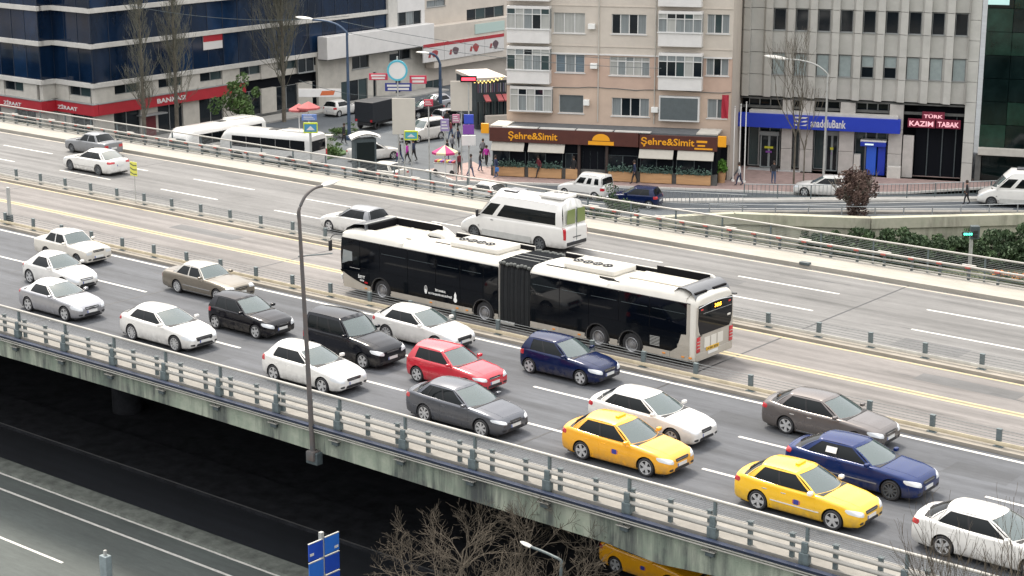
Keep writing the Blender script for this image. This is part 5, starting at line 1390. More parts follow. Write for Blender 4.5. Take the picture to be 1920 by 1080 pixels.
C('saloon', -26.45, 44.15, 'lemon yellow taxi, the foremost of the two taxis on the overpass', YELP2, cat='taxi', roofkit=taxi_kit, mould=PLATE, handle=CHROME, mirror=WHITEP, group=G_N, name='taxi')
C('saloon_long', -20.4, 44.4, 'white saloon with bare twigs over its door at the lower right corner', WHT, group=G_N)
# far carriageway: facing the other way
def F(kind, xr, ynear, label, col, **k):
    W = TYPES[kind]['W'] / 2
    return place_car(kind, xr, ynear + W, label, col, heading=PI, **k)
G_F = 'vehicles on the far carriageway'
F('exec', -87.55, 66.5, 'white modern saloon driving away on the far carriageway, beside the yellow marker board', WHT, mould=CHROME, group=G_F, rglass=mat('rear_glass_pale', (.16, .17, .16), .08, spec=.6), trim=CHROME)
F('boxy', -93.2, 70.6, 'old grey saloon with white front wings, half hidden behind the white modern saloon', GRY2, roof=GRY2, group=G_F)
F('hatch', -62.6, 64.1, 'white small hatchback with grey roof arches in front of the bus nose', WHT, roof=GRY2, group=G_F)
def bus_kit(root, T):
    z = T['H']
    b = MB(); b.box(1.9, 2.7, -.42, .42, z - .02, z + .035, ch=.02); b.mat(1); b.box(1.86, 2.74, -.46, .46, z - .04, z + .01); b.build('roof_hatch', [SILV, BLACKP], root)
    b = MB(); b.box(-1.15, .35, -.62, .62, z - .03, z + .13, ch=.05); ac = b.build('roof_air_conditioner', WHT, root, True)
    for k in range(3): q = MB(); q.lathe([(.12, 0), (.12, .012), (.001, .012)], 14, 'Z', (-.1 - .32 * k, -.28, z + .13)); q.build('fan', BLACKP, ac)
    x0 = T['x0']
    for s in (-1, 1):
        b = MB(); b.prism([(s * .10, 1.48), (s * .74, 1.50), (s * .70, 2.20), (s * .10, 2.22)], x0 - .03, x0 + .0, 'X'); o = b.build('rear_pane', mat('rear_pane_green', (.17, .21, .075), .1, spec=.5), root)
        o.location = (.055, 0, 0)
    b = MB(); b.box(x0 - .012, x0 + .02, -.012, .012, .6, 2.3); b.build('door_gap', POSTG, root)
    b = MB(); b.box(x0 - .03, x0 + .02, -.80, .80, .40, .58, ch=.02); b.build('rear_bumper', BLACKP, root)
    b = MB(); b.box(x0 - .03, x0 + .0, -.35, .30, .78, .82, ch=.01); b.build('plate_light', BLACKP, root)
    for s in (-1, 1):
        y = s * (T['W'] / 2 + .002); b = MB(); b.box(.55, 3.75, min(y, y + s * .012), max(y, y + s * .012), .30, .62, ch=.004); b.build('lower_side_panel', mat('minibus_skirt', (.42, .42, .40), .5, var=.15, scale=2), root)
F('minibus', -53.75, 67.7, 'white high roofed minibus beside the rear half of the bus on the far carriageway', WHT, cat='minibus', roofkit=bus_kit, group=G_F, mirror=BLACKP, handle=BLACKP, rglass=WHT)
# taxi passing underneath on the lower avenue
place_car('saloon', -36.4, 51.5, 'yellow taxi in the dark below the overpass at the bottom edge', YELP, z=LOW, cat='taxi', roofkit=taxi_kit, group='cars on the lower avenue', name='taxi', heading=R_(-4))
# ================================================================== BUILDINGS BEYOND THE OVERPASS
class Fac:
    """a facade plane: origin on the ground, direction angle; picture point -> (u along, z up)"""
    def __init__(s, P0, ang):
        s.P = Vector(P0); s.a = ang; s.d = Vector((math.cos(ang), math.sin(ang), 0)); s.n = Vector((math.sin(ang), -math.cos(ang), 0))
    def uz(s, px, py, out=0.0):
        r = ray(px, py); C0 = Vector((0, 0, CAMZ))
        t = (s.P + s.n * out - C0).dot(s.n) / r.dot(s.n)
        p = C0 + r * t - s.P
        return p.dot(s.d), p.z
    def U(s, px, py=150, out=0.0): return s.uz(px, py, out)[0]
    def rect(s, x0, y0, x1, y1, out=0.0):
        ym = (y0 + y1) / 2; xm = (x0 + x1) / 2
        return s.uz(x0, ym, out)[0], s.uz(x1, ym, out)[0], s.uz(xm, y1, out)[1], s.uz(xm, y0, out)[1]
    def pt(s, u, out=0.0, z=0.0): return s.P + s.d * u + s.n * out + Vector((0, 0, z))
    def put(s, o, root):
        """give an object built in facade coordinates (x along, y inwards, z up) its place under root"""
        ra = root.rotation_euler.z; rl = root.location
        o.parent = root
        o.location = Matrix.Rotation(-ra, 3, 'Z') @ (s.P - rl); o.rotation_euler = (0, 0, s.a - ra)
        return o
    def box(s, root, name, m, u0, u1, o0, o1, z0, z1, ch=0.0, parent=None):
        b = MB(); b.box(min(u0, u1), max(u0, u1), min(-o0, -o1), max(-o0, -o1), min(z0, z1), max(z0, z1), ch=ch)
        o = b.build(name, m)
        if parent is not None: o.parent = parent; return o
        return s.put(o, root)
    def wall(s, root, name, m, u0, u1, z0, z1, holes, th=.30, out=0.0):
        us = sorted({u0, u1} | {h[0] for h in holes} | {h[1] for h in holes}); zs = sorted({z0, z1} | {h[2] for h in holes} | {h[3] for h in holes})
        us = [u for u in us if u0 <= u <= u1]; zs = [z for z in zs if z0 <= z <= z1]
        b = MB()
        for za, zb in zip(zs, zs[1:]):
            run = None
            for ua, ub in zip(us, us[1:]):
                cu, cz = (ua + ub) / 2, (za + zb) / 2
                hole = any(h[0] < cu < h[1] and h[2] < cz < h[3] for h in holes)
                if not hole: run = (run[0], ub) if run else (ua, ub)
                if hole and run: b.box(run[0], run[1], -out, th - out, za, zb); run = None
            if run: b.box(run[0], run[1], -out, th - out, za, zb)
        return s.put(b.build(name, m), root)
    def window(s, root, u0, u1, z0, z1, nx, ny, fm, panes, fw=.06, rec=.14, out=0.0, sill=True, split=None):
        """frame with mullions, every pane a mesh of its own; panes: list of materials cycled"""
        fr = MB(); d0, d1 = rec - .05 - out, rec + .03 - out
        zz = [z0 + (z1 - z0) * k / ny for k in range(ny + 1)]
        if split and ny == 2: zz = [z0, z0 + (z1 - z0) * split, z1]
        for k in range(nx + 1):
            x = u0 + (u1 - u0) * k / nx; w = fw if 0 < k < nx else fw * 1.2
            fr.box(max(u0, x - w / 2), min(u1, x + w / 2), d0, d1, z0, z1)
        for z in zz: fr.box(u0, u1, d0 + .004, d1 + .004, max(z0, z - fw / 2), min(z1, z + fw / 2))
        if sill: fr.box(u0 - .08, u1 + .08, -.08 - out, rec - out, z0 - .07, z0 - .002)
        w = s.put(fr.build('window', fm), root); k = 0
        for i in range(nx):
            for j in range(ny):
                q = MB(); a = u0 + (u1 - u0) * i / nx; b_ = u0 + (u1 - u0) * (i + 1) / nx
                q.box(a, b_, d1 - .012, d1 + .0, zz[j], zz[j + 1])
                link('pane', q.mesh('pane', panes[(i * ny + j) % len(panes)]), None, w); k += 1
        return w
WGLASS = mat('window_glass', (.010, .014, .018), .06, spec=.4)
WGLASS2 = mat('window_glass_teal', (.035, .055, .058), .08, spec=.5)
CURT = mat('curtained_pane', (.36, .36, .34), .30, spec=.5, var=.12, scale=1.2, stretch=(6, 1, .3))
CURT2 = mat('curtained_pane_grey', (.20, .22, .225), .25, spec=.5, var=.2, scale=1.2, stretch=(6, 1, .3))
SCREEN = mat('window_screen', (.085, .10, .105), .45, var=.1, scale=3)
WFRAME = mat('window_frame_white', (.58, .575, .56), .45, var=.06, scale=3)
ALU = mat('aluminium_frame', (.33, .34, .34), .4, metal=.5)
BLUEGL = mat('blue_curtain_glass', (.004, .013, .034), .05, spec=.45, var=.5, scale=.35, stretch=(1, 1, .4))
BLUEGL2 = mat('blue_curtain_glass_light', (.007, .022, .056), .06, spec=.45, var=.4, scale=.4)
BAND = mat('white_slab_band', (.50, .48, .445), .6, var=.10, scale=1.5)
PIER = mat('cream_pier', (.44, .415, .37), .75, var=.12, scale=1.2, bump=.1)
REDB = mat('red_fascia', (.36, .014, .024), .45, var=.08, scale=1.5)
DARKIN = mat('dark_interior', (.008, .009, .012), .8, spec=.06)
CREAM = mat('cream_render', (.51, .455, .395), .8, var=.07, scale=.8, bump=.12, bscale=20)
SALM = mat('salmon_render', (.47, .335, .265), .8, var=.07, scale=.8, bump=.12, bscale=20)
TAN = mat('tan_render', (.49, .375, .295), .8, var=.07, scale=.8, bump=.12, bscale=20)
BAYW = mat('bay_white', (.62, .60, .58), .6, var=.06, scale=1)
BROWN = mat('brown_fascia', (.078, .021, .014), .45, var=.12, scale=1.5)
GOLD = mat('gold_letters', (.62, .27, .012), .4, metal=.1, emit=.10)
def px2(*a): return a

# ------------------------------------------------------------ A: dark blue glass block at the left
def block_a():
    P0 = at(182, 275, FARZ)
    root = thing('office_block', 'dark blue glass office block with white floor bands and a red fascia', 'building', tuple(P0))
    FR = Fac(P0, R_(93.6))                      # long face along the side street
    # short faces towards the overpass
    x1 = aty(110, 250, P0.y).x
    lo, hi = 0.0, 12.0
    def pxof(X, Y, z):
        v = Vector((X, Y, z - CAMZ)); c = _q.transposed() @ v; return 960 + FPX * c.x / -c.z
    for _ in range(40):
        m = (lo + hi) / 2
        if pxof(x1, P0.y - m, 2) > 75: lo = m
        else: hi = m
    step = lo
    FF = Fac((x1, P0.y, FARZ), 0.0); LF = P0.x - x1
    X0 = x1 - 26
    FL_ = Fac((X0, P0.y - step, FARZ), 0.0)
    FS = Fac((x1, P0.y - step, FARZ), R_(90))
    LR = FR.U(724, 60)
    zz = [FR.uz(182.5, y)[1] for y in (216, 195, 160, 86, 19)]
    z_rb, z_rt, z1, z2, z3 = zz; fh = z3 - z2; tops = [z1, z2, z3, z3 + fh, z3 + 2 * fh]
    faces = [(FR, 0.0, LR), (FF, 0.0, LF), (FL_, 0.0, 26.0), (FS, 0.0, step)]
    for F, u0, u1 in faces:
        e = .0
        # slab bands
        for z in tops: F.box(root, 'floor_band', BAND, u0 - (.28 if F is not FS else 0), u1 + (.28 if F in (FF, FL_) else 0), -.3, .28, z - .20, z + .20, ch=.02)
        # glass storeys, pane by pane
        n = max(1, round((u1 - u0) / 1.9)); 
        for k, (za, zb) in enumerate(zip(tops, tops[1:])):
            for i in range(n):
                a, b_ = u0 + (u1 - u0) * i / n, u0 + (u1 - u0) * (i + 1) / n
                q = MB(); q.box(a + .02, b_ - .02, -.02, .04, za + .20, zb - .20)
                F.put(q.build('glass_panel', BLUEGL if random.random() < .72 else BLUEGL2), root)
            q = MB()
            for i in range(n + 1):
                x = u0 + (u1 - u0) * i / n; q.box(x - .03, x + .03, -.05, -.0, za + .20, zb - .20)
            F.put(q.build('mullions', mat('blue_mullion', (.01, .018, .035), .4)), root)
        # first floor: cream piers with dark windows between
        z0f, z1f = z_rt, z1 - .2
        u = u0; i = 0; wn_ = 2.3; 
        while u < u1 - .6:
            pw = 2.2 if F is FR else 1.9; F.box(root, 'pier', PIER, u, min(u1, u + pw), -.35, .10, z0f - .02, z1f, ch=.02); 
            a, b_ = u + pw, min(u1, u + pw + 2.8)
            if b_ - a > .8:
                F.window(root, a, b_, z0f + .55, z1f - .05, 2, 1, ALU, [WGLASS, WGLASS2], rec=.12, sill=False)
                F.box(root, 'parapet', PIER, a, b_, -.15, .02, z0f, z0f + .54)
            u += pw + 2.8; i += 1
        # red fascia
        ue = u1 if F is not FR else FR.U(462, 180, .5)
        F.box(root, 'red_fascia', REDB, u0 - (.0 if F in (FF, FL_) else .0), ue + (.5 if F in (FF, FL_) else 0), 0, .5, z_rb, z_rt, ch=.02)
        F.box(root, 'fascia_cap', ALU, u0, ue + (.5 if F in (FF, FL_) else 0), 0, .55, z_rt + .004, z_rt + .06)
        # shop floor
        u = u0
        while u < u1 - .6:
            F.box(root, 'shop_pier', PIER, u, min(u1, u + 2.0), -.35, .06, 0, z_rb - .01, ch=.02)
            a, b_ = u + 2.0, min(u1, u + 5.0)
            if b_ - a > .8: F.window(root, a, b_, .35, z_rb - .05, 2, 1, ALU, [WGLASS], rec=.15, sill=False)
            u += 5.0
        F.box(root, 'plinth', CONC_DK, u0, u1, -.3, .08, 0, .34)
    # white end pier of the glass part
    FR.box(root, 'end_pier', BAND, FR.U(724, 60), FR.U(741, 60), -.5, .35, z1 - 1.0, 26, ch=.03)
    # core
    b = MB(); s = .36
    q = [P0 + Vector((-s, s, 0)), FR.pt(LR, -s), FR.pt(LR, -s) + Vector((-16, 0, 0)), Vector((X0, P0.y + 20, FARZ)), Vector((X0, P0.y - step + s, FARZ)), Vector((x1 - s, P0.y - step + s, FARZ)), Vector((x1 - s, P0.y + s, FARZ))]
    b.prism([((v.x - P0.x), (v.y - P0.y)) for v in q], 0, tops[-1] + .3); b.build('core', DARKIN, root)
    # lettering on the red fascia (blurred, unreadable in part)
    M = lambda F, u, z, o: Matrix.Translation((u, -o, z)) @ Matrix.Rotation(PI / 2, 4, 'X')
    LW = mat('sign_white', (.60, .58, .56), .5)
    for F, xa, xb, ya, s_ in ((FL_, 0, 42, 187, 'ZİRAAT'), (FF, 105, 148, 200, 'ZİRAAT'), (FR, 290, 352, 186, 'BANKASI')):
        ua, ub = F.U(max(xa, 4), ya, .5), F.U(xb, ya, .5); zc = (z_rb + z_rt) / 2
        o = text(s_, abs(ub - ua) * .86, .42, M(F, (ua + ub) / 2, zc, .515), LW, None, bold=.03, extrude=.01); F.put(o, root)
    # red and white agency board in a window
    u0, u1, a, b_ = FR.rect(381, 62, 417, 92, .12)
    o = FR.box(root, 'agency_board', LW, u0, u1, .06, .12, a, b_); o2 = FR.box(root, 'agency_board', REDB, u0, u1, .121, .135, a + (b_ - a) * .5, b_)
    # entrance canopy + red door
    u0, u1, a, b_ = FR.rect(262, 212, 298, 262, 0)
    FR.box(root, 'entrance_canopy', ALU, u0 - .3, u1 + .3, 0, .9, b_ - .1, b_)
    FR.box(root, 'door', mat('dark_red_door', (.12, .01, .015), .4), u0 + .3, u1 - .4, .05, .09, 0, b_ - .2)
    return root, FR
rootA, FR = block_a()

# ------------------------------------------------------------ B: pale houses further along the side street
def block_b():
    ua = FR.U(745, 60); ub = FR.U(790, 60)
    root = thing('street_house', 'white street house with a wide blank balcony front beside the glass block', 'building', tuple(FR.pt(FR.U(588, 100))))
    u0, u1, za, zb = FR.rect(588, 68, 790, 98, 1.6)
    zz = FR.uz(790, 85, 0)[1]; z_a = FR.uz(690, 60, 1.6)[1]; z_b = FR.uz(690, 102, 1.6)[1]
    uS = FR.U(590, 90); uE = FR.U(792, 90)
    F = FR
    ztop = FR.uz(900, 5)[1] + 6
    holes = []
    def W(x0, y0, x1, y1, nx=2, mt=(WGLASS,), out=0.36, ny=1):
        r = F.rect(x0, y0, x1, y1, out); holes.append(r); return r, nx, ny, mt
    ws = [W(730, 84, 770, 112), W(660, 100, 692, 128), W(735, 22, 790, 52, 4, (CURT2, WGLASS)), W(700, 135, 706, 190, 1), W(620, 210, 655, 240, 2)]
    ws += [W(560, 102, 590, 135), W(640, 150, 690, 196, 3, (WGLASS2, WGLASS)), W(742, 150, 752, 200, 1)]
    F.wall(root, 'wall', PIER, uS, uE, 0, z_b + .2, [h for h in holes], .3, .36)
    F.wall(root, 'wall', BAYW, F.U(741, 60), uE, z_b + .2, ztop, holes, .3, .36)
    for r, nx, ny, mt in ws: F.window(root, *r, nx, ny, ALU, list(mt), out=.36)
    F.box(root, 'balcony_front', BAYW, uS, uE, .36, 1.6, z_b, z_a, ch=.05)
    F.box(root, 'balcony_soffit', CONC_DK, uS, uE, .36, 1.5, z_b - .08, z_b)
    F.box(root, 'core', DARKIN, uS, uE, -12, .0, 0, ztop - .5)
    return root
block_b()
def block_b2():
    F = FR
    uS = FR.U(793, 100); uE = FR.U(1010, 60)
    root = thing('street_house', 'cream street house with red striped billboards along its upper floor', 'building', tuple(FR.pt(uS)))
    holes = []
    ztop = FR.uz(900, 5)[1] + 8
    def W(x0, y0, x1, y1, nx, mt):
        r = F.rect(x0, y0, x1, y1, .3); holes.append(r); return r, nx, mt
    ws = [W(875, 14, 945, 40, 4, (WGLASS, WGLASS2)), W(800, 0, 835, 12, 2, (CURT2,)), W(797, 150, 830, 190, 2, (WGLASS2,)), W(895, 150, 945, 200, 4, (WGLASS, DARKIN))]
    F.wall(root, 'wall', CREAM, uS, uE, 0, ztop, holes, .3, .3)
    for r, nx, mt in ws: F.window(root, *r, nx, 1, ALU, list(mt), out=.3)
    # projecting storey with the billboards
    z0 = F.uz(800, 131, 1.5)[1]; z1 = F.uz(800, 52, 1.5)[1]
    F.box(root, 'projecting_storey', CREAM, uS, uE, .3, 1.5, z0, z1, ch=.04)
    u0, u1, a, b_ = F.rect(793, 85, 945, 118, 1.5)
    zb0 = F.uz(795, 118, 1.6)[1]; zb1 = F.uz(795, 84, 1.6)[1]
    BB = mat('billboard_white', (.56, .54, .52), .5, var=.05)
    for k in range(4):
        a_ = F.U(793 + 0, 100, 1.6) + k * (F.U(945, 80, 1.6) - F.U(793, 100, 1.6)) / 4; L = (F.U(945, 80, 1.6) - F.U(793, 100, 1.6)) / 4
        o = F.box(root, 'billboard', BB, a_ + .03, a_ + L - .03, 1.5, 1.62, zb0, zb1)
        F.box(root, 'billboard_stripe', REDB, a_ + .03, a_ + L - .03, 1.62, 1.64, zb1 - .35, zb1, parent=None)
        # red and grey blob pictures
        q = MB(); cx = a_ + L * .55; cz = (zb0 + zb1) / 2 - .15
        q.prism([(cx + .5 * math.cos(t_) * (1 + .2 * math.sin(3 * t_)), cz + .42 * math.sin(t_) * (1 + .15 * math.cos(2 * t_ + k))) for t_ in [2 * PI * i / 14 for i in range(14)]], -1.645, -1.63, 'Y')
        F.put(q.build('printed_picture', [mat('print_red', (.30, .04, .04), .5), mat('print_dark', (.10, .06, .07), .5)][k % 2]), root)
        q = MB(); q.prism([(cx - 1.1, cz - .3), (cx - .75, cz - .35), (cx - .6, cz + .15), (cx - .9, cz + .2)], -1.645, -1.63, 'Y'); F.put(q.build('printed_picture', mat('print_red', (.30, .04, .04), .5)), root)
    u0, u1, a, b_ = F.rect(890, 42, 945, 60, 1.5)
    F.box(root, 'shop_board', mat('mint_board', (.40, .50, .46), .5), u0, u1, 1.5, 1.58, a, b_)
    F.box(root, 'core', DARKIN, uS, uE, -12, 0, 0, ztop - .5)
    # brown awning over the passage
    u0, u1, a, b_ = F.rect(798, 165, 835, 180, .6)
    q = MB(); q.grid([[(x, -.3 - 1.2 * math.sin(k / 6 * PI / 2), b_ - (b_ - a) * (1 - math.cos(k / 6 * PI / 2))) for k in range(7)] for x in (u0, u1)]); F.put(q.build('awning', mat('brown_awning', (.14, .085, .05), .7)), root)
block_b2()

# ------------------------------------------------------------ C: the apartment house with the brown shop fascia
def block_c():
    P0 = at(955, 322, FARZ); F = Fac(P0, R_(25))
    root = thing('apartment_house', 'salmon and cream apartment house with white bays above a brown shop fascia with gold letters', 'building', tuple(P0), R_(25))
    uL = F.U(950, 150); uR = F.U(1372, 150)
    zc = lambda x, y: F.uz(x, y)[1]
    ztop = zc(1100, 0) + 7
    z_a = zc(1100, 232)
    zsal = zc(1160, 103); zband = zc(1160, 166)
    wl_ = []   # (rect, nx, ny, mats, frame)
    def W(x0, y0, x1, y1, nx, mats, ny=1, split=None): wl_.append((F.rect(x0, y0, x1, y1), nx, ny, mats, split))
    W(1038, 24, 1097, 62, 3, [CURT]); W(1147, 27, 1212, 64, 4, [WGLASS, CURT2, WGLASS, CURT2])
    W(1042, 102, 1096, 136, 3, [mat('blind_stripes', (.13, .17, .20), .4, var=.5, scale=3, stretch=(.1, 1, 12)), CURT2]); W(1143, 107, 1218, 142, 5, [CURT, CURT, CURT2], 2, .75)
    W(1048, 178, 1094, 212, 1, [SCREEN]); W(1147, 184, 1217, 218, 4, [CURT2, WGLASS, WGLASS, CURT2])
    W(1326, 27, 1368, 63, 3, [CURT2, WGLASS2]); W(1324, 107, 1366, 142, 3, [CURT2, WGLASS]); W(1326, 186, 1362, 222, 2, [CURT2, SCREEN])
    holes = [w[0] for w in wl_]
    F.wall(root, 'wall', TAN, uL, uR, z_a - 1.2, zband, holes)
    F.wall(root, 'wall', SALM, F.U(1032, 130), uR, zband, zsal, holes)
    F.wall(root, 'wall', CREAM, uL, F.U(1032, 130), zband, zsal, [])
    F.wall(root, 'wall', CREAM, uL, uR, zsal, ztop, holes)
    F.box(root, 'string_course', BAYW, uL, uR, 0, .08, zsal - .06, zsal + .05)
    F.box(root, 'string_course', CREAM, uL, uR, 0, .05, zc(1160, 88) - .03, zc(1160, 88) + .03); F.box(root, 'string_course', CREAM, uL, uR, 0, .05, zc(1160, 12) - .03, zc(1160, 12) + .03)
    q = MB(); q.tube([(uL + (uR - uL) * k / 24, -.06, zband - .02 * (k % 3) + .05 * math.sin(k * .8)) for k in range(25)], .028, 6); F.put(q.build('cable_run', POSTD), root)
    for r, nx, ny, mats, sp in wl_: F.window(root, *r, nx, ny, WFRAME, mats, split=sp, fw=.075)
    # white bays with glazing
    def bay(x0, y0, x1, y1, ypan, nx, mats, out=.75, pm=BAYW):
        u0, u1, za, zb = F.rect(x0, y0, x1, ypan, out)
        zg = F.uz((x0 + x1) / 2, y1, out)[1]
        F.box(root, 'bay_panel', pm, u0, u1, 0, out, za, zg, ch=.02)
        F.box(root, 'bay_top', BAYW, u0, u1, 0, out, zb, zb + .18)
        w = F.window(root, u0, u1, zg, zb, nx, 2, WFRAME, mats, rec=.05, out=out, sill=True, split=.72)
        for uu in (u0, u1 - .02):
            o = F.box(root, 'bay_side', CURT2, uu, uu + .02, 0, out - .05, zg, zb)
        return u0, u1
    m1 = [CURT2, CURT, WGLASS2, CURT, CURT, CURT2, CURT2, WGLASS]
    for (ya, yb, yp) in ((-62, -25, 2), (16, 54, 81), (92, 131, 157)):
        bay(950, ya, 1030, yb, yp, 5, m1); m1 = m1[1:] + m1[:1]
    bay(956, 167, 1034, 208, 212, 5, [CURT, CURT, CURT2, WGLASS], .55, TAN)
    m2 = [WGLASS, CURT2, WGLASS2, CURT2, CURT, CURT, WGLASS, CURT2]
    for (ya, yb, yp) in ((-48, -10, 13), (26, 61, 88), (105, 144, 170)):
        bay(1234, ya, 1316, yb, yp, 5, m2); m2 = m2[3:] + m2[:3]
    r = F.rect(1238, 184, 1308, 225, .5); F.box(root, 'bay_panel', WFRAME, r[0] - .12, r[1] + .12, 0, .5, r[2] - .12, r[3] + .12); F.box(root, 'window_screen', SCREEN, r[0], r[1], .5, .52, r[2], r[3])
    F.box(root, 'core', DARKIN, uL + .1, uR - .1, -14, -.32, 0, ztop - .6)
    F.box(root, 'side_wall', CREAM, uL, uL + .2, -14, -.3, 0, ztop); F.box(root, 'side_wall', CREAM, uR - .2, uR, -14, -.3, 0, ztop)
    r = F.rect(1095, 186, 1106, 197); F.box(root, 'air_unit', WHITEP, r[0], r[1], 0, .35, r[2], r[3], ch=.03)
    # --- shop: projecting box, canopy roof, fascia, awnings, glazing, planters
    OUT = 2.9
    uA, uB = F.U(918, 250, OUT), F.U(1345, 265, OUT)
    z_ft = F.uz(918, 238, OUT)[1]; z_fb = F.uz(918, 264, OUT)[1]
    zroof = z_ft + .02
    F.box(root, 'canopy_roof', mat('roof_felt', (.09, .095, .10), .8, var=.2, scale=2), uA + .1, uB - .1, 0.01, OUT - .12, zroof - .15, zroof)
    F.box(root, 'roof_slab', PIER, uA, F.U(958, 245, 1.5), .3, OUT - .1, zroof + .002, zroof + .1); F.box(root, 'roof_slab', PIER, F.U(1310, 250, 1.5), uB, .3, OUT - .1, zroof + .002, zroof + .1)
    um = F.U(1198, 265, OUT)
    F.box(root, 'fascia', BROWN, uA, um - .03, OUT - .1, OUT + .12, z_fb, z_ft, ch=.02); F.box(root, 'fascia', BROWN, um + .03, uB, OUT - .16, OUT + .04, z_fb - .1, z_ft - .1, ch=.02)
    n = 6
    for k in range(4): 
        a = uA + (um - uA) * (k + .35) / 4.0; F.box(root, 'coping', BAND, a, a + (um - uA) / 4 - .15, OUT - .5, OUT + .1, z_ft + .01, z_ft + .07)
    M = lambda u, z, o: Matrix.Translation((u, -o, z)) @ Matrix.Rotation(PI / 2, 4, 'X')
    def put_text(s_, x0, y0, x1, y1, o):
        u0, u1, za, zb = F.rect(x0, y0, x1, y1, o); ob = text(s_, u1 - u0, (zb - za) * .92, M((u0 + u1) / 2, (za + zb) / 2, o + .01), GOLD, None, bold=.015, extrude=.03); F.put(ob, root)
    put_text('Şehre&Simit', 953, 247, 1045, 266, OUT + .12)
    put_text('Şehre&Simit', 1202, 258, 1302, 277, OUT + .04)
    u0, u1, za, zb = F.rect(1103, 264, 1151, 272, OUT + .12)      # sunrise emblem
    q = MB(); cx = (u0 + u1) / 2; q.prism([(u0, za), (u1, za), (u1, za + (zb - za) * .85), (u0, za + (zb - za) * .85)], -OUT - .17, -OUT - .13, 'Y'); q.prism([(cx + .68 * math.cos(PI * k / 12), zb + .52 * math.sin(PI * k / 12)) for k in range(13)], -OUT - .17, -OUT - .13, 'Y'); F.put(q.build('sun_emblem', GOLD), root)
    for (x0, y0, x1, y1) in ((1306, 264, 1326, 268), (1308, 272, 1322, 275), (1302, 278, 1336, 281)):
        u0, u1, za, zb = F.rect(x0, y0, x1, y1, OUT + .04); F.box(root, 'small_lettering', GOLD, u0, u1, OUT + .04, OUT + .06, za, zb)
    for x0, y0, x1, y1 in ((902, 231, 917, 250), (1346, 255, 1362, 276)):   # blade signs
        u0, u1, za, zb = F.rect(x0, y0, x1, y1, OUT); F.box(root, 'blade_sign', GOLD, u0, u1, OUT - .05, OUT + .08, za, zb, ch=.05)
    # glazed front
    zg0 = .95; zg1 = z_fb - .75
    for x0, x1 in ((925, 985), (990, 1055), (1060, 1085), (1140, 1195), (1200, 1262), (1268, 1335)):
        u0, u1 = F.U(x0, 300, OUT - .3), F.U(x1, 305, OUT - .3)
        F.window(root, u0, u1, zg0, zg1, 2, 1, POSTD, [WGLASS, DARKIN, WGLASS2], out=OUT - .3, rec=.1, sill=False)
        F.box(root, 'planter_front', mat('light_wood', (.46, .27, .13), .6, var=.15, scale=2, stretch=(.3, 1, 3)), u0 + .06, u1 - .06, OUT - .34, OUT - .12, .18, zg0 - .02, ch=.02)
    for k, (x0, x1) in enumerate(((925, 985), (990, 1055), (1140, 1195), (1200, 1262), (1268, 1335))):
        u0, u1 = F.U(x0, 300, OUT - .3), F.U(x1, 305, OUT - .3); rr = random.Random(k); q = MB()
        for j in range(330):
            p = Vector((rr.uniform(u0, u1), -OUT + .12 + rr.uniform(-.14, .05), .95 + abs(rr.gauss(0, .22)))); u = Vector((rr.gauss(0, 1), rr.gauss(0, 1), rr.gauss(0, 1))).normalized(); w = u.orthogonal().normalized(); q.add([p - u * .09, p + w * .05, p + u * .09, p - w * .05], [(0, 1, 2, 3)])
        tag(F.put(q.build('planter_greenery', mat('leaf_teal', (.03, .075, .055), .5, var=.5, scale=3, c2=(.12, .20, .16))), root), kind='stuff')
        for j in range(3):
            uu = _lerp(u0, u1, (j + .5) / 3); q = MB(); q.lathe([(.001, 0), (.05, .02), (.09, .13), (.08, .15), (.001, .15)], 10, 'Z', (uu, -OUT + .55, zg1 - .35)); F.put(q.build('ceiling_lamp', mat('warm_lamp', (.85, .55, .25), .5, emit=.35), None), root)
    F.box(root, 'plinth', CONC_DK, uA, uB, OUT - .6, OUT - .35, 0, .95)
    F.box(root, 'shop_core', DARKIN, uA + .1, uB - .1, 0, OUT - .5, .05, z_fb - .05)
    for x0, x1 in ((921, 982), (990, 1058), (1198, 1262), (1270, 1338)):    # roller awnings
        u0, u1 = F.U(x0, 278, OUT + .2), F.U(x1, 285, OUT + .2)
        q = MB(); z1 = z_fb - .03 - (.1 if x0 > 1190 else 0); q.add([(u0, -OUT + .05, z1), (u1, -OUT + .05, z1), (u1, -OUT - .35, z1 - .62), (u0, -OUT - .35, z1 - .62), (u0, -OUT + .07, z1 - .03), (u1, -OUT + .07, z1 - .03), (u1, -OUT - .33, z1 - .65), (u0, -OUT - .33, z1 - .65)], [(0, 1, 2, 3), (7, 6, 5, 4), (3, 2, 6, 7), (0, 3, 7, 4), (1, 5, 6, 2), (0, 4, 5, 1)])
        F.put(q.build('awning', mat('awning_cream', (.42, .39, .34), .8, var=.05)), root)
    for x in (1086, 1138):
        F.box(root, 'door_post', mat('dark_wood', (.04, .025, .02), .6), F.U(x, 305, OUT - .3) - .1, F.U(x, 305, OUT - .3) + .1, OUT - .4, OUT - .15, 0, z_fb - .05)
    u0, u1 = F.U(1092, 305, OUT - .4), F.U(1134, 305, OUT - .4); F.window(root, u0, u1, .05, zg1 + .2, 3, 1, POSTD, [WGLASS], out=OUT - .45, rec=.1, sill=False)
    # downpipes, wall air units and cables
    for x in (1122, 1228): q = MB(); u = F.U(x, 150); q.tube([(u, -.08, .2 + z_a), (u, -.08, ztop)], .045, 8); F.put(q.build('downpipe', PIER), root)
    for x0, y0 in ((1108, 118), (1222, 200), (1104, 44)):
        r = F.rect(x0, y0, x0 + 13, y0 + 10); F.box(root, 'air_unit', WHITEP, r[0], r[1], .02, .36, r[2], r[3], ch=.02)
    # red flag hanging on a pole
    u0, u1, za, zb = F.rect(1353, 178, 1366, 222, 1.0)
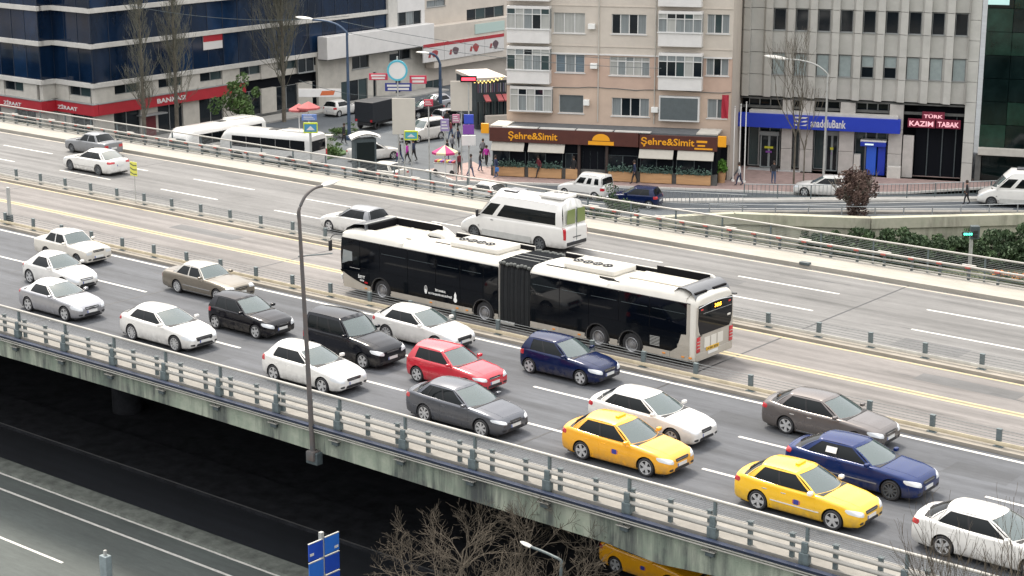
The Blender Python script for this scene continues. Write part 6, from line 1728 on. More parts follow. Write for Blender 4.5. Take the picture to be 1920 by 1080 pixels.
    q = MB(); G = [[(u0 + (u1 - u0) * i / 6, -1.0 - .1 * math.sin(i * 1.3 + j * .6), za + (zb - za) * j / 8) for j in range(9)] for i in range(7)]; q.grid(G); fl = F.put(q.build('flag', mat('flag_red', (.36, .02, .04), .7)), root)
    return root, F
rootC, FC = block_c()

# ------------------------------------------------------------ G: pleated grey office building with the blue bank fascia
def block_g():
    P0 = at(1387, 318, FARZ); F = Fac(P0, R_(21.5))
    root = thing('office_building', 'grey office building of folded concrete panels with a royal blue bank fascia', 'building', tuple(P0), R_(21.5))
    PAN1 = mat('folded_panel_light', (.43, .42, .39), .7, var=.10, scale=.8, bump=.12, bscale=12)
    PAN2 = PAN1
    zpan = F.uz(1387, 180)[1]; u0 = F.U(1385, 150); uE = F.U(1812, 170)
    rows = [F.uz(1387, y)[1] for y in (178, 137, 97, 56, 13)]
    dz = (rows[4] - rows[0]) / 4; rows = [rows[0] + dz * k for k in range(9)]
    # fold lines, from the window positions
    xr1 = [1450, 1491, 1532, 1575, 1617, 1659, 1703, 1746, 1790]
    us = [F.U(x, 60) for x in xr1]; st = (us[-1] - us[0]) / 8
    ww = .95
    folds = [us[0] + (k - 2) * st for k in range(0, 12)]
    dp = .55
    for k, uf in enumerate(folds):
        a = max(u0, uf); wv = st
        if a >= uE: break
        # convex column: light flat, turning back to the window strip
        sec = [(uf, .0), (uf + ww, .0), (uf + ww + .22, dp * .75), (uf + ww + .75, dp), (uf + st - .10, dp * .8), (uf + st, .02)]
        sec = [(max(u0, min(uE, x)), o) for x, o in sec]
        for r in range(8):
            hw = 1 if k >= 2 else 0
            z0, z1 = rows[r] + .02, rows[r + 1] - .02
            is_win = (r in (1, 3, 5, 7)) and k >= 2
            q = MB()
            q.grid([[(x, -o, z0), (x, -o, z1)] for x, o in (sec[1:] if is_win else sec)])
            # small top ledge
            q.add([(x, -o, z1) for x, o in sec] + [(sec[-1][0], .25, z1), (sec[0][0], .25, z1)], [tuple(range(len(sec) + 2))])
            q.add([(x, -o, z0) for x, o in sec] + [(sec[-1][0], .25, z0), (sec[0][0], .25, z0)], [tuple(reversed(range(len(sec) + 2)))])
            F.put(q.build('facade_panel', PAN1), root)
            if is_win:
                blind = r == 1
                mats = [CURT2] if (blind and k not in (6, 7)) else [WGLASS]
                if blind: mats = [mat('pale_blind', (.30, .35, .35), .3, spec=.5, var=.1)] if k not in (6, 7) else [mat('pale_blind', (.30, .35, .35), .3), WGLASS][::-1]
                F.window(root, uf + .04, uf + ww - .02, rows[r] + .04, rows[r + 1] - .04, 1, 2 if len(mats) == 2 else 1, ALU, mats, rec=.10, sill=True, fw=.05)
    F.box(root, 'joint_backing', DARKIN, u0, uE, -.4, -.22, zpan, rows[-1])
    F.box(root, 'roof_edge', PIER, u0, uE, -.4, .6, rows[-1], rows[-1] + .4)
    # right hand end pilaster of tiles
    up0, up1 = F.U(1812, 170), F.U(1832, 170)
    k = 0; z = 0
    while z < rows[-1]:
        F.box(root, 'pilaster_block', PAN1, up0, up1, -.4, .35, z + .015, min(rows[-1], z + dz * .9) - .015, ch=.015); z += dz * .9
    # ground floor
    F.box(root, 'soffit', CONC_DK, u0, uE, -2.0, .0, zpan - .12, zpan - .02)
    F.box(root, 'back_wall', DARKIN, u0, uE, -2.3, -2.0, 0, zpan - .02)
    zb0, zb1 = F.uz(1387, 237, .8)[1], F.uz(1387, 211, .8)[1]
    ub0, ub1 = F.U(1384, 225, .8), F.U(1688, 235, .8)
    BLU = mat('royal_blue_fascia', (.010, .035, .38), .4, var=.04, scale=1)
    F.box(root, 'blue_fascia', BLU, ub0, ub1, .3, .8, zb0, zb1, ch=.02)
    F.box(root, 'fascia_cap', BAND, F.U(1405, 210, .5), ub1 - .2, -.2, .6, zb1 + .005, zb1 + .22)
    M = lambda u, z, o: Matrix.Translation((u, -o, z)) @ Matrix.Rotation(PI / 2, 4, 'X')
    u0_, u1_, za, zb = F.rect(1520, 221, 1586, 240, .8)
    LW = mat('sign_white', (.60, .58, .56), .5)
    o = text('anadoluBank', u1_ - u0_, .62, M((u0_ + u1_) / 2, (zb0 + zb1) / 2 - .02, .81), LW, None, bold=.02, extrude=.02); F.put(o, root)
    q = MB(); uc = F.U(1501, 229, .8); zc_ = (zb0 + zb1) / 2
    for sgn in (-1, 1):
        for kk in range(3):
            q.prism([(uc + sgn * .12 + sgn * .45 * (kk / 3), zc_ + .42 - kk * .28), (uc + sgn * .55, zc_ + .42 - kk * .28), (uc + sgn * .40, zc_ + .30 - kk * .28), (uc + sgn * .0, zc_ + .30 - kk * .28)], -.83, -.805, 'Y')
    F.put(q.build('logo', LW), root)
    COLM = mat('column_stone', (.42, .395, .37), .6, var=.12, scale=1.5)
    for x0, x1, wide in ((1464, 1484, 0), (1499, 1523, 1), (1572, 1600, 0), (1664, 1690, 1), (1692, 1712, 0)):
        a, b_ = F.U(x0, 290), F.U(x1, 290); zt = zpan - .12
        if x0 < 1690:
            for z0, z1 in ((0, zt * .33), (zt * .33, zt * .66), (zt * .66, zt)): F.box(root, 'column', COLM, a, b_, -.3, .1, z0 + .01, z1 - .01, ch=.04)
        else: F.box(root, 'column', COLM, a, b_, -.3, .1, .01, zb0 - .2, ch=.04)
    F.box(root, 'upper_beam', CONC_DK, u0, uE, -.4, -.2, zb1 + .3, zb1 + .5)
    # glass shopfront between columns
    for x0, x1, n in ((1402, 1462, 3), (1486, 1498, 1), (1525, 1571, 2), (1602, 1662, 3)):
        a, b_ = F.U(x0, 290, -.8), F.U(x1, 290, -.8)
        F.window(root, a, b_, .25, zb0 - .1, n, 1, ALU, [WGLASS2, WGLASS], out=-.8, rec=.1, sill=False, fw=.10)
        F.window(root, a, b_, zb1 + .3, zpan - .2, n, 1, ALU, [WGLASS], out=-.6, rec=.1, sill=False, fw=.08)
    # doors with yellow and violet stickers
    for x0, x1 in ((1425, 1458), (1548, 1571)):
        a, b_ = F.U(x0, 285, -.5), F.U(x1, 285, -.5); zt = F.uz(x0, 252, -.5)[1]
        F.window(root, a, b_, .2, zt, 2, 1, mat('door_frame_grey', (.24, .26, .26), .5), [WGLASS], out=-.5, rec=.05, sill=False, fw=.16)
        F.box(root, 'door_head', mat('door_frame_grey', (.24, .26, .26), .5), a - .1, b_ + .1, -.6, -.3, zt, zt + .3)
        F.box(root, 'yellow_sticker', mat('sticker_yellow', (.52, .50, .03), .5), a + .35, b_ - .35, -.44, -.43, zt * .62, zt * .68); F.box(root, 'violet_sticker', mat('sticker_violet', (.20, .05, .30), .5), a + .45, b_ - .45, -.44, -.43, zt * .50, zt * .55)
    F.box(root, 'step', mat('step_stone', (.40, .40, .40), .7, var=.1), F.U(1400, 310, .4), F.U(1500, 316, .4), -.6, .5, 0, .16, ch=.02); F.box(root, 'step', PAVG, F.U(1500, 320, .4), uE, -.6, .6, 0, .14)
    # cash machine booth
    a, b_ = F.U(1612, 300, .1), F.U(1660, 300, .1); zt = F.uz(1636, 272, .1)[1]
    F.box(root, 'cash_machine_canopy', BLU, a, b_, -.8, .25, zt - .1, zt + .25, ch=.03); F.box(root, 'canopy_top', WHITEP, a, b_, -.7, .2, zt + .255, zt + .38)
    F.box(root, 'cash_machine', mat('atm_blue', (.015, .07, .40), .4, emit=.10), a + .45, b_ - .75, -.6, -.1, 0, zt - .12, ch=.03); F.box(root, 'cash_machine', BLU, b_ - .62, b_ - .05, -.6, -.15, 0, zt - .12, ch=.03)
    F.box(root, 'lit_sign', mat('atm_sign', (.55, .68, .66), .4, emit=.3), a + .35, a + 1.0, .252, .26, zt - .0, zt + .12)
    F.box(root, 'side_box', BAND, F.U(1600, 310, .1), F.U(1612, 310, .1), -.4, .1, 0, 1.7, ch=.02)
    # dark passage with pink lettering at the right
    a, b_ = F.U(1713, 290), F.U(1808, 290)
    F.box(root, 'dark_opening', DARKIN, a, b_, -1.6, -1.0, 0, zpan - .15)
    for xx in (1738, 1765, 1790): F.box(root, 'opening_bar', POSTD, F.U(xx, 290, -.9) - .04, F.U(xx, 290, -.9) + .04, -1.0, -.9, 0, zpan - .8)
    NEON = mat('pink_letters', (.78, .40, .44), .5, emit=.25); NB = mat('crimson_board', (.16, .008, .03), .5)
    for s_, x0, y0, x1, y1 in (('TÜRK', 1732, 213, 1768, 223), ('KAZIM', 1705, 226, 1750, 238), ('TABAK', 1758, 228, 1798, 240)):
        c0, c1, za, zb = F.rect(x0, y0, x1, y1, .1); F.box(root, 'sign_board', NB, c0 - .12, c1 + .12, .0, .06, za - .06, zb + .12)
        o = text(s_, c1 - c0, (zb - za) * .8, M((c0 + c1) / 2, (za + zb) / 2, .09), NEON, None, bold=.02, extrude=.01); F.put(o, root)
    F.box(root, 'core', CONC_DK, u0, uE, -14, -2.4, 0, rows[-1])
    u0_, u1_, za, zb = F.rect(1663, 313, 1688, 338, .7); F.box(root, 'planter_box', BAND, u0_, u1_, .3, .8, 0, zb - za, ch=.04)
    return root, F
rootG, FG = block_g()

# ------------------------------------------------------------ D: black glass building at the right edge
def block_d():
    P0 = FG.pt(FG.U(1833, 300), .25); F = Fac(P0, R_(21.5))
    root = thing('glass_building', 'black green glass building with a pale floor beam at the right edge', 'building', tuple(P0), R_(21.5))
    GG = mat('green_black_glass', (.004, .010, .010), .05, spec=.45, var=.5, scale=.5); GG2 = mat('green_glass', (.010, .030, .022), .07, spec=.45, var=.5, scale=.7)
    zb = F.uz(1850, 283)[1]; L = 17; n = 9
    F.box(root, 'floor_beam', PIER, 0, L, -.3, .35, zb - .28, zb + .28, ch=.03)
    z = zb + .28; k = 0
    while z < 24:
        for i in range(n):
            q = MB(); q.box(L * i / n + .02, L * (i + 1) / n - .02, -.02, .05, z + .02, z + 1.7); F.put(q.build('glass_panel', GG2 if (k * 7 + i * 3) % 5 == 0 or k == 4 else GG), root)
        z += 1.72; k += 1
    for i in range(4): F.box(root, 'window_bay', GG, L * i / 4 + .3, L * (i + 1) / 4 - .1, -.6, -.5, .2, zb - .3)
    for i in range(5): F.box(root, 'pillar', CONC_DK, L * i / 4 - .15, L * i / 4 + .25, -.5, .0, 0, zb - .3)
    r = F.rect(1853, -8, 1893, 9, .06); F.box(root, 'lit_window', mat('pale_lit_pane', (.35, .52, .50), .3, emit=.25), r[0], r[1], .06, .075, r[2], r[3])
    F.box(root, 'core', DARKIN, 0, L, -14, -.7, 0, 24)
block_d()
# ================================================================== STREET LEVEL
def flat_poly(name, pts, z, m, th=.14): return sheet(name, [(p.x, p.y) for p in pts], z, m, th)
KZ = FARZ + .14
S = lambda x, y: at(x, y, KZ)
pp = [S(800, 318), S(850, 338), S(1000, 343), S(1200, 350), S(1400, 357), S(1520, 362)]
bk = [FG.pt(FG.U(1520, 320) , -1), FG.pt(0, -1), FC.pt(FC.U(1372, 300), 0), FC.pt(0, -1), FC.pt(-2.5, -1), FC.pt(-3.5, 6) + Vector((-4, 8, 0))]
flat_poly('shop_pavement', pp + bk, KZ, PAVE)
flat_poly('shop_pavement', [S(1521, 362), S(1700, 360), S(1920, 346), S(1990, 342), FG.pt(34, -1), FG.pt(FG.U(1520, 320), -1)], KZ, PAVE)
# kerb line: single kerb stones along the front of the pavement
kp = [S(800, 318), S(850, 338), S(1000, 343), S(1200, 350), S(1400, 357), S(1521, 362), S(1700, 360), S(1920, 346)]
def run_pts(P, step):
    out = []; 
    for a, b_ in zip(P, P[1:]):
        n = max(1, int((b_ - a).length / step))
        for k in range(n): out.append((a.lerp(b_, k / n), a.lerp(b_, (k + 1) / n)))
    return out
kroot = thing('kerb', 'pale kerb stones along the pink shop pavement', 'kerb', tuple(kp[0]))
sm = MB(); sm.box(0.01, .99, -.12, .10, -.14, .015, ch=.01); kme = sm.mesh('kerb_stone', [BAND])
for a, b_ in run_pts(kp, 1.0):
    o = link('kerb_stone', kme, None, kroot); o.location = a - kp[0]; d = b_ - a; o.rotation_euler = (0, 0, math.atan2(d.y, d.x)); o.scale = (d.length, 1, 1)
# pavement before block A, and the traffic island with grass
flat_poly('office_pavement', [FR.pt(-.5, .3), FR.pt(-.5, 3.0), FR.pt(FR.U(800, 200), 3.0), FR.pt(FR.U(800, 200), .3)], KZ, PAVG)
flat_poly('office_pavement', [Vector((P.x, P.y, 0)) for P in (FR.pt(-.5, .3), FR.pt(-.5, 3.0), FR.pt(-.5, 3) + Vector((-45, -5, 0)), FR.pt(-.5, .3) + Vector((-45, 0, 0)))], KZ, PAVG)
flat_poly('traffic_island', [S(590, 262), S(655, 285), S(600, 300), S(570, 280)], KZ, GRASS)
# zebra / lane lines on the shop street
for x0, y0, x1, y1 in ((1040, 372, 1180, 388), (1250, 391, 1900, 392), (1450, 384, 1900, 376)):
    a, b_ = at(x0, y0, FARZ), at(x1, y1, FARZ); d = (b_ - a); L = d.length
    b = MB(); b.box(0, L, -.07, .07, .001, .004); o = b.build('street_line', PAINTW); o.location = a; o.rotation_euler = (0, 0, math.atan2(d.y, d.x)); tag(o, kind='structure')
# median kerb of the shop street (pale strip y~378)
for nm, (x0, y0, x1, y1), m, w in (('street_median', (1180, 379, 1940, 374), BAND, .9), ('street_median', (1330, 400, 1960, 400), CONC, .5)):
    a, b_ = at(x0, y0, FARZ), at(x1, y1, FARZ); d = (b_ - a); L = d.length
    b = MB(); b.box(0, L, -w / 2, w / 2, 0, .18, ch=.02); o = b.build(nm, m); o.location = a; o.rotation_euler = (0, 0, math.atan2(d.y, d.x)); tag(o, kind='structure')
# retaining wall of the street above the sunken verge
WALLC = stained('wall_cream', (.40, .38, .30), (.17, .16, .13), .4, .1, .5, .68, green=(.30, .31, .23))
wp = [Vector((-68.4, 90.2, 0)), Vector((-61.8, 98.9, 0)), Vector((-54.0, 103.3, 0)), Vector((-46.6, 111.0, 0)), Vector((-20, 137.5, 0))]
wr = thing('street_wall', 'cream rendered wall carrying the shop street above the hedge', 'wall', (wp[0].x, wp[0].y, SUNK))
for i, (a, b_) in enumerate(zip(wp, wp[1:])):
    d = b_ - a; L = d.length; an = math.atan2(d.y, d.x); M = Matrix.Translation((a.x - wp[0].x, a.y - wp[0].y, 0)) @ Matrix.Rotation(an, 4, 'Z')
    b = MB(); b.box(-.02, L + .02, -.18, .25, 0, 1.62, M); b.build('lower_wall', WALLC, wr)
    b = MB(); b.box(-.02, L + .02, -.34, .30, 1.625, 2.35, M, ch=.02); b.build('parapet', WALLC, wr)
# street railings
def rail_line(pts, h, label, posts=2.0, bars=True, nm='street_railing', m=None):
    P = [Vector(p) for p in pts]; t = thing(nm, label, 'railing', tuple(P[0])); o0 = P[0]; m = m or ALU
    b = MB()
    b.tube([p - o0 + Vector((0, 0, h)) for p in P], .035, 6); b.build('top_rail', ALU, t, True)
    b = MB(); b.tube([p - o0 + Vector((0, 0, .18)) for p in P], .025, 6); b.build('bottom_rail', m, t, True)
    pm = MB(); pm.box(-.03, .03, -.03, .03, 0, h); pme = pm.mesh('post', [m])
    for a, b_ in run_pts(P, posts): o = link('post', pme, None, t); o.location = a - o0
    if bars:
        bars_ = MB()
        for a, b_ in run_pts(P, .28):
            c = a - o0; bars_.box(c.x - .012, c.x + .012, c.y - .012, c.y + .012, .18, h)
        tag(bars_.build('bars', m, t), kind='stuff')
rail_line([at(1085, 372, FARZ), at(1240, 384, FARZ), at(1400, 392, FARZ) + Vector((0, 0, 0))], 1.0, 'low grey railing along the shop street behind the small blue car')
rail_line([at(1395, 372, KZ), at(1520, 374, KZ), at(1700, 372, KZ), at(1960, 362, KZ)], 1.05, 'grey barred pedestrian railing in front of the blue bank fascia', m=POSTG)
rail_line([at(1330, 405, FARZ), at(1640, 411, FARZ), at(1960, 404, FARZ)], .85, 'pale low railing on top of the cream wall', bars=False)

# ------------------------------------------------------------ planting
LEAFG = mat('leaf_green', (.045, .10, .022), .7, var=.45, scale=1.4, c2=(.085, .15, .035)); LEAFD = mat('leaf_dark_green', (.028, .062, .026), .75, var=.5, scale=1.1, c2=(.065, .11, .04))
LEAFR = mat('leaf_reddish', (.085, .04, .035), .8, var=.4, scale=2, c2=(.13, .085, .065)); BARK = mat('bark', (.10, .085, .065), .9, var=.3, scale=4, c2=(.16, .14, .11)); BARKL = mat('bark_light', (.060, .050, .038), .9, var=.3, scale=4, c2=(.135, .112, .086), spec=.2)
IVY = mat('ivy_twigs', (.11, .105, .075), .9, var=.35, scale=1.2, c2=(.16, .155, .12))
def leaf_cloud(n, R, size, seed=0, shape=None):
    rnd = random.Random(seed); b = MB()
    clumps = [(Vector((rnd.gauss(0, .42), rnd.gauss(0, .42), rnd.gauss(0, .40))), rnd.uniform(.22, .42)) for _ in range(26)]
    for i in range(n):
        c, r = rnd.choice(clumps); v = Vector((rnd.gauss(0, 1), rnd.gauss(0, 1), rnd.gauss(0, 1))).normalized() * r * rnd.uniform(.3, 1) ** .5
        p = c + v; p = Vector((p.x * R[0], p.y * R[1], p.z * R[2]))
        if shape and not shape(p): continue
        s = size * rnd.uniform(.6, 1.3); a = Vector((rnd.gauss(0, 1), rnd.gauss(0, 1), rnd.gauss(0, .7))).normalized(); u = a.orthogonal().normalized(); w = a.cross(u)
        b.add([p - u * s, p + w * s * .5, p + u * s, p - w * s * .5], [(0, 1, 2, 3)])
    return b
def branches(b, p, d, L, r, depth, rnd, spread=.5, up=.15, minr=.006, kink=.12):
    pts = [p]; q = p; dd = d.normalized(); n = 4
    for k in range(n):
        dd = (dd + Vector((rnd.gauss(0, kink), rnd.gauss(0, kink), rnd.gauss(0, kink) + up * .25))).normalized(); q = q + dd * L / n; pts.append(q)
    b.tube(pts, r, 6 if depth > 2 else 4, cap=False, r1=max(minr, r * .62))
    if depth == 0: return
    for k in range(rnd.choice((2, 3, 3))):
        t = rnd.uniform(.45, 1.0) if k else 1.0; i = min(n, max(1, int(t * n + .5))); base = pts[i]
        ax = Vector((rnd.gauss(0, 1), rnd.gauss(0, 1), rnd.gauss(0, .6))).normalized()
        nd = (dd + ax * spread * rnd.uniform(.6, 1.3) + Vector((0, 0, up))).normalized()
        branches(b, base, nd, L * rnd.uniform(.62, .84), max(minr, r * .62), depth - 1, rnd, spread, up, minr, kink)
def bare_tree(x, y, z, h, label, name='bare_tree', seed=1, m=None, trunk_r=.16, depth=6, spread=.55, up=.2, minr=.008, first=.32, tilt=(0, 0)):
    rnd = random.Random(seed); t = thing(name, label, 'tree', (x, y, z)); m = m or BARK
    b = MB(); top = Vector((tilt[0], tilt[1], h * first)); b.tube([(0, 0, 0), (tilt[0] * .4, tilt[1] * .4, h * first * .5), top], trunk_r, 9, r1=trunk_r * .75); b.build('trunk', m, t, True)
    b = MB()
    for k in range(4):
        a = 2 * PI * k / 4 + rnd.uniform(-.5, .5); branches(b, top - Vector((0, 0, .1 * k)), Vector((math.cos(a) * spread, math.sin(a) * spread, 1)), h * .24, trunk_r * .6, depth, rnd, spread, up, minr)
    b.build('crown', m, t, True); return t
def leafy_tree(x, y, z, h, R, label, m, name='leafy_tree', n=3000, size=.16, seed=2, trunk=.12):
    t = thing(name, label, 'tree', (x, y, z)); rnd = random.Random(seed)
    b = MB(); b.tube([(0, 0, 0), (.08, .05, h * .35), (0, .1, h * .6)], trunk, 8, r1=trunk * .6)
    for k in range(6): branches(b, Vector((0, 0, h * (.3 + .05 * k))), Vector((rnd.gauss(0, 1), rnd.gauss(0, 1), .8)), h * .22, trunk * .45, 2, rnd, .6)
    b.build('trunk', BARK, t, True)
    o = leaf_cloud(n, R, size, seed).build('crown', m, t); o.location = (0, 0, h - R[2] * 1.0); return t
def shrub(x, y, z, R, label, m, name='shrub', n=900, size=.09, seed=3, cat='shrub', group=None):
    t = thing(name, label, cat, (x, y, z), 0, group); rnd = random.Random(seed)
    b = MB()
    for k in range(7): branches(b, Vector((rnd.gauss(0, .1), rnd.gauss(0, .1), 0)), Vector((rnd.gauss(0, .6), rnd.gauss(0, .6), 1)), R[2] * .7, .02, 2, rnd, .5)
    b.build('stems', BARK, t)
    o = leaf_cloud(n, R, size, seed).build('foliage', m, t); o.location = (0, 0, R[2] * .9); return t
# dark-trunked ivy clad poplars before the blue glass
for i, (px_, w, h, lb) in enumerate(((268, 1.0, 13, 'slim leafless twiggy poplar before the blue glass, leftmost of the three'), (330, 1.2, 15, 'slim leafless twiggy poplar before the blue glass, middle of the three'), (532, 1.9, 17, 'broad leafless twiggy poplar near the end of the glass block'))):
    P = FR.pt(FR.U(px_, 200, 3.5), 3.5); t = thing('poplar', lb, 'tree', (P.x, P.y, FARZ)); rnd = random.Random(20 + i)
    b = MB(); b.tube([(0, 0, 0), (.1, 0, h * .5), (0, .1, h)], .2, 8, r1=.04); b.build('trunk', BARK, t, True)
    b = MB()
    for k in range(int(70 * w)):
        z = h * rnd.uniform(.16, .98); a = rnd.uniform(0, 2 * PI); branches(b, Vector((.05, .05, z)), Vector((math.cos(a) * .55, math.sin(a) * .55, 1)), rnd.uniform(.9, 1.6) * w * (1.15 - .6 * z / h), .03, 3, rnd, .35, .35, .007)
    b.build('crown', IVY, t)
P = at(452, 262, FARZ); leafy_tree(P.x, P.y, FARZ, 4.9, (1.55, 1.55, 1.9), 'fresh green leafy tree in front of the end of the red fascia', LEAFG, n=3600, size=.15, seed=5)
P = at(1598, 444, SUNK); leafy_tree(P.x, P.y, SUNK, 5.2, (1.35, 1.35, 2.1), 'reddish brown bushy small tree in front of the white car and the blue bank', LEAFR, n=5200, size=.10, seed=9, name='small_tree')
P = at(1488, 345, KZ); bare_tree(P.x, P.y, KZ, 11.5, 'thin leafless street tree before the folded panel building, left of the curved lamp', seed=31, trunk_r=.08, depth=4, spread=.30, up=.3)
P = at(1506, 350, KZ); bare_tree(P.x, P.y, KZ, 9.0, 'thin leafless street tree before the folded panel building, beside the column', seed=33, trunk_r=.06, depth=3, spread=.30, up=.3)
P = at(1158, 402, FARZ + .3); shrub(P.x, P.y, FARZ, (1.3, 1.0, 1.0), 'dark green bush behind the far railing beside the delivery van', LEAFD, n=2200, seed=6)
P = at(1110, 412, FARZ); shrub(P.x, P.y, FARZ, (1.8, .8, .5), 'low green bush just behind the minibus roof and the far railing', LEAFD, n=1600, seed=7)
P = at(612, 292, FARZ); shrub(P.x, P.y, FARZ + .1, (1.6, 1.1, .55), 'low green hedge on the traffic island right of the coaches', LEAFG, n=1800, seed=8)
P = at(640, 258, FARZ); shrub(P.x, P.y, FARZ + .1, (1.8, .9, .5), 'low green hedge in front of the white shop piers', LEAFG, n=1500, seed=12)
# hedge below the wall: separate rounded shrubs
hx = [(1640, 476), (1682, 480), (1724, 472), (1768, 480), (1812, 476), (1856, 484), (1900, 478), (1945, 486), (1600, 470), (1560, 462), (1520, 454)]
proto = None
for i, (x, y) in enumerate(hx):
    P = at(x, y + 16, SUNK); sc = random.uniform(1.25, 1.6) * (1 if x > 1610 else .7)
    if proto is None: proto = shrub(P.x, P.y, SUNK, (1.15, 1.1, .70), 'rounded dark green shrub of the hedge row below the cream wall', LEAFD, n=4200, seed=14, group='shrubs of the hedge below the cream wall'); c = proto
    else: c = dup(proto, (P.x, P.y, SUNK), random.uniform(0, 6))
    c.scale = (sc, sc, sc * random.uniform(.9, 1.2))
# grass verge (blades joined, uncountable) and flower beds
rnd = random.Random(3); b = MB()
for i in range(26000):
    x = rnd.uniform(-66, -18); y = rnd.uniform(77, 104)
    if y > 76.5 + (x + 70) * 1.0 + 10: continue
    h = rnd.uniform(.06, .22); a = rnd.uniform(0, 6.28); w = .035
    b.add([(x - w * math.cos(a), y - w * math.sin(a), 0), (x + w * math.cos(a), y + w * math.sin(a), 0), (x + rnd.gauss(0, .06), y + rnd.gauss(0, .06), h)], [(0, 1, 2)])
o = b.mesh('grass_blades', LEAFG, fix=False); o = link('grass', o); o.location = (0, 0, SUNK); tag(o, 'green grass growing on the sunken verge behind the far railing', 'grass', kind='stuff')
FLR = mat('flower_red', (.45, .06, .03), .7, c2=(.55, .25, .05), var=.3, scale=5); FLW = mat('flower_white', (.5, .48, .42), .7, c2=(.5, .40, .10), var=.2, scale=5)
def bed(px_, py_, lb, m, L=3.0, seed=1):
    P = at(px_, py_, SUNK + .3); rr = random.Random(seed); t = thing('flower_bed', lb, 'flower bed', (P.x, P.y, SUNK))
    q = MB(); q.box(-L / 2, L / 2, -.5, .5, 0, .18, ch=.05); q.build('bed_soil', SOIL, t)
    for nm, mm, n, z in (('leaves', LEAFD, 500, .25), ('blossoms', m, 260, .38)):
        q = MB()
        for k in range(n):
            p = Vector((rr.uniform(-L / 2, L / 2), rr.uniform(-.5, .5), z + rr.uniform(-.1, .1))); s = .06; u = Vector((rr.gauss(0, 1), rr.gauss(0, 1), rr.gauss(0, .5))).normalized(); w = u.orthogonal().normalized()
            q.add([p - u * s, p + w * s, p + u * s, p - w * s], [(0, 1, 2, 3)])
        tag(q.build(nm, mm, t), kind='stuff')
bed(1735, 526, 'bed of red and orange flowers behind the guard rail, left one', FLR, 3.2, 1); bed(1893, 517, 'bed of orange flowers behind the guard rail at the right edge', FLR, 2.6, 2); bed(1690, 518, 'bed of white and yellow flowers behind the guard rail', FLW, 1.6, 3)
# big bare tree in front of the edge girder
T0 = aty(905, 1120, 38.6)
bare_tree(T0.x + .1, 38.4, LOW, 8.0, 'large bare tree with light brown twigs in front of the dark opening under the overpass', seed=44, m=BARKL, trunk_r=.16, depth=7, spread=.70, up=.04, minr=.005, first=.24)
T1 = aty(1840, 1100, 38.6)
bare_tree(T1.x, 38.4, LOW, 9.3, 'thin bare tree whose twigs overlap the white saloon at the lower right corner', seed=47, m=BARKL, trunk_r=.07, depth=5, spread=.36, up=.24, minr=.004, first=.5)
P = aty(1052, 1046, 40.0)
street_lamp(P.x, 40.0, LOW, P.z - LOW - .1, (-1.35, .1), 'grey road lamp with a drooping silver arm in front of the dark opening', POSTG, .08, .5, 'road_lamp', .1)

# ------------------------------------------------------------ street lamps and masts
P = at(655, 262, FARZ); 
def lamp_to(px_head, py_head, base, h, label, polem, r=.10, head=1.7, name='street_lamp', rise=1.0):
    q = Vector(base); 
    # arm length so that the head ends over the picture point, arm runs towards -X side
    r_ = ray(px_head, py_head); t = (q.z + h + rise - CAMZ) / r_.z; tgt = Vector((r_.x * t, r_.y * t, 0))
    a = Vector((tgt.x - q.x, tgt.y - q.y)); 
    if a.length > 5.5 or a.length < .8: a = Vector((-3.0, -1.2))
    return street_lamp(q.x, q.y, q.z, h, (a.x, a.y), label, polem, r, head, name, rise)
STEELB = mat('blue_grey_steel', (.045, .075, .13), .5, metal=.2, var=.2, scale=2)
lamp_to(600, 12, P, 9.2, 'tall blue grey street lamp with white head reaching left over the side street', STEELB, .16)
P = at(826, 215, FARZ); lamp_to(802, 100, P, 4.8, 'short blue street lamp at the mouth of the side street', STEELB, .20, 1.3)
P = at(1543, 352, KZ); lamp_to(1458, 90, P, 8.4, 'curved grey street lamp before the folded panel building', GALV, .10)
P = at(92, 250, FARZ); lamp_to(130, 30, P, 8.8, 'slim blue grey street lamp before the glass block at the far left', STEELB, .11)
for i, (x, lb) in enumerate(((1392, 'white flagpole between the two buildings, left one'), (1403, 'white flagpole between the two buildings, middle one'), (1413, 'white flagpole between the two buildings, right one'))):
    P = at(x - 18, 340 + i, KZ); t = thing('flagpole', lb, 'flagpole', tuple(P), 0, 'flagpoles between the two buildings'); b = MB(); b.tube([(0, 0, 0), (0, 0, 5.6 + .2 * i)], .05, 8, r1=.035); b.lathe([(.001, 0), (.14, 0), (.14, .12), (.06, .14)], 12, 'Z'); b.build('pole', WHITEP, t, True); b = MB(); b.lathe([(.001, -.07), (.05, -.05), (.07, 0), (.05, .05), (.001, .07)], 10, 'Z', (0, 0, 5.65 + .2 * i)); b.build('finial', GALV, t, True)
# overhead wires
def wire(a, b_, sag, label, r=.018):
    a, b_ = Vector(a), Vector(b_); pts = [a.lerp(b_, k / 20) - Vector((0, 0, sag * 4 * (k / 20) * (1 - k / 20))) for k in range(21)]
    m = MB(); m.tube([p - a for p in pts], r, 5); o = m.build('overhead_wire', POSTD); o.location = a; tag(o, label, 'wire')
def pd(px_, py_, D):
    r = ray(px_, py_); c = r.dot(FWD); return Vector((0, 0, CAMZ)) + r * (D / c)
wire(pd(655, 62, 128), pd(1240, 128, 108), .5, 'long overhead wire running from the blue lamp to the right across the shops')
wire(pd(640, 40, 128), pd(1180, 112, 110), .4, 'second overhead wire just above the long one across the side street')
wire(pd(240, 10, 120), pd(655, 30, 128), .6, 'overhead wire across the blue glass block')
wire(pd(560, 150, 130), pd(760, 178, 130), .5, 'short sagging wire above the black box van')

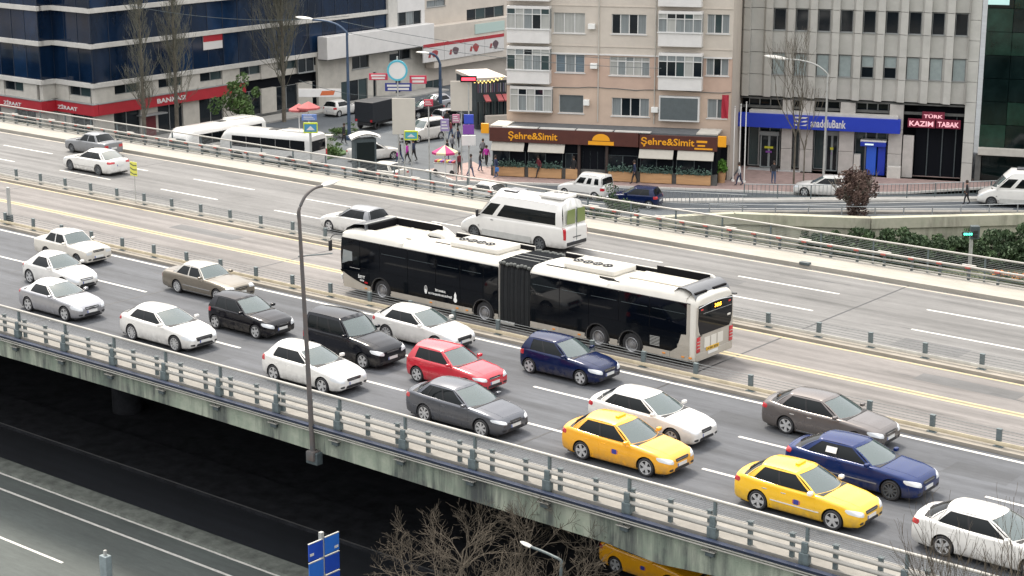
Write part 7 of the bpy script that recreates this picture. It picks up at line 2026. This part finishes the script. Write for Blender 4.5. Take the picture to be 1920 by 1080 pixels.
# ------------------------------------------------------------ signs and boards in the side street
def board_sign(px0, py0, px1, py1, D, m, label, cat='sign', name='banner_board', ang=None, posts=True, trim=None, th=.12, extra=None):
    a = pd(px0, py1, D); b_ = pd(px1, py1, D); z1 = pd((px0 + px1) / 2, py0, D).z; z0 = pd((px0 + px1) / 2, py1, D).z; w = (b_ - a).length
    zg = FARZ; t = thing(name, label, cat, (a.x, a.y, zg), math.atan2(b_.y - a.y, b_.x - a.x) if ang is None else ang)
    q = MB(); q.box(0, w, -th / 2, th / 2, z0 - zg, z1 - zg, ch=.02); q.build('board', m, t)
    if trim: q = MB(); q.box(-.06, w + .06, -th / 2 - .02, th / 2 + .02, z1 - zg, z1 - zg + .09); q.box(-.06, w + .06, -th / 2 - .02, th / 2 + .02, z0 - zg - .09, z0 - zg); q.box(-.06, 0, -th / 2 - .02, th / 2 + .02, z0 - zg, z1 - zg); q.box(w, w + .06, -th / 2 - .02, th / 2 + .02, z0 - zg, z1 - zg); q.build('border', trim, t)
    if posts: q = MB(); q.tube([(w / 2, .1, 0), (w / 2, .1, z1 - zg - .1)], .05, 8); q.build('post', GALV, t, True)
    if extra: extra(t, w, z0 - zg, z1 - zg, th)
    return t
CREAMB = mat('banner_cream', (.50, .46, .40), .7, var=.05, scale=1)
board_sign(736, 182, 779, 252, 128, CREAMB, 'tall cream hanging banner left of the white van in the side street')
board_sign(845, 150, 885, 208, 132, CREAMB, 'tall white hanging banner below the red lit sign in the side street')
def redled(t, w, z0, z1, th): 
    q = MB(); q.box(.1, w - .1, -th / 2 - .02, -th / 2, z0 + .12, z1 - .12); q.build('lit_text', mat('led_red', (.9, .05, .08), .5, emit=.9), t)
board_sign(863, 142, 894, 154, 131, DARKIN, 'black sign with a red lit line above the white hanging banner', extra=redled, name='lit_sign')
PINK = mat('banner_red', (.50, .03, .07), .6); NAVY = mat('banner_navy', (.02, .03, .18), .6)
def wavy(t, w, z0, z1, th):
    q = MB(); q.box(.15, w - .15, -th / 2 - .01, -th / 2, z0 + (z1 - z0) * .55, z0 + (z1 - z0) * .8); q.box(.2, w - .2, -th / 2 - .01, -th / 2, z0 + (z1 - z0) * .15, z0 + (z1 - z0) * .4); q.build('white_band', BAYW, t)
board_sign(692, 137, 727, 150, 129, PINK, 'red and white banner left of the round sign over the side street', posts=False, extra=wavy, name='street_banner', th=.04)
board_sign(768, 141, 800, 157, 129, PINK, 'red and white banner right of the round sign over the side street', posts=False, extra=wavy, name='street_banner', th=.04)
board_sign(722, 155, 772, 171, 129, NAVY, 'navy and white banner below the round sign over the side street', posts=False, extra=wavy, name='street_banner', th=.04)
c = pd(745, 132, 128.5); t = thing('round_sign', 'large round white sign with a light blue rim above the side street', 'sign', (c.x, c.y, FARZ), math.atan2(-FWD.x, FWD.y) * 1.0)
q = MB(); q.lathe([(.001, -.10), (.62, -.10), (.62, .0), (.001, .0)], 28, 'Y', (0, 0, c.z - FARZ)); q.build('disc', BAYW, t); q = MB(); q.lathe([(.62, -.12), (.76, -.12), (.76, .02), (.62, .02)], 28, 'Y', (0, 0, c.z - FARZ), closed=True); q.build('rim', mat('cyan_rim', (.08, .38, .48), .5), t)
q = MB(); q.tube([(0, .12, 0), (0, .12, c.z - FARZ + 1.0)], .06, 8); q.build('post', GALV, t, True)
def zebra_sign(t, w, z0, z1, th): q = MB(); q.prism([(w * .15, z0 + .12), (w * .85, z0 + .12), (w * .5, z1 - .12)], -th / 2 - .012, -th / 2 - .002, 'Y'); q.build('white_triangle', BAYW, t)
board_sign(571, 232, 594, 247, 126, mat('crossing_blue', (.06, .25, .42), .5), 'blue crossing sign with a lime yellow border on the traffic island', trim=mat('lime_border', (.50, .58, .03), .5), extra=zebra_sign, name='crossing_sign')
board_sign(760, 247, 782, 260, 122, mat('crossing_teal', (.07, .34, .40), .5), 'pale teal crossing sign with a lime edge right of the cream banner', trim=mat('lime_border', (.50, .58, .03), .5), extra=zebra_sign, name='crossing_sign')
board_sign(870, 214, 888, 232, 124, mat('poster_blue', (.03, .06, .42), .5), 'blue poster stand beside the shop corner', name='poster_stand'); board_sign(868, 233, 889, 252, 124, mat('poster_violet', (.18, .05, .30), .5), 'violet poster stand just below the blue one beside the shop corner', name='poster_stand', posts=False)
board_sign(866, 253, 892, 273, 122, BAYW, 'white cloth board beside the shop corner under the posters', name='cloth_board')
ORA = mat('banner_orange', (.50, .12, .04), .6)
def orange_mark(t, w, z0, z1, th): q = MB(); q.prism([(w * .5, z0 + .12), (w * .82, z0 + .16), (w * .86, z1 - .12), (w * .55, z1 - .16)], -th / 2 - .012, -th / 2 - .002, 'Y'); q.build('orange_mark', ORA, t)
def white_lines(t, w, z0, z1, th):
    for k in range(3): q = MB(); q.box(w * .12, w * (.88 - .1 * k), -th / 2 - .012, -th / 2 - .002, z0 + (z1 - z0) * (.2 + .25 * k), z0 + (z1 - z0) * (.3 + .25 * k)); q.build('white_band', BAYW, t)
board_sign(560, 166, 640, 182, 133, BAYW, 'long white banner with an orange mark hung before the white shop piers', posts=False, extra=orange_mark, name='street_banner', th=.05)
board_sign(566, 214, 594, 226, 131, mat('board_sky_blue', (.12, .20, .45), .6), 'pale blue shop board below the red parasols', extra=white_lines, name='shop_board')
board_sign(795, 186, 812, 199, 133, PINK, 'small red board beside the short blue lamp', extra=white_lines, name='shop_board')
board_sign(826, 222, 842, 246, 127, mat('poster_lilac2', (.26, .20, .36), .6), 'lilac poster stand left of the blue poster stand', name='poster_stand', extra=white_lines)
board_sign(848, 214, 862, 230, 128, mat('poster_rose', (.42, .16, .24), .6), 'rose poster stand left of the blue poster stand', name='poster_stand', extra=white_lines)
# gold festoon lights
t0 = pd(890, 152, 131); t1 = pd(944, 144, 131); t = thing('festoon_lights', 'string of small gold lamps over the dark shop front behind the apartment corner', 'festoon', tuple(t0))
q = MB(); q.tube([Vector((0, 0, 0)), (t1 - t0) * .5 - Vector((0, 0, .15)), t1 - t0], .015, 5); q.build('cord', POSTD, t)
for k in range(16):
    p = (t1 - t0) * (k / 15) + Vector((0, 0, -.1 - .15 * math.sin(PI * k / 15) + .12 * (k % 2))); q = MB(); q.lathe([(.001, -.07), (.06, -.03), (.05, .04), (.001, .07)], 8, 'Z', p); q.build('bulb', mat('bulb_gold', (.85, .60, .18), .4, emit=.5), t, True)
# traffic signal with the green counter
P = pd(1822, 440, 104); t = thing('traffic_signal', 'dark traffic signal with a green lit counter above the hedge', 'traffic light', (P.x, P.y, SUNK), math.atan2(-FWD.x, FWD.y))
z = P.z - SUNK
q = MB(); q.tube([(0, 0, 0), (0, 0, z)], .11, 10); q.build('post', GALV, t, True); q = MB(); q.box(-.10, .42, -.22, .2, z - .25, z + .55, ch=.04); q.build('signal_head', POSTD, t); q = MB(); q.box(.05, .30, -.26, -.2, z - .15, z + .05, ch=.02); q.box(.05, .30, -.26, -.2, z + .1, z + .3, ch=.02); q.build('visor', BLACKP, t)
q = MB(); q.box(-.62, .02, -.30, -.14, z - .02, z + .22, ch=.02); cb = q.build('counter_box', BLACKP, t); Mx = Matrix.Translation((-.30, -.305, z + .10)) @ Matrix.Rotation(PI / 2, 4, 'X'); text('88:88', .52, .15, Mx, mat('green_led', (.10, .85, .55), .5, emit=1.0), cb, bold=.03, extrude=.003)
# striped parasols / stalls
def parasol(px_, py_, D, m, label, R=1.1, h=2.4, z=None):
    P = pd(px_, py_, D); zg = KZ if z is None else z; t = thing('parasol', label, 'parasol', (P.x, P.y, zg)); h = max(1.8, P.z - zg)
    q = MB(); q.tube([(0, 0, 0), (0, 0, h)], .035, 8); q.build('pole', WHITEP, t, True)
    for k in range(8):
        a0, a1 = 2 * PI * k / 8, 2 * PI * (k + 1) / 8; q = MB(); q.add([(0, 0, h), (R * math.cos(a0), R * math.sin(a0), h - .45), (R * math.cos(a1), R * math.sin(a1), h - .45), (R * math.cos(a1), R * math.sin(a1), h - .6), (R * math.cos(a0), R * math.sin(a0), h - .6)], [(0, 1, 2), (1, 4, 3, 2)]); q.build('canopy_panel', m[k % len(m)], t)
CRM = mat('parasol_cream', (.55, .47, .30), .8); MAG = mat('parasol_magenta', (.42, .03, .14), .8); RDP = mat('parasol_red', (.38, .09, .09), .8)
parasol(834, 272, 121, [CRM, MAG], 'cream and magenta parasol of the street stall at the crossing', R=.9); parasol(578, 190, 137, [RDP], 'faded red parasol before the white shop piers, right one', R=.9, z=FARZ); parasol(560, 194, 138, [RDP], 'faded red parasol before the white shop piers, left one', R=.8, z=FARZ)
P = at(836, 326, KZ); t = thing('market_stall', 'white street stall heaped with coloured goods under the cream parasol', 'stall', (P.x, P.y, KZ), .3)
q = MB(); q.box(-.8, .8, -.4, .4, .1, .85, ch=.03); q.build('counter', BAYW, t); q = MB(); q.box(-.85, .85, -.45, .45, .86, .92); q.build('counter_top', GALV, t)
for k in range(7): q = MB(); x = -.72 + k * .24; q.box(x - .10, x + .10, -.35, .3, .925, 1.08, ch=.03); q.build('goods_tray', [mat('goods_red', (.35, .04, .05), .6), mat('goods_yellow', (.5, .36, .06), .6), mat('goods_violet', (.18, .07, .28), .6)][k % 3], t)
for k in (-.7, .7): q = MB(); q.lathe([(.18, -.03), (.2, 0), (.18, .03), (.001, .03), (.001, -.03)], 14, 'Y', (k, -.42, .2), closed=True); q.build('wheel', RUBBER, t)
# planter with green plant at the right end of the shop
P = at(1352, 342, KZ); t = thing('potted_plant', 'bright green plant in a wooden tub at the right end of the brown shop', 'plant', tuple(P)); q = MB(); q.lathe([(.001, 0), (.28, 0), (.36, .75), (.30, .75), (.30, .68), (.001, .68)], 14, 'Z'); q.build('tub', MAT['light_wood'], t, True); o = leaf_cloud(700, (.55, .55, .5), .08, 4).build('foliage', mat('leaf_bright', (.08, .20, .02), .7, var=.3), t); o.location = (0, 0, 1.2)

# dark shop wing left of the apartment corner
P0 = at(893, 243, FARZ); FE = Fac(P0, R_(58)); te = thing('shop_wing', 'low dark shop wing with pink posters and red awnings left of the apartment house', 'shop', tuple(P0))
uE = FE.U(952, 200); zE = FE.uz(900, 152)[1]
FE.box(te, 'wing_wall', mat('wing_dark', (.035, .045, .05), .6, var=.3, scale=1.5), 0, uE, -6, 0, 0, zE); FE.box(te, 'wing_roof', CREAM, -.1, uE, -6, .15, zE + .01, zE + .3, ch=.02); FE.box(te, 'low_wall', CREAM, FE.U(912, 226, .8), uE, .3, .8, 0, 1.3, ch=.03)
for k in range(5):
    a = uE * (k + .08) / 5; b_ = uE * (k + .92) / 5; FE.window(te, a, b_, .4, 2.5, 2, 1, POSTD, [WGLASS, WGLASS2], out=.05, rec=.03, sill=False)
    q = MB(); q.add([(a, -.05, 3.1), (b_, -.05, 3.1), (b_, -.9, 2.65), (a, -.9, 2.65), (a, -.05, 3.0), (b_, -.05, 3.0), (b_, -.88, 2.55), (a, -.88, 2.55)], [(0, 1, 2, 3), (7, 6, 5, 4), (3, 2, 6, 7), (0, 3, 7, 4), (1, 5, 6, 2)]); 
    if k in (1, 3, 4): FE.put(q.build('awning', RDP), te)
    for j in range(3): FE.box(te, 'poster', [mat('poster_pink', (.30, .12, .20), .6), mat('poster_lilac', (.22, .20, .34), .6), BAYW][(j + k) % 3], a + .1 + j * (b_ - a) / 3, a + (j + .8) * (b_ - a) / 3, .06, .09, 3.3, 4.1)
# ------------------------------------------------------------ people
def person(px_, py_, z, h, top, legs, label, face=0.0, walk=.5, hair=(.03, .02, .015), bag=None, seed=0):
    P = at(px_, py_, z); s = h / 1.75; rnd = random.Random(seed); t = thing('person', label, 'person', tuple(P), face)
    w = walk
    V = {'pel': (0, 0, .95, .13), 'wst': (0, 0, 1.12, .125), 'chs': (.02, 0, 1.34, .155), 'nck': (.03, 0, 1.49, .062), 'hd0': (.05, 0, 1.58, .085), 'hd1': (.06, 0, 1.68, .092)}
    for sg, n in ((1, 'l'), (-1, 'r')):
        f = w * sg
        V['hip' + n] = (0, .09 * sg, .90, .105); V['kn' + n] = (.24 * f + .03, .10 * sg, .50, .068); V['an' + n] = (.42 * f - (.06 if f < 0 else 0), .10 * sg, .10 + (.06 if f < 0 else 0), .045); V['to' + n] = (.42 * f + .16, .10 * sg, .05 + (.02 if f < 0 else 0), .04)
        V['sh' + n] = (.02, .19 * sg, 1.42, .062); V['el' + n] = (-.16 * f - .02, .25 * sg, 1.14, .046); V['ha' + n] = (-.20 * f + .08, .25 * sg, .90, .036); V['fi' + n] = (-.20 * f + .11, .24 * sg, .80, .030)
    E_ = [('pel', 'wst'), ('wst', 'chs'), ('chs', 'nck'), ('nck', 'hd0'), ('hd0', 'hd1')]
    for n in 'lr': E_ += [('pel', 'hip' + n), ('hip' + n, 'kn' + n), ('kn' + n, 'an' + n), ('an' + n, 'to' + n), ('chs', 'sh' + n), ('sh' + n, 'el' + n), ('el' + n, 'ha' + n), ('ha' + n, 'fi' + n)]
    names = list(V); me = bpy.data.meshes.new('body'); me.from_pydata([(V[n][0] * s, V[n][1] * s, V[n][2] * s) for n in names], [(names.index(a), names.index(b_)) for a, b_ in E_], [])
    o = bpy.data.objects.new('tmp', me); COL.objects.link(o); md = o.modifiers.new('s', 'SKIN'); md.use_smooth_shade = True
    for i, n in enumerate(names): me.skin_vertices[0].data[i].radius = (V[n][3] * s, V[n][3] * s * (1.25 if n in ('chs', 'pel', 'wst') else 1)); me.skin_vertices[0].data[i].use_root = (i == 0)
    sb = o.modifiers.new('u', 'SUBSURF'); sb.levels = 1
    out = bpy.data.meshes.new_from_object(o.evaluated_get(bpy.context.evaluated_depsgraph_get())); bpy.data.objects.remove(o); out.name = 'body'
    out.materials.clear(); sk = mat('skin', (.32, .18, .12), .6); out.materials.append(top); out.materials.append(legs); out.materials.append(sk); out.materials.append(BLACKP)
    for p in out.polygons:
        c = p.center / s
        if c.z > 1.50: p.material_index = 2
        elif abs(c.y) > .19 and c.z < .90: p.material_index = 2
        elif c.z < .10: p.material_index = 3
        elif c.z < .98 and abs(c.y) < .20: p.material_index = 1
        p.use_smooth = True
    link('body', out, None, t)
    q = MB(); q.lathe([(.001, .125), (.06, .11), (.10, .05), (.108, -.01), (.098, -.07), (.085, -.09)], 12, 'Z'); hm = q.build('hair', mat('hair_%d' % int(hair[0] * 1000), hair, .7), t, True); hm.location = (.045 * s, 0, 1.685 * s); hm.scale = (s, s, s)
    q = MB(); q.prism([(.155, -.012), (.175, -.005), (.155, .03)], -.012, .012, 'Y'); nz = q.build('nose', sk, t); nz.location = (0, 0, 1.63 * s); nz.scale = (s, s, s)
    if bag: q = MB(); q.box(-.12, .16, .22, .34, .55, .88, ch=.04); q.build('bag', bag, t).scale = (s, s, s)
    return t
CL = lambda n, c: mat('cloth_' + n, c, .85, var=.15, scale=6)
DK, NV, GR, JE, PK, WH, BR = CL('black', (.02, .02, .022)), CL('navy', (.02, .03, .07)), CL('grey', (.14, .14, .15)), CL('jeans', (.05, .08, .15)), CL('magenta', (.40, .03, .30)), CL('white', (.5, .5, .5)), CL('maroon', (.14, .02, .03))
person(750, 305, FARZ, 1.72, DK, JE, 'person in a black jacket and jeans with a magenta bag, walking beside the white car', R_(200), .6, bag=PK, seed=1)
person(764, 306, FARZ, 1.65, PK, DK, 'person in a magenta top walking close beside the one in black', R_(200), .5, seed=2)
person(776, 303, FARZ, 1.78, NV, DK, 'tall person in a navy coat, right of the pair near the white car', R_(190), .45, seed=3)
person(862, 327, KZ, 1.70, BR, DK, 'person in a maroon jacket standing at the street stall', R_(160), .15, seed=4)
person(882, 332, KZ, 1.75, GR, JE, 'person in grey walking right past the street stall', R_(20), .5, seed=5)
person(930, 334, KZ, 1.74, NV, JE, 'person in a dark coat at the left corner of the brown shop', R_(240), .3, bag=mat('bag_blue', (.03, .14, .40), .5), seed=6)
person(1190, 345, KZ, 1.78, NV, DK, 'person in a dark suit walking in front of the shop awning', R_(205), .5, seed=7)
person(1330, 346, KZ, 1.70, DK, JE, 'person in black near the right end of the brown shop', R_(30), .3, seed=8)
person(1386, 348, KZ, 1.72, WH, NV, 'person in a white top walking between the flagpoles and the bank', R_(200), .5, seed=9)
person(1076, 336, KZ, 1.76, DK, DK, 'person in black standing left of the shop door behind the delivery van', R_(270), .1, seed=10)
person(1812, 384, FARZ, 1.74, DK, DK, 'person in dark clothes standing left of the minibus at the right edge', R_(200), .4, seed=11)
person(905, 300, KZ, 1.70, GR, DK, 'person in grey further up the side street', R_(90), .4, seed=12)

crowd = [(838, 300, DK, JE, 'person in black with jeans behind the street stall'), (848, 290, GR, DK, 'person in grey further back behind the street stall'), (858, 278, NV, DK, 'person in navy on the pavement beside the poster stand'), (846, 262, BR, JE, 'person in maroon with jeans further up the pavement'), (858, 250, WH, DK, 'person in a white shirt far up the side street pavement'), (838, 244, DK, DK, 'person in black beside the parked silver hatchback'), (900, 322, DK, JE, 'person in black walking left of the shop corner'), (912, 312, PK, DK, 'person in a magenta coat at the shop corner'), (1262, 343, GR, DK, 'person in grey before the right cream awnings'), (1010, 334, BR, DK, 'person in maroon before the left cream awnings'), (1450, 345, DK, JE, 'person in black before the bank door'), (645, 270, DK, DK, 'person in black standing beside the kiosk')]
for i, (x, y, a, b_, lb) in enumerate(crowd): person(x, y, KZ if x > 825 else FARZ, 1.62 + .03 * (i % 6), a, b_, lb, R_((i * 67) % 360), .2 + .1 * (i % 5), seed=20 + i)
# ------------------------------------------------------------ coaches, cars and vans on the streets
def coach(P, rot, L, H, label, name='coach', win_m=None, W=2.45, tail=False):
    """x from rear (0) to front (L), centred on y"""
    t = thing(name, label, 'coach', (P.x, P.y, P.z), rot, 'white coaches on the street')
    sec = [(-W / 2 + .05, .35), (-W / 2, .5), (-W / 2, H - .55), (-W / 2 + .05, H - .28), (-W / 2 + .22, H - .08), (-W / 2 + .6, H), (0, H + .03), (W / 2 - .6, H), (W / 2 - .22, H - .08), (W / 2 - .05, H - .28), (W / 2, H - .55), (W / 2, .5), (W / 2 - .05, .35)]
    rows = []
    for x in [0, .05, .15, .3] + [(_lerp(.3, L - .9, k / 8)) for k in range(1, 9)] + [L - .6, L - .35, L - .15, L]:
        s = 1.0; sx = 1
        if x < .3: s = 1 - .07 * (1 - x / .3) ** 2
        if x > L - .9: s = 1 - .30 * ((x - (L - .9)) / .9) ** 2
        rows.append([(x, y * (1 - (1 - s) * .25), .35 + (z - .35) * s) for y, z in sec])
    b = MB(); m = len(sec); fs = []
    for i in range(len(rows) - 1):
        for j in range(m): fs.append((i * m + j, (i + 1) * m + j, (i + 1) * m + (j + 1) % m, i * m + (j + 1) % m))
    fs += [tuple(range(m)), tuple(range((len(rows) - 1) * m, len(rows) * m))[::-1]]
    b.add([p for r in rows for p in r], fs); b.build('body', WHT, t, True, 35)
    z0, z1 = H * .50, H - .52
    for s in (-1, 1):
        y = s * (W / 2 + .012); n = max(3, int(L / 1.6))
        for k in range(n):
            a, b_ = _lerp(.5, L - 1.2, k / n), _lerp(.5, L - 1.2, (k + 1) / n); q = MB(); q.box(a + .015, b_ - .015, min(y, y - s * .02), max(y, y - s * .02), z0, z1); q.build('side_window', win_m or BUSG, t)
        for wx in (L * .22, L * .80):
            q = MB(); q.lathe([(.28, -.12), (.45, -.13), (.48, -.08), (.48, .08), (.45, .13), (.28, .12)], 24, 'Y'); w = q.build('wheel', RUBBER, t, True); w.location = (wx, s * (W / 2 - .13), .48); w.rotation_euler = (0, 0, 0 if s > 0 else PI); q = MB(); q.lathe([(.29, .12), (.24, .06), (.1, .08), (.001, .12)], 18, 'Y'); q.build('rim', GALV, w, True)
            q = MB(); R = .56; q.prism([(wx + R * math.cos(PI * k / 12), .42 + R * math.sin(PI * k / 12)) for k in range(13)], min(y - s * .008, y - s * .03), max(y - s * .008, y - s * .03), 'Y'); q.build('wheel_arch', BLACKP, t)
        q = MB(); q.box(.0 - .02, .04, s * (W / 2 - .12) - .10, s * (W / 2 - .12) + .10, .9, 1.35, ch=.01); q.build('tail_light', TAILR, t)
        q = MB(); q.box(L - .06, L + .02, s * (W / 2 - .4) - .2, s * (W / 2 - .4) + .2, .7, .9, ch=.02); q.build('headlight', HEADL, t)
    q = MB(); q.box(-.02, .02, -W / 2 + .25, W / 2 - .25, z0, z1 - .02, ch=.01); q.build('rear_window', BUSG, t)
    q = MB(); q.add([(L - .02, -W / 2 + .25, z0 - .2), (L - .02, W / 2 - .25, z0 - .2), (L - .10, W / 2 - .3, H * .72), (L - .10, -W / 2 + .3, H * .72), (L + .03, -W / 2 + .25, z0 - .2), (L + .03, W / 2 - .25, z0 - .2), (L + .03, W / 2 - .3, H * .72), (L + .03, -W / 2 + .3, H * .72)], [(0, 1, 2, 3), (7, 6, 5, 4), (0, 4, 5, 1), (1, 5, 6, 2), (2, 6, 7, 3), (3, 7, 4, 0)]); q.build('windscreen', GLASSW, t)
    q = MB(); q.box(L * .42, L * .42 + .8, -.4, .4, H - .01, H + .06, ch=.02); q.build('roof_hatch', BLACKP, t); q = MB(); q.box(L * .10, L * .36, -.6, .6, H - .02, H + .14, ch=.06); q.build('roof_air_conditioner', WHT, t, True)
    q = MB(); q.box(.2, L - .6, -W / 2 + .2, W / 2 - .2, .25, .40); q.build('underbody', BLACKP, t)
    return t
# coach whose rear faces right (its tail near px 585), and one parked obliquely behind it
P = at(578, 318, FARZ); coach(Vector((P.x, P.y + 1.2, FARZ)), R_(193), 8.6, 2.75, 'white coach with dark windows parked behind the far railing, right of the two')
P = at(330, 306, FARZ); coach(Vector((P.x - .6, P.y + 9.2, FARZ)), R_(-86), 9.0, 2.75, 'white coach standing obliquely left of the other coach')
def V(kind, px_, py_, face, label, col, z=FARZ, **k):
    """(px, py): ground point under the middle of the car"""
    P = at(px_, py_, z); T = TYPES[kind]; c = T['wb'] / 2
    return place_car(kind, P.x - c * math.cos(face), P.y - c * math.sin(face), label, col, heading=face, z=z, group='cars on the streets beyond the overpass', **k)
V('saloon', 702, 299, R_(75), 'white saloon seen from behind, waiting at the mouth of the side street', WHT)
V('saloon', 715, 338, R_(180), 'white saloon mostly hidden behind the far railing below the white car of the side street', WHT2)
V('saloon', 905, 378, R_(178), 'white saloon behind the far railing above the minibus front', WHT)
V('kombi', 1098, 369, R_(183), 'white delivery van with three small side windows in front of the brown shop', WHT, cat='van', mould=BLACKP)
V('hatch', 1192, 386, R_(196), 'small dark blue car behind the dark bush on the shop street', BLUP)
V('saloon', 1545, 366, R_(200), 'white saloon half hidden by the reddish small tree', WHT)
V('minibus', 1918, 386, R_(203), 'long white minibus at the right edge of the shop street', WHT, cat='van', roofkit=bus_kit, name='minibus')
V('van', 793, 262, R_(265), 'white van with dark windscreen coming out of the side street', WHT, cat='van')
V('saloon', 812, 206, R_(265), 'silver saloon further up the side street behind the white van', SILV)
V('hatch', 845, 232, R_(85), 'silver hatchback parked beside the white hanging banner', SILV)
V('hatch', 868, 196, R_(265), 'dark hatchback parked far up the side street', GRYP)
V('saloon', 792, 218, R_(265), 'black saloon right behind the white van in the side street', BLKP)
V('hatch', 640, 215, R_(95), 'white hatchback parked before the white shop piers', WHT)
V('saloon', 172, 255, R_(180), 'white saloon behind the far railing at the left, above the old grey saloon', WHT)
# black box van
P = at(706, 238, FARZ); t = thing('box_van', 'black box body van parked at the mouth of the side street', 'truck', tuple(P), R_(100))
q = MB(); q.box(-2.0, 1.2, -1.0, 1.0, .7, 2.5, ch=.04); q.build('box_body', mat('truck_black', (.010, .013, .018), .5, var=.2), t); q = MB(); q.box(1.25, 2.6, -.9, .9, .5, 1.9, ch=.15); q.build('cab', BLKP, t, True); q = MB(); q.box(2.0, 2.62, -.8, .8, 1.25, 1.75, ch=.03); q.build('windscreen', GLASSW, t); q = MB(); q.box(-2.0, 2.4, -.7, .7, .4, .68); q.build('chassis', BLACKP, t)
for wx in (-1.3, 1.9):
    for s in (-1, 1): q = MB(); q.lathe([(.2, -.1), (.36, -.1), (.38, 0), (.36, .1), (.2, .1), (.001, .08)], 20, 'Y'); w = q.build('wheel', RUBBER, t, True); w.location = (wx, s * .85, .38)
for s in (-1, 1): q = MB(); q.box(-2.03, -1.99, s * .8 - .1, s * .8 + .1, .75, .95); q.build('tail_light', TAILR, t)
# white canopy roof on posts beside the island
P = pd(682, 256, 124); t = thing('kiosk', 'small kiosk with a curved white canopy roof beside the white car', 'kiosk', (P.x, P.y, FARZ), R_(60)); h = P.z - FARZ
rows = [[(x, y, h + .28 * math.cos(x / 1.5 * PI / 2) + .12 * math.cos(y / .9 * PI / 2)) for y in [-.9 + .3 * j for j in range(7)]] for x in [-1.5 + .375 * i for i in range(9)]]
q = MB(); q.grid(rows); q.grid([[(a, b_, c_ - .12) for a, b_, c_ in r] for r in rows], True); q.build('canopy', WHT, t, True, 60)
t.scale = (.72, .72, 1); q = MB(); q.box(-1.1, 1.1, -.6, .6, 0, h - .1, ch=.03); q.build('cabin', POSTD, t); q = MB(); q.box(-.9, .9, -.615, -.60, 1.0, h - .35); q.build('window', WGLASS, t); q = MB(); q.box(-1.0, 1.0, -.75, -.6, .92, .98); q.build('counter', BAYW, t); q = MB(); q.box(-1.118, -1.10, -.4, .4, .6, .72); q.build('orange_band', GOLD, t)
P = at(610, 278, FARZ); t = thing('utility_cabinet', 'grey utility cabinet on the traffic island', 'cabinet', tuple(P), .4); q = MB(); q.box(-.6, .6, -.3, .3, 0, 1.1, ch=.03); q.build('cabinet_body', GALV, t); q = MB(); q.box(-.64, .64, -.34, .34, 1.1, 1.16); q.build('cabinet_lid', BAND, t)
P = at(1312, 505, SUNK);
